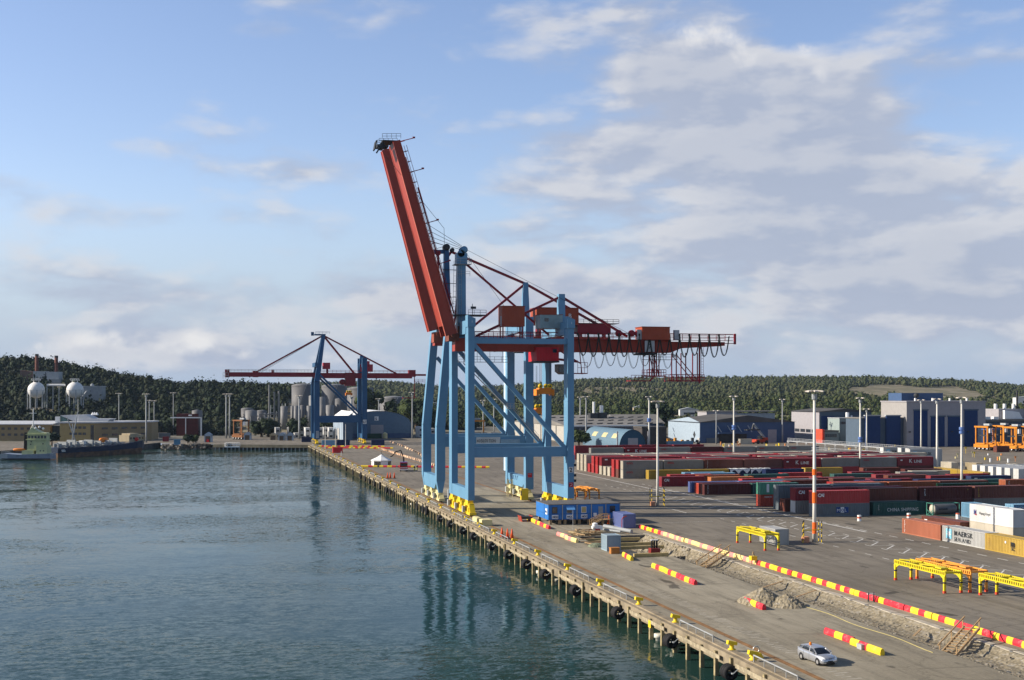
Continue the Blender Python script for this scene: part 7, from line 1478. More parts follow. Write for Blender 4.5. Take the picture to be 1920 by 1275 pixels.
# sphere tanks, chimneys and boiler house on the hill
SPH = mat('sphere_white', (.74, .73, .70), .35, var=.04)
for (px, lab) in ((68, 'left one of two white gas spheres on the wooded hill'), (140.5, 'right one of two white gas spheres on the wooded hill')):
    X, Y = XY(px, 850); z = Zd(731.5, 850); g0 = float(hill_z(np.array(X), np.array(Y))); t = thing('sphere_tank', (X, Y, 0), 0, lab, 'gas tank', 'white gas spheres'); r = 5.5
    b = MB(); b.smooth = True; b.lathe((0, 0, z), [(r * math.sin(math.pi * i / 18) + .001, -r * math.cos(math.pi * i / 18)) for i in range(19)], 32); b.build('sphere', SPH, t)
    b = MB(); b.torus((0, 0, z), r + .02, .10, 'z', 32, 4); b.build('seam', LGREY, t)
    for k in range(8): a = k * math.pi / 4 + .2; b = MB(); b.tube((r * .98 * math.cos(a), r * .98 * math.sin(a), g0 - 1), (r * .98 * math.cos(a), r * .98 * math.sin(a), z), .28, n=6); b.build('leg', LGREY, t)
    b = MB(); b.box(-2.8, 2.8, -2, 2, z + r + .9, z + r + 1.1); b.rail((-2.8, -2, z + r + 1.1), (2.8, -2, z + r + 1.1), 1, 4, .09); b.tube((-1.6, 0, z + r - 1), (-1.6, 0, z + r + 1), .3); b.tube((1.6, 0, z + r - 1), (1.6, 0, z + r + 1), .3); b.build('top_platform', WHITE, t)
CHM = mat('chimney_brown', (.13, .045, .03), .8)
for (px, yt, lab) in ((69, 664, 'left one of two brown chimneys above the wooded hill'), (105.5, 667, 'right one of two brown chimneys above the wooded hill')):
    X, Y = XY(px, 955); t = thing('chimney', (X, Y, 0), 0, lab, 'chimney', 'brown chimneys on the hill'); b = MB(); b.smooth = True; b.lathe((0, 0, 0), [(1.45, 20), (1.3, Zd(yt, 955))], 16); b.build('shaft', CHM, t); b = MB(); b.lathe((0, 0, Zd(yt, 955) - 1.4), [(1.36, 0), (1.36, 1.5)], 16); b.build('top_ring', DARK, t)
X, Y = XY(62, 945); t = thing('boiler_house', (X, Y, 0), -TH, 'pale boiler house between the two brown chimneys', 'building')
part('wall', t, LGREY, lambda b: b.box(0, 9, 0, 8, 20, Zd(696, 945))); part('wall', t, LGREY, lambda b: b.box(9.8, 19, 0, 8, 20, Zd(697, 945))); part('lower_wall', t, GREY, lambda b: b.box(-1, 21, -2, 8, 18, Zd(711, 945))); part('gable_wing', t, mat('wing_brown', (.15, .09, .07), .8), lambda b: b.prism([(-10, 20), (0, 20), (0, Zd(697, 945)), (-10, Zd(694, 945))], 1, 8, 'y'))
X, Y = XY(88, 850); t = thing('pipe_bridge', (X, Y, 0), -TH, 'white pipe bridge between the gas spheres', 'pipe bridge'); part('pipe', t, SPH, lambda b: b.tube((0, 0, Zd(722, 850)), (12, 0, Zd(722, 850)), .8, n=10)); [part('post', t, LGREY, lambda b: b.tube((k * 4, 0, 10), (k * 4, 0, Zd(722, 850)), .3)) for k in range(3)]
X, Y = XY(152, 880); t = thing('hill_plant_building', (X, Y, 0), -TH, 'low grey plant building right of the gas spheres', 'building'); part('wall', t, GREY, lambda b: b.box(0, 15, 0, 6, 12, Zd(725, 880))); part('roof', t, LGREY, lambda b: b.box(-.5, 15.5, -.5, 6.5, Zd(725, 880), Zd(725, 880) + .5)); part('hopper', t, LGREY, lambda b: b.lathe((7, 2, Zd(725, 880)), [(1.2, 0), (1.2, 1.5), (.2, 2.2)], 12)); part('chute', t, LGREY, lambda b: b.tube((-1, -3, 18), (5, -3, 26), .6))
# red brick plant by the wood
X, Y = XY(334, 740); t = thing('brick_plant', (X, Y, 0), -TH, 'small dark red plant with a white pipe frame before the dark wood', 'building'); part('wall', t, mat('brick_dark_red', (.075, .014, .012), .85, var=.2), lambda b: b.box(-1, 11.5, 0, 8, 0, Zd(776, 740))); part('silo', t, TANK, lambda b: (setattr(b, 'smooth', True), b.lathe((10, 4, 0), [(3, 0), (3, Zd(770, 740)), (.1, Zd(768, 740))], 20)))
part('pipe_frame', t, WHITE, lambda b: (b.box(-4, 14, -2, -1.4, Zd(784, 740), Zd(782, 740)), b.box(13.4, 14, -2, -1.4, 0, Zd(782, 740)), b.box(4.6, 5, -2, -1.4, 0, Zd(782, 740)))); part('side_sign', t, WHITE, lambda b: b.box(6, 8, -.1, -.01, Zd(780, 740), Zd(777.5, 740)))
# ---------------------------------------------------------------- yellow office building
YW = paint('office_yellow', (.44, .34, .15)); YW2 = paint('office_ochre', (.36, .27, .14)); RW = mat('office_roof_pale', (.50, .51, .52), .5, var=.05)
X, Y = XY(-45, 655); t = thing('office_building', (X, Y, 0), -TH, 'long yellow two storey office with pale grey roofs behind the ships', 'office building'); s = 655 / F
def ox(px): return (px + 45) * s
def oz(py): return Zd(py, 655)
part('wall', t, YW2, lambda b: b.box(0, ox(86), 6, 20, 0, oz(797))); part('roof', t, RW, lambda b: b.prism([(5, oz(797)), (21, oz(792)), (21, oz(790.5)), (5, oz(795.5))], -1, ox(92), 'x'))
part('glass_wing', t, mat('office_dark_glass', (.015, .025, .035), .2), lambda b: b.box(ox(86), ox(112), 9, 20, 0, oz(799))); part('roof', t, RW, lambda b: b.box(ox(84), ox(114), 8, 20.5, oz(799), oz(797)))
part('wall', t, YW, lambda b: b.box(ox(112), ox(178), 0, 24, 0, oz(794))); part('wall', t, YW2, lambda b: b.prism([(ox(178) + .01, 0), (ox(262), 22), (ox(262), 34), (ox(178) + .01, 24)], 0, oz(793.5), 'z'))
part('roof', t, RW, lambda b: b.prism([(ox(110), -1), (ox(180), -1), (ox(264), 21.3), (ox(264), 34), (ox(110), 30)], oz(793.5), oz(791), 'z')); part('roof', t, RW, lambda b: b.prism([(ox(130), oz(791)), (ox(190), oz(791)), (ox(196), oz(786)), (ox(140), oz(786))], 10, 20, 'y')); part('penthouse', t, mat('penthouse_teal', (.08, .16, .16), .4), lambda b: b.prism([(ox(89), oz(795)), (ox(122), oz(795)), (ox(99), oz(780))], 12, 20, 'y')); part('roof', t, RW, lambda b: b.prism([(ox(98), oz(779.5)), (ox(123), oz(790)), (ox(168), oz(790)), (ox(146), oz(778))], 11, 21, 'y')); part('penthouse_end', t, WHITE, lambda b: b.box(ox(89), ox(97.5), 11, 14, oz(795), oz(782)))
for r_ in (0, 1):
    for k in range(4): part('window', t, WINM, lambda b: b.box(ox(130.5 + k * 8.2), ox(136.5 + k * 8.2), -.1, -.003, oz(815.5 - r_ * 11.5), oz(811 - r_ * 11.5)))
    for k in range(9): part('window', t, WINM, lambda b: b.box(ox(-30 + k * 12), ox(-24 + k * 12), 5.9, 5.997, oz(818 - r_ * 11.5), oz(813.5 - r_ * 11.5)))
for r_ in (0, 1):
    for k in range(5):
        def f(b, k=k, r_=r_):
            u0 = .12 + k * .17; u1 = u0 + .10; A = Vector((ox(178), 0, 0)); Bv = Vector((ox(262), 22, 0)); n = Vector((.25, -.97, 0)) * .12; p = A.lerp(Bv, u0) + n; q = A.lerp(Bv, u1) + n; z0, z1 = oz(817.5 - r_ * 12), oz(813.5 - r_ * 12); b.add([(p.x, p.y, z0), (q.x, q.y, z0), (q.x, q.y, z1), (p.x, p.y, z1)], [(0, 1, 2, 3)])
        part('window', t, WINM, f)
part('stair_glass', t, GLS, lambda b: b.box(ox(170), ox(176), -.15, -.003, 0, oz(797))); part('antenna', t, WHITE, lambda b: b.tube((ox(140), 5, oz(791)), (ox(140), 5, oz(748)), .09)); part('satellite_domes', t, WHITE, lambda b: [b.lathe((ox(157 + k * 4), 14, oz(779)), [(.9, 0), (.5, 1.0), (.05, 1.5)], 8) for k in range(3)])
# ---------------------------------------------------------------- ships
HULLN = mat('hull_navy', (.010, .024, .060), .5, var=.15, dirt=(.10, .06, .04), dirt_amt=.35, dscale=.25); HULLR = mat('hull_rust', (.13, .075, .045), .8, var=.4, nscale=.5, dirt=(.02, .03, .06), dirt_amt=.8, dscale=.3)
A_ = Vector((*XY(96, 543), WZ)); B_ = Vector((*XY(268, 592), WZ)); L = (B_ - A_).length; ang = math.atan2(B_.y - A_.y, B_.x - A_.x)
t = thing('tanker_ship', tuple(A_), ang, 'long dark blue tanker with rusty waterline moored before the yellow office', 'ship')
def hull(b, L, W, z0, z1, bow_rise, m, bowl=9, zt=None, flip=False):
    st = [0, .4, L * .08, L * .5, L - bowl, L - bowl * .5, L - .5, L]; wd = [.80, .92, 1, 1, 1, .78, .25, .04]; vs = []
    for x, w in zip(st, wd):
        rise = bow_rise * max(0, (x - L * .55) / (L * .45)) ** 1.5
        over = bowl * .25 * (max(0, (x - L + bowl) / bowl))
        for y in (-W / 2 * w, W / 2 * w): vs += [(x - over if z0 < 1 else x, y * .93, z0), (x, y, z1 + rise)]
    n = len(st); fs = []
    for i in range(n - 1):
        a, c = i * 4, (i + 1) * 4; fs += [(a, c, c + 1, a + 1), (a + 2, a + 3, c + 3, c + 2), (a + 1, c + 1, c + 3, a + 3), (a, a + 2, c + 2, c)]
    fs += [(0, 1, 3, 2), (4 * n - 4, 4 * n - 2, 4 * n - 1, 4 * n - 3)]; b.add(vs, fs)
part('hull', t, HULLN, lambda b: hull(b, L, 10, 1.9, 4.0, 2.2, 0)); part('waterline', t, HULLR, lambda b: hull(b, L - .3, 9.9, -1, 1.9, .9, 0))
part('bulwark', t, GREY, lambda b: b.rail((1, -4.8, 4.0), (L * .8, -4.8, 4.6), 1.1, 24, .07)); part('deckhouse', t, CC['t'][1], lambda b: (b.box(L * .78, L * .95, -3, 3, 4.8, 8.2), b.box(L * .80, L * .9, -2.5, 2.5, 8.2, 9.0)))
for k in range(5): part('window', t, WINM, lambda b: b.box(L * .79 + k * 1.9, L * .79 + 1.1 + k * 1.9, -3.06, -3.003, 6.3, 7.3))
rs = random.Random(8)
part('deck_pipes', t, GREY, lambda b: ([b.tube((4, y, 4.7 + .2 * abs(y)), (L * .76, y, 5.0), .22, n=6) for y in (-1.5, -.5, .5, 1.5)], [b.box(x, x + .3, -2.5, 2.5, 4.0, 6.2 + rs.random()) for x in range(6, int(L * .75), 5)], [b.lathe((rs.uniform(3, L * .75), rs.uniform(-3, 3), 4.2), [(.6, 0), (.6, 1.2 + rs.random())], 8) for _ in range(26)]))
for (u, h, lean) in ((.20, 15, 4.0), (.22, 10, 0), (.27, 13, -6.0)): part('cargo_boom', t, LGREY, lambda b: b.tube((L * u, 0, 4), (L * u + lean, 0, 4 + h), .22, n=6))
part('lifeboat', t, ORG, lambda b: (setattr(b, 'smooth', True), b.lathe((L * .52, 1, 6.4), [(.1, 0), (1.0, .8), (1.1, 2.5), (1.0, 4.6), (.1, 5.4)], 12, axis='x'))); part('tank_cover', t, WHITE, lambda b: (b.box(L * .30, L * .34, -1, 1, 4.2, 6.6), b.box(L * .60, L * .62, -1, 1, 4.2, 6.0))); part('red_vent', t, mat('vent_red', (.7, .03, .02), .5), lambda b: b.lathe((L * .86, -3.3, 6.3), [(.2, -.9), (.9, -.3), (.9, .4), (.2, .9)], 12)); part('name_board', t, WHITE, lambda b: (b.box(1.2, 4.0, -4.75, -4.68, 3.0, 3.35), b.box(1.4, 3.4, -4.75, -4.68, 2.5, 2.8)))
X, Y = XY(52, 527); t = thing('tugboat', (X, Y, WZ), -TH, 'grey hulled tugboat with pale yellow green wheelhouse and black funnel', 'tugboat')
TG = mat('tug_cream_green', (.50, .52, .28), .5, var=.08); s = 527 / F
def tx(px): return (px - 52) * s
def tz(py): return (863 - py) * s
part('hull', t, mat('tug_hull', (.20, .24, .30), .45, dirt=(.08, .07, .07), dirt_amt=.5, dscale=.5), lambda b: b.prism([(tx(7), tz(862)), (tx(5), tz(854)), (tx(12), tz(851)), (tx(40), tz(853)), (tx(99), tz(851)), (tx(100), tz(862))], -3.4, 3.4, 'y')); part('bow_fender', t, LGREY, lambda b: b.prism([(tx(6), tz(861)), (tx(4.5), tz(854)), (tx(9), tz(850.5)), (tx(20), tz(852.5)), (tx(20), tz(860))], -3.5, -3.401, 'y')); part('rubbing_strake', t, RUB, lambda b: b.box(tx(9), tx(100), -3.6, -3.42, tz(861.8), tz(860)))
part('deckhouse', t, TG, lambda b: (b.box(tx(45), tx(67), -2.4, 2.4, tz(853), tz(845)), b.box(tx(72), tx(92), -2.6, 2.6, tz(852), tz(836))))
wh = part('wheelhouse', t, TG, lambda b: (b.prism([(tx(54), tz(846)), (tx(90), tz(846)), (tx(90), tz(813)), (tx(80), tz(812)), (tx(62), tz(803)), (tx(55), tz(812))], -2, 2, 'y'), b.box(tx(52), tx(92), -2.5, 2.5, tz(826), tz(825)), b.box(tx(52), tx(92), -2.5, 2.5, tz(816), tz(815))))
part('window', wh, WINM, lambda b: [b.box(tx(56 + k * 6), tx(60 + k * 6), -2.07, -2.003, tz(823), tz(818)) for k in range(6)]); [part('porthole', wh, WINM, lambda b: b.cbox((tx(x), -2.63 if y > 836 and x > 72 else -2.06, tz(y)), (.5, .05, .5))) for x, y in ((61, 834), (84, 833), (80, 846), (86, 846), (62, 829))]
part('funnel', t, BLK, lambda b: b.prism([(tx(46), tz(845)), (tx(53), tz(845)), (tx(52), tz(812)), (tx(47.5), tz(812))], -1, 1, 'y')); part('mast', t, WHITE, lambda b: (b.tube((tx(62), 0, tz(806)), (tx(62.5), 0, tz(767)), .18), b.tube((tx(55), 0, tz(776)), (tx(69), 0, tz(776)), .09), b.tube((tx(54), 0, tz(812)), (tx(62), 0, tz(796)), .12), b.tube((tx(74), 0, tz(812)), (tx(63), 0, tz(796)), .12)))
part('radar_dome', t, WHITE, lambda b: [b.lathe((tx(x), 0, tz(y)), [(.05, -.5), (.5, -.2), (.5, .2), (.05, .5)], 10) for x, y in ((74, 802), (81, 805), (67, 804))]); part('rescue_boat', t, ORG, lambda b: (setattr(b, 'smooth', True), b.lathe((tx(28), -2, tz(844)), [(.1, 0), (.55, .5), (.6, 2), (.6, 4), (.1, 5)], 10, axis='x'))); part('bow_rail', t, LGREY, lambda b: b.rail((tx(9), -3, tz(851)), (tx(24), -3, tz(852)), 1, 4, .06))
X, Y = XY(421, 606); t = thing('floating_platform', (X, Y, -1.0), -TH, 'white floating work platform with a railing tied to the basin wall', 'work platform'); part('deck', t, WHITE, lambda b: b.box(0, 6.8, 0, 2.4, 0, .5)); part('railing', t, WHITE, lambda b: (b.rail((0, 0, .5), (6.8, 0, .5), 1.6, 5, .09), b.rail((0, 2.4, .5), (6.8, 2.4, .5), 1.6, 5, .09))); part('engine_box', t, BLK, lambda b: b.box(1, 3, .6, 1.8, .5, 1.8))
# ---------------------------------------------------------------- vehicles and odds in the yard
SO = mat('carrier_orange', (.55, .20, .015), .5, var=.1, dirt=(.3, .12, .03), dirt_amt=.4)
def straddle(px, py, rz, label, H=9.8, D=None, m=None, mtop=None):
    X, Y = G(px, py) if D is None else XY(px, D); t = thing('straddle_carrier', (X, Y, 0), rz, label, 'straddle carrier', 'orange straddle carriers'); m = m or SO
    for sx in (-2.2, 2.2):
        part('side_frame', t, m, lambda b: (b.box(sx - .45, sx + .45, -4.4, 4.4, 1.2, 2.6), b.box(sx - .7, sx + .7, -2.5, 2.5, 2.6, 3.2)))
        for y in (-3.6, 3.4): part('column', t, m, lambda b: b.box(sx - .24, sx + .24, y - .26, y + .26, 2.6, H))
        for k in range(4): part('wheel', t, RUB, lambda b: (setattr(b, 'smooth', True), b.lathe((sx - .28, -3.6 + k * 2.4, .8), [(.3, 0), (.8, .06), (.8, .5), (.3, .56)], 14, axis='x')))
        for k in range(4): part('hub', t, WHITE, lambda b: b.lathe((sx - .32, -3.6 + k * 2.4, .8), [(.05, 0), (.3, .02)], 8, axis='x'))
        part('top_beam', t, m, lambda b: b.box(sx - .3, sx + .3, -4.2, 4.2, H, H + .7))
    part('cross_beam', t, mtop or DARK, lambda b: (b.box(-1.9, 1.9, -3.9, -3.3, H - .2, H + .5), b.box(-1.9, 1.9, 3.1, 3.7, H - .2, H + .5), b.box(-1.6, 1.6, -2.5, 2.2, H + .1, H + .9))); part('cabin', t, WHITE, lambda b: b.box(-1.9, -.6, -4.5, -3.2, H - 2.2, H - .2)); part('engine', t, LGREY, lambda b: b.box(.2, 1.8, -2, 1.5, H + .9, H + 1.7))
    part('spreader', t, DARK, lambda b: (b.box(-1.2, 1.2, -3.0, 2.9, H * .62, H * .62 + .5), [b.tube((x, y, H * .62), (x, y, H), .07, n=4) for x in (-1, 1) for y in (-2.5, 2.5)])); part('ladder', t, GREY, lambda b: ladder(b, (2.6, -2.6, 1), (2.6, -2.6, H), .5, .8)); return t
straddle(1848, 844, R(8), 'orange straddle carrier at the left end of the group beside the grey hall'); straddle(1879, 842, R(4), 'orange straddle carrier with bright blue ladder frame behind it, second from left'); straddle(1901, 846, R(10), 'orange straddle carrier behind the small red container, third from left'); straddle(1921, 844, R(6), 'orange straddle carrier at the very right edge of the picture')
straddle(452, 824, R(35), 'orange brown straddle carrier standing by the far basin wall', m=mat('carrier_rust', (.20, .075, .02), .6)); straddle(893, 826, R(80), 'pair of orange carrier columns seen through the near crane', H=10.5, D=640)
container(*G(1869, 848), 0, 'b', 20, None, 'small red brown container between the orange straddle carriers', grp=None)
X, Y = G(1872, 843); t = thing('service_scaffold', (X - 4, Y + 3, 0), 0, 'blue service scaffold with stairs among the straddle carriers', 'scaffold'); part('frame', t, mat('scaffold_blue', (.05, .12, .36), .5), lambda b: ([b.tube((x, y, 0), (x, y, 9), .12, n=4) for x in (0, 5) for y in (0, 3)], b.box(-.3, 9, -.2, 3.2, 8.6, 9))); part('stairs', t, GREY, lambda b: [b.beam((0 if k % 2 else 5, 0, k * 2.2), (5 if k % 2 else 0, 0, k * 2.2 + 2.2), .3, .2) for k in range(4)])
X, Y = G(1425, 832); t = thing('reach_stacker', (X, Y, 0), R(20), 'dark red reach stacker with its boom raised before the blue warehouse', 'reach stacker'); part('chassis', t, mat('stacker_red', (.45, .05, .02), .5), lambda b: (b.box(-4, 4, -1.6, 1.6, .8, 2.2), b.box(1.5, 3.8, -1.5, 1.5, 2.2, 3.0))); part('cabin', t, GLS, lambda b: b.box(-.8, .8, -.9, .9, 2.2, 4.0)); part('boom', t, GREY, lambda b: b.beam((3.4, 0, 2.6), (-4.4, 0, 9.6), .7, .9)); part('spreader', t, DARK, lambda b: (b.box(-9.5, -1, -1, 1, 6.6, 7.2), b.beam((-4.4, 0, 9.6), (-5.2, 0, 7.2), .6, .6))); [part('wheel', t, RUB, lambda b: b.lathe((x, y, .9), [(.9, 0), (.9, .6)], 14, axis='y')) for x in (-2.8, 2.8) for y in (-1.9, 1.3)]
for (a, bb, lab) in ((1231, 1264, 'row of orange chassis trailers, upper one'), (1250, 1293, 'long orange trailer chassis behind the back row of containers'), (1288, 1316, 'dark trailer with equipment right of the orange one')):
    X, Y = G(a, 834 if a != 1231 else 831); L = (bb - a) * .245; t = thing('trailer', (X, Y, 0), 0, lab, 'trailer', 'parked trailers'); m = DARK if 'dark' in lab else mat('trailer_orange', (.55, .25, .03), .6); part('chassis', t, m, lambda b: (b.box(0, L, 0, .4, 1.0, 1.4), b.box(0, L, 1.8, 2.2, 1.0, 1.4), [b.box(k * L / 6, k * L / 6 + .5, .4, 1.8, 1.05, 1.5) for k in range(7)])); [part('wheel', t, RUB, lambda b: b.lathe((L * u, 0 - .1, .5), [(.5, 0), (.5, .5)], 12, axis='y')) for u in (.1, .2, .8, .9)]; part('load', t, m, lambda b: [b.box(L * u, L * u + 1.0, .3, 1.9, 1.5, 2.3 + (k % 2)) for k, u in enumerate((.05, .4, .75))])
for (px, py, c, kind, rz, lab) in ((1253, 838, 'L', 40, 0, 'light blue container before the light blue gable'), (1311, 831, 'W', 20, 0, 'small white container left of the grey box before the warehouse'), (1326, 831, 's', 20, 0, 'grey box right of the small white container'), (1371, 828, 'W', 40, RZ, 'white container left of the reach stacker'), (1258, 823, 'L', 40, 0, 'blue container close to the light blue gable wall'), (1388, 833, 'w', 20, 0, 'cream container left of the reach stacker, standing end on')):
    x, y = G(px, py); container(x, y, 0, c, kind, None, lab, rz=rz, grp=None)
# pipe racks
RK1 = mat('rack_white', (.34, .35, .36), .5)
for (p0, p1, h, lab) in (((1478, 842), (1760, 866), 4.2, 'long white pipe rack on posts crossing behind the container rows'), ((1480, 856), (1700, 872), 3.4, 'lower white pipe rack in front of the long one')):
    a = Vector((*G(p0[0], p0[1] + 3), 0)); c = Vector((*G(p1[0], p1[1] + 3), 0)); t = thing('pipe_rack', tuple(a), 0, lab, 'pipe rack'); dl = c - a; n = int(dl.length / 7)
    part('walkway', t, RK1, lambda b: (b.beam((0, 0, h), (dl.x, dl.y, h), 1.2, .35), b.rail((0, -.6, h), (dl.x, dl.y - .6, h), 1.2, n * 3, .07), b.rail((0, .6, h), (dl.x, dl.y + .6, h), 1.2, n * 3, .07)))
    for i in range(n + 1): u = i / n; part('post', t, RK1, lambda b: (b.tube((dl.x * u, dl.y * u - .5, 0), (dl.x * u, dl.y * u - .5, h), .12), b.tube((dl.x * u, dl.y * u + .5, 0), (dl.x * u, dl.y * u + .5, h), .12), b.box(dl.x * u - .15, dl.x * u + .15, dl.y * u - 1, dl.y * u + 1, h - .6, h - .3)))
rs = random.Random(31)
for k in range(46):                                                     # gate posts, signs and bollards of the truck lanes
    px, py = rs.choice([(rs.uniform(1350, 1480), rs.uniform(834, 840)), (rs.uniform(1490, 1690), rs.uniform(840, 858)), (rs.uniform(1790, 1910), rs.uniform(850, 868))]); x, y = G(px, py)
    m = rs.choice([WHITE, mat('post_orange', (.75, .28, .08), .5), YEL, CREAM]); kind = rs.choice([0, 1, 2]); h = rs.uniform(1.0, 2.4)
    b = MB(); b.box(-.25, .25, -.2, .2, 0, h * .7) if kind == 0 else (b.lathe((0, 0, 0), [(.35, 0), (.35, h * .6)], 8) if kind == 1 else (b.tube((0, 0, 0), (0, 0, h), .07), b.cbox((0, -.08, h), (.8, .06, .7)))); o = b.build(['gate_box', 'lane_post', 'lane_sign'][kind], m, None, (x, y, .01))
    side = 'left' if px < 1485 else ('middle' if px < 1700 else 'right'); tag(o, 'small %s %s among the truck lanes, %s area' % ({WHITE.name: 'white', 'post_orange': 'orange', YEL.name: 'yellow', CREAM.name: 'cream'}[m.name], ['box', 'post', 'sign'][kind], side), ['box', 'post', 'sign'][kind], 'small %s %s items of the truck lanes, %s' % (m.name.split('_')[0], ['box', 'post', 'sign'][kind], side))
# tent, fire truck, people
X, Y = G(715, 875); t = thing('party_tent', (X, Y, 0), .2, 'white pointed tent on the quay behind the striped barriers', 'tent'); r = 3.3; oc = [(r * math.cos(a), r * math.sin(a)) for a in [math.pi / 8 + k * math.pi / 4 for k in range(8)]]
part('canopy', t, WHITE, lambda b: b.add([(x * 1.08, y * 1.08, 2.25) for x, y in oc] + [(x * .4, y * .4, 3.3) for x, y in oc] + [(0, 0, 4.2)] + [(x * 1.06, y * 1.06, 1.95) for x, y in oc], [(i, (i + 1) % 8, 8 + (i + 1) % 8, 8 + i) for i in range(8)] + [(8 + i, 8 + (i + 1) % 8, 16) for i in range(8)] + [(i, (i + 1) % 8, 17 + (i + 1) % 8, 17 + i) for i in range(8)]))
part('side_cloth', t, WHITE, lambda b: [b.add([(oc[i][0], oc[i][1], .05), (oc[(i + 1) % 8][0], oc[(i + 1) % 8][1], .05), (oc[(i + 1) % 8][0], oc[(i + 1) % 8][1], 2.2), (oc[i][0], oc[i][1], 2.2)], [(0, 1, 2, 3)]) for i in (0, 1, 2, 3, 5, 7)]); part('finial', t, DARK, lambda b: b.tube((0, 0, 4.1), (0, 0, 5.3), .06))
X, Y = G(757, 884); t = thing('crane_truck', (X, Y, 0), R(-8), 'red truck with a folded black loading crane near the white tent', 'truck'); FR = mat('truck_red', (.45, .02, .02), .4)
cb = part('cab', t, FR, lambda b: b.prism([(-1.1, .7), (1.0, .7), (1.0, 2.9), (-.8, 2.9), (-1.1, 1.9)], -1.2, 1.2, 'x') if False else b.box(-1.2, 1.2, -1.0, 1.0, .6, 2.9)); part('windscreen', cb, GLS, lambda b: b.box(-1.05, 1.05, -1.06, -1.003, 1.7, 2.6)); part('bumper', cb, WHITE, lambda b: (b.box(-1.2, 1.2, -1.12, -1.003, .5, .8), b.box(-1.1, 1.1, -1.05, -1.003, 1.1, 1.3))); part('chassis', t, DARK, lambda b: b.box(-1.0, 1.0, 1.0, 7.0, .7, 1.1)); part('load_bed', t, FR, lambda b: b.box(-1.2, 1.2, 2.2, 7.0, 1.1, 1.7)); part('loading_crane', t, BLK, lambda b: (b.tube((0, 1.5, 1), (0, 1.5, 4.2), .25), b.beam((0, 1.5, 4.2), (-.9, 1.5, 6.6), .35, .35), b.beam((-.9, 1.5, 6.6), (-2.6, 1.4, 6.2), .3, .3), b.beam((-2.6, 1.4, 6.2), (-3.4, 1.3, 5.0), .25, .25), b.beam((-3.4, 1.3, 5.0), (-4.2, 1.3, 4.6), .3, .3))); [part('wheel', t, RUB, lambda b: b.lathe((x, y, .5), [(.5, 0), (.5, .3)], 14, axis='x')) for x in (-1.15, .85) for y in (-.1, 4.6, 5.8)]; part('beacon', t, mat('beacon_blue', (.2, .4, .9), .3), lambda b: b.box(-1.1, 1.1, -.3, .1, 2.9, 3.1))
def person(X, Y, rz, label, top, legs):
    t = thing('person', (X, Y, 0), rz, label, 'person')
    pts = {'pel': ((0, 0, .95), .15), 'wst': ((0, 0, 1.12), .14), 'chs': ((0, 0, 1.34), .17), 'nck': ((0, 0, 1.50), .065), 'hd1': ((0, -.01, 1.62), .095), 'hd2': ((0, -.01, 1.74), .085), 'shL': ((-.18, 0, 1.43), .075), 'elL': ((-.25, .02, 1.15), .052), 'haL': ((-.22, -.1, .92), .042), 'shR': ((.18, 0, 1.43), .075), 'elR': ((.26, .02, 1.15), .052), 'haR': ((.18, -.16, 1.02), .042),
           'kL': ((-.11, -.03, .50), .075), 'aL': ((-.12, .02, .09), .055), 'fL': ((-.13, -.14, .04), .045), 'kR': ((.11, -.01, .50), .075), 'aR': ((.13, .03, .09), .055), 'fR': ((.14, -.13, .04), .045)}
    ed = [('pel', 'wst'), ('wst', 'chs'), ('chs', 'nck'), ('nck', 'hd1'), ('hd1', 'hd2'), ('chs', 'shL'), ('shL', 'elL'), ('elL', 'haL'), ('chs', 'shR'), ('shR', 'elR'), ('elR', 'haR'), ('pel', 'kL'), ('kL', 'aL'), ('aL', 'fL'), ('pel', 'kR'), ('kR', 'aR'), ('aR', 'fR')]
    ks = list(pts); me = bpy.data.meshes.new('body'); me.from_pydata([pts[k][0] for k in ks], [(ks.index(a), ks.index(b)) for a, b in ed], []); o = bpy.data.objects.new('body', me); COL.objects.link(o); o.parent = t; me.materials.append(mat('skin', (.45, .27, .18), .6))
    o.modifiers.new('skin', 'SKIN'); 
    if not me.skin_vertices: me.skin_vertices.new()
    for i, k in enumerate(ks): me.skin_vertices[0].data[i].radius = (pts[k][1], pts[k][1] * (.75 if k in ('chs', 'wst', 'pel') else 1)); me.skin_vertices[0].data[i].use_root = (k == 'pel')
    sb = o.modifiers.new('sub', 'SUBSURF'); sb.levels = 1; sb.render_levels = 1
    b = MB(); b.smooth = True; b.lathe((0, 0, 0), [(.19, .92), (.19, 1.1), (.23, 1.36), (.20, 1.46), (.09, 1.5)], 12); b.v = [(x, y * .75, z) for x, y, z in b.v]
    b.tube((-.19, 0, 1.44), (-.26, .02, 1.15), .085, .07); b.tube((-.26, .02, 1.15), (-.22, -.09, .96), .07, .055); b.tube((.19, 0, 1.44), (.27, .02, 1.15), .085, .07); b.tube((.27, .02, 1.15), (.19, -.14, 1.04), .07, .055); b.build('jacket', top, t)
    b = MB(); b.smooth = True; b.tube((-.1, 0, .96), (-.11, -.03, .5), .12, .09); b.tube((-.11, -.03, .5), (-.12, .02, .1), .09, .075); b.tube((.1, 0, .96), (.11, -.01, .5), .12, .09); b.tube((.11, -.01, .5), (.13, .03, .1), .09, .075); b.build('trousers', legs, t)
    b = MB(); b.smooth = True; b.lathe((0, -.01, 1.70), [(.115, 0), (.11, .08), (.05, .14), (.005, .15)], 12); b.build('helmet', WHITE, t)
HV = mat('hi_vis_yellow', (.65, .70, .06), .6); NV = mat('work_navy', (.02, .03, .06), .7)
x, y = G(777, 883); person(x, y, .3, 'left one of two workers in dark jackets and bright yellow trousers by the truck', NV, HV); x, y = G(782, 882); person(x, y, -.4, 'right one of two workers in dark jackets and bright yellow trousers by the truck', NV, HV)
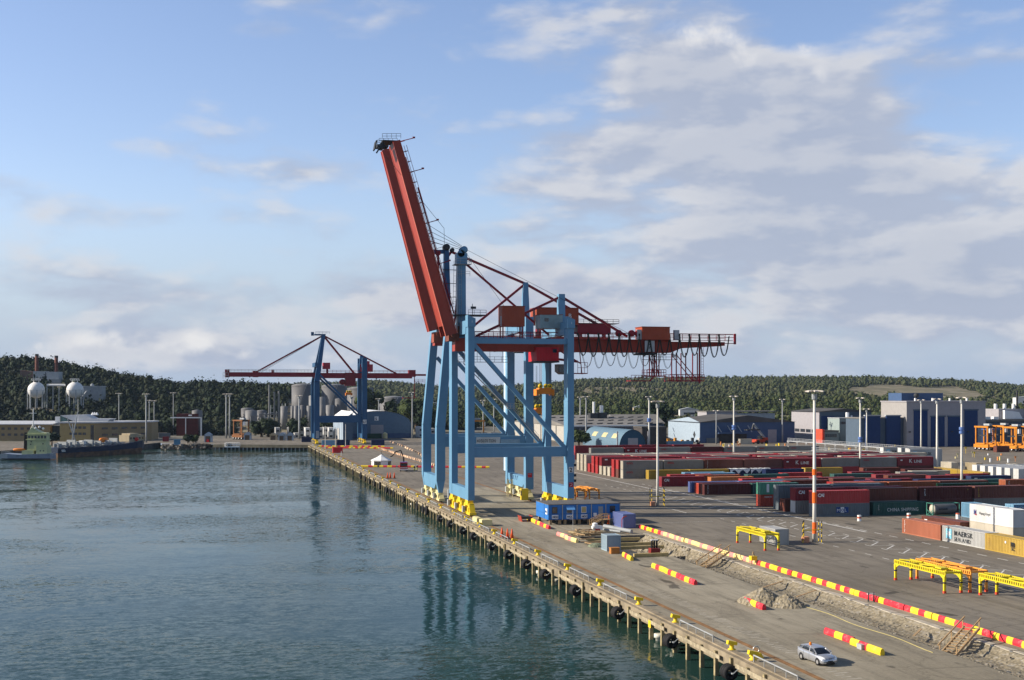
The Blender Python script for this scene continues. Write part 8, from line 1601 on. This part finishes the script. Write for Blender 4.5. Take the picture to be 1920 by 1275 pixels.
# boxes, booths and containers at the quay end
def booth(px, py, w_, h, label, c=WLB, dark=True):
    X, Y = G(px, py); t = thing('booth', (X, Y, 0), -TH, label, 'booth', 'small gabled booths on the quay end'); part('wall', t, c, lambda b: (b.box(0, w_ * .15, 0, 3, 0, h * .75), b.box(w_ * .85, w_, 0, 3, 0, h * .75), b.box(0, w_, 0, 3, h * .6, h * .75), b.prism([(0, h * .75), (w_, h * .75), (w_ / 2, h)], 0, 3, 'y'))); part('opening', t, mat('booth_brown', (.12, .09, .06), .8), lambda b: b.box(w_ * .15, w_ * .85, .3, .5, 0, h * .6)); return t
booth(457, 825, 3.6, 4.2, 'small blue gabled booth under the straddle carrier'); booth(522, 826, 3.2, 4.2, 'left one of two blue gabled booths before the white stacks'); booth(537, 826, 3.4, 4.2, 'right one of two blue gabled booths before the white stacks'); t = booth(383, 829, 3.6, 5.0, 'grey blue booth above the rocks with a red object inside')
part('red_object', t, mat('signal_object_red', (.8, .02, .02), .5), lambda b: b.prism([(1.1, .1), (2.5, .1), (2.2, 1.4), (1.4, 1.4)], -.2, .2, 'y')); booth(506, 825, 3.4, 3.8, 'cream box booth left of the blue gabled pair', c=CC['t'][1])
for (px, py, c, kind, lab) in ((604, 836, 'L', 20, 'pale blue container by the quay corner, white ended'), (632, 835, 'B', 20, 'blue container behind the striped barriers at the quay end'), (697, 835, 'B', 20, 'blue portable box right of the far crane legs'), (566, 829, 'B', 20, 'dark blue box between booths and far crane leg'), (326, 834, 'L', 10, 'small pale cabin on the shore above the rocks'), (284, 820, 'b', 20, 'reddish container left of the cream one near the mast'), (292, 820, 'w', 20, 'cream container between the reddish and grey ones'), (298, 821, 's', 20, 'grey container right of the cream one near the mast'), (305, 828, 'm', 10, 'small red skip on the pier root'), (674, 822, 'F', 40, 'green container under the far crane, before the arched hall')):
    x, y = G(px, py); container(x, y, 0, c, kind, None, lab, grp=None)
small('red_crate', (*G(633, 849), 0), 'bright red box standing alone on the quay near the flag poles', 'box', mat('crate_red', (.55, .02, .03), .5), lambda b: (b.box(-2.0, 2.0, -1, 1, 0, 2.2), b.box(-2.1, 2.1, -1.1, 1.1, 2.2, 2.35)))
small('fuel_tank', (*G(722, 822), 0), 'pale yellow round tank by the hall door', 'tank', CREAM, lambda b: b.lathe((0, 0, 0), [(1.3, 0), (1.3, 2.6), (.3, 3.4)], 14))
for (px, py, yt, lab) in ((610, 843, 799, 'left one of three white poles at the quay end'), (629, 838, 800, 'middle one of three white poles at the quay end'), (648, 836, 795, 'right one of three white poles at the quay end'), (640, 855, 846, 'short white post with a red top beside the red box')):
    x, y = G(px, py); small('flag_pole', (x, y, 0), lab, 'pole', WHITEP, lambda b: b.tube((0, 0, 0), (0, 0, Zd(yt, x * ST + y * CT)), .16, .10, n=6), grp='white poles at the quay end')
WST = [(517, 822, 2, 1), (529, 822, 1, 1), (541, 820, 2, 1), (553, 822, 1, 2), (562, 820, 2, 1), (573, 822, 2, 1), (597, 823, 2, 1), (607, 821, 2, 2), (617, 822, 2, 1), (636, 824, 2, 1), (786, 820, 2, 1), (798, 822, 2, 1), (808, 824, 2, 1)]
for k, (px, py, lv, _) in enumerate(WST):
    x, y = G(px, py)
    for l in range(lv):
        c = container(x, y + 13, l, 'W' if k % 3 else 'h', 'r40', None, '%s white cooling container, %s in the cluster %s' % (['lower', 'upper'][l], ORD[k if k < 10 else k - 10], 'around the far crane leg' if k < 10 else 'right of the arched hall'), rz=R(0) + RZ, z=l * 2.92, grp='white cooling containers at the quay end')
        part('fan_panel', c, DARK, lambda b: b.box(6.11, 6.16, -.7, .7, .7, 1.7))
for (px0, px1, lab) in ((884, 905, 'grey container stack seen low through the near crane'), (921, 950, 'row of cream containers seen through the near crane legs')):
    x, y = XY(px0, 640); n = 2 if px0 < 900 else 3
    for k in range(n):
        for l in (0, 1): container(x + k * 4.0, y - k * .9, l, 'w' if px0 > 900 else 'g', 20, None, lab + ', %s %s' % (['left', 'middle', 'right'][k] if n == 3 else ['left', 'right'][k], ['below', 'on top'][l]), rz=RZ, grp='containers seen through the near crane')
# cars parked on the far left lot
rs = random.Random(77); CCOL = [('white', (.6, .6, .6)), ('dark', (.03, .03, .035)), ('silver', (.35, .36, .38)), ('blue', (.04, .08, .2)), ('green', (.03, .16, .08)), ('red', (.4, .03, .03))]
cb = MB(); cb.smooth = False; cb.prism([(-2.1, .25), (2.1, .25), (2.1, .8), (1.2, .95), (.7, 1.4), (-1.1, 1.42), (-2.0, .95)], -.85, .85, 'y'); cme = cb.mesh('car_body'); cme.materials.append(GREY)
cg = MB(); cg.prism([(-1.8, .97), (1.1, .97), (.65, 1.36), (-1.0, 1.36)], -.87, .87, 'y'); gme = cg.mesh('windows'); gme.materials.append(GLS)
WM = []
for x in (-1.3, 1.3):
    for y in (-.95, .75): cwl = MB(); cwl.lathe((x, y, .32), [(.32, 0), (.32, .2)], 10, axis='y'); WM.append(cwl.mesh('wheel')); WM[-1].materials.append(RUB)
lots = [(300 + k * 5.2, 812 + (k % 3) * 1.4) for k in range(24)] + [(476 + k * 5.6, 811 + (k % 2)) for k in range(7)]
for k, (px, py) in enumerate(lots):
    x, y = G(px + rs.uniform(-1, 1), py); nm, cc_ = rs.choice(CCOL); t = thing('parked_car', (x, y, 0), rs.uniform(-.4, .1), '%s car on the far parking lot, %s of the lot' % (nm, ['left end', 'left part', 'middle', 'right part', 'strip before the works'][min(4, k // 6)]), 'car', '%s cars on the far parking lot, %s' % (nm, ['left end', 'left part', 'middle', 'right part', 'works strip'][min(4, k // 6)]))
    for me in [cme, gme] + WM:
        o = bpy.data.objects.new(me.name, me); COL.objects.link(o); o.parent = t
        if me is cme: o.material_slots[0].link = 'OBJECT'; o.material_slots[0].material = mat('far_car_' + nm, cc_, .35, .2)
# ---------------------------------------------------------------- woods and single trees
protoL = [crown_proto(s, 36, 2, .26, 1.3) for s in range(5)]; protoP = [crown_proto(40 + s, 32, 2, .24, 1.6) for s in range(4)]; protoF = [crown_proto(80 + s, 9, 2, .30, 1.1) for s in range(5)]
def rejL(px, d, X, Y):
    hz = hill_z(X, Y); r = np.zeros(len(px), bool)
    r |= (px > 30) & (px < 175) & (d > 815) & (d < 890) & (np.abs(d - 850) < 10); r |= (px > 45) & (px < 125) & (d > 925) & (d < 960)
    r |= (px > 535) & (px < 775) & (d < 990); r |= (px > 440) & (px < 536) & (d < 862); r |= (px > 560) & (d < 850); r |= (px > 320) & (px < 350) & (d < 765); r |= (px < 270) & (d < 735)
    r |= (px > 20) & (px < 165) & (d > 770) & (d < 850) & (np.random.RandomState(3).rand(len(px)) < .12)
    return r | (px > 890)
P, px_, d_ = scatter(15000, -160, 900, 742, 1190, 11, rejL, 1.0); S = 1.5 + 2.3 * np.random.RandomState(5).rand(len(P)) ** 2; sel = np.random.RandomState(6).rand(len(P)) < .5
wood('pine_wood', P[sel], S[sel] * 1.08, protoP, LEAFD, 'dark green wooded hill on the left behind the ships and tanks', 2); wood('leafy_wood', P[~sel], S[~sel], protoL, mat_l if False else leaf_mat('dark_mixed_leaves', (.008, .018, .009), (.022, .033, .013), (.045, .042, .018)), 'dark leafy trees filling the left hill between the pines', 3)  # both woods in leaf colours darkened for the hill's shade
def rejR(px, d, X, Y):
    rs = np.random.RandomState(9); r = (px < 520) & (d < 1400); r |= (px < 780) & (d < 1000)
    u = (px - 1722) / 150; v = (d - 1880 - 60 * np.sin(px * .05)) / 370; r |= (u * u + v * v < 1 - .25 * rs.rand(len(px)))
    u = (px - 1175) / 95; v = (d - 1950) / 200; r |= (u * u + v * v < 1) & (rs.rand(len(px)) < .8)
    u = (px - 1190) / 25; v = (d - 1250) / 60; r |= (u * u + v * v < 1)
    pat = np.sin(X * .013 + 2) + np.sin(Y * .017 + X * .006) + np.sin((X - Y) * .009); r |= (pat > 1.5) & (d < 2000)
    return r
P, px_, d_ = scatter(46000, 480, 2080, 930, 2750, 12, rejR, .7); S = (1.7 + 2.8 * np.random.RandomState(15).rand(len(P)) ** 2) * (1 + (d_ - 900) / 6000)
near_ = d_ < 1450; wood('near_wood', P[near_], S[near_] * .92, protoL, LEAF, 'green wood at the foot of the far hill behind the warehouses', 4); wood('far_wood', P[~near_], S[~near_], protoF, leaf_mat('far_leaves', (.036, .048, .020), (.064, .078, .032), (.10, .09, .045)), 'continuous green wood covering the long far hill', 5)
BARK = mat('bark', (.10, .075, .05), .9, var=.3)
def tree(px, d, h, w_, label, m=LEAF, seed=0, z0=None):
    X, Y = XY(px, d); z0 = max(0.0, float(hill_z(np.array(X), np.array(Y)))) if z0 is None else z0; t = thing('tree', (X, Y, z0), 0, label, 'tree', 'single trees among the port buildings')
    b = MB(); b.tube((0, 0, -.2), (.15, 0, h * .5), w_ * .07, w_ * .04, n=8); [b.tube((.1, 0, h * .35), (math.cos(a) * w_ * .3, math.sin(a) * w_ * .3, h * .65), w_ * .035, .03, n=5) for a in (0.5, 2.2, 4.0, 5.3)]; b.build('trunk', BARK, t)
    rs = np.random.RandomState(seed + 50); V = []; Fs = []; off = 0; T = []
    for k in range(9):
        pv, pf = crown_proto(seed * 13 + k, 60, 1, .22, 1.0); c = np.array([(rs.rand() - .5) * w_ * .75, (rs.rand() - .5) * w_ * .75, h * (.38 + .5 * rs.rand())]); s = w_ * (.20 + .14 * rs.rand()); V.append(pv * s + c); Fs.append(pf + off); off += len(pv); tt = np.zeros((len(pv), 4)); tt[:, 0] = np.clip(rs.rand() * .8 + .3 * (rs.rand(len(pv)) - .4), 0, 1); T.append(tt)
    V = np.concatenate(V); Fs = np.concatenate(Fs); T = np.concatenate(T); me = bpy.data.meshes.new('crown'); me.from_pydata(V.tolist(), [], Fs.tolist()); at = me.color_attributes.new('tint', 'FLOAT_COLOR', 'POINT'); at.data.foreach_set('color', T.ravel()); me.materials.append(m); o = bpy.data.objects.new('crown', me); COL.objects.link(o); o.parent = t
for k, a in enumerate(((1240, 720, 20, 12, 'big dark tree beside the light blue warehouse gable', LEAFD), (1227, 740, 16, 8, 'dark tree left of the big one by the blue warehouse', LEAFD), (1085, 590, 8, 8, 'round green bush tree left of the arched shed'), (352, 630, 4.5, 5, 'dark bush above the shore rocks', LEAFD), (362, 634, 4, 4.5, 'thin brownish bush right of the dark one above the rocks'), (268, 690, 14, 9, 'dark trees right of the yellow office, behind the pier mast', LEAFD), (256, 700, 12, 8, 'dark tree at the end of the yellow office', LEAFD), (97, 600, 6, 6, 'small dark tree between tug and office', LEAFD),
                       (490, 720, 9, 12, 'dark tree clump below the chemical works, left', LEAFD), (503, 725, 8, 12, 'dark tree clump below the chemical works, right', LEAFD), (560, 715, 10, 11, 'dark tree in front of the small tanks', LEAFD), (612, 720, 9, 9, 'dark tree between the far crane legs', LEAFD), (780, 800, 22, 16, 'green tree mass right of the low tank', LEAF), (765, 810, 19, 15, 'green tree right behind the low storage tank', LEAF), (796, 790, 20, 14, 'dark tree beside the near crane leg on the left', LEAFD), (693, 860, 26, 17, 'green tree between the huge tank and the low one', LEAF), (745, 850, 17, 14, 'green tree above the right end of the arched hall', LEAFD))): tree(*a[:5], m=a[5] if len(a) > 5 else LEAF, seed=k)
# odd farther buildings
for (px, d, w_, z0, z1, c, lab) in ((787, 1350, 26, None, 7, 'W', 'distant white building on the slope left of the near crane'), (762, 1340, 12, None, 5, 't', 'distant tan building on the slope near the far boom tip'), (1275, 1100, 16, None, 7, 'W', 'distant white house roof above the blue warehouse'), (1905, 1500, 40, None, 11, 'W', 'white building on the far hill at the right edge'), (1188, 1240, 12, None, 6, 't', 'distant tan house on the slope above the arched shed')):
    X, Y = XY(px, d); zz = float(hill_z(np.array(X), np.array(Y))); t = thing('distant_building', (X, Y, zz), -TH, lab, 'building'); part('wall', t, CC[c][1], lambda b: b.box(0, w_, 0, 10, -3, z1)); part('roof', t, LGREY, lambda b: b.prism([(-.5, z1), (w_ + .5, z1), (w_ * .5, z1 + 2)], -.5, 10.5, 'y')); part('window', t, WINM, lambda b: b.box(w_ * .2, w_ * .8, -.1, -.01, z1 * .4, z1 * .65))
X0, Y0 = G(1850, 835); t = thing('factory_building', (X0, Y0 + 10, 0), 0, 'dark flat factory with white ducts and a thin chimney at the right edge', 'building'); part('wall', t, HALLS, lambda b: b.box(0, 45, 0, 30, 0, 11)); part('roof', t, ROOFG, lambda b: b.box(-.5, 45.5, -1, 30, 11, 12)); part('upper_block', t, HALLG, lambda b: b.box(16, 30, 4, 16, 12, 17)); part('duct', t, WHITE, lambda b: b.prism([(18, 12.2), (28, 12.2), (26, 15.5), (18, 16.4)], 2, 3.9, 'y')); [part('roof_vent', t, WHITE, lambda b: b.box(3 + k * 4.5, 5.6 + k * 4.5, 2, 4, 12, 13.3)) for k in range(3)]; [part('stack', t, WHITE, lambda b: b.lathe((17 + k * 5, 8, 17), [(.8, 0), (.8, 2.5)], 10)) for k in range(3)]; part('chimney', t, DARK, lambda b: b.tube((29, 8, 12), (29, 8, 26), .5))
small('airliner', (0, 0, 0), 'x', 'x', GREY, lambda b: b.tube((0, 0, 0), (1, 0, 0), .1)) if False else None
# ---------------------------------------------------------------- the air
hb = MB(); hb.box(-4200, 4200, -450, 3700, -7, 110); hz = hb.build('haze', bpy.data.materials.new('haze_air')); tag(hz, kind='stuff')
hm = hz.data.materials[0]; hm.use_nodes = True; nt = hm.node_tree; nt.nodes.remove(nt.nodes['Principled BSDF']); pv = nt.nodes.new('ShaderNodeVolumePrincipled')
pv.inputs['Color'].default_value = (.55, .72, .98, 1); pv.inputs['Density'].default_value = .00003; pv.inputs['Anisotropy'].default_value = .2
nt.links.new(pv.outputs[0], nt.nodes['Material Output'].inputs['Volume'])
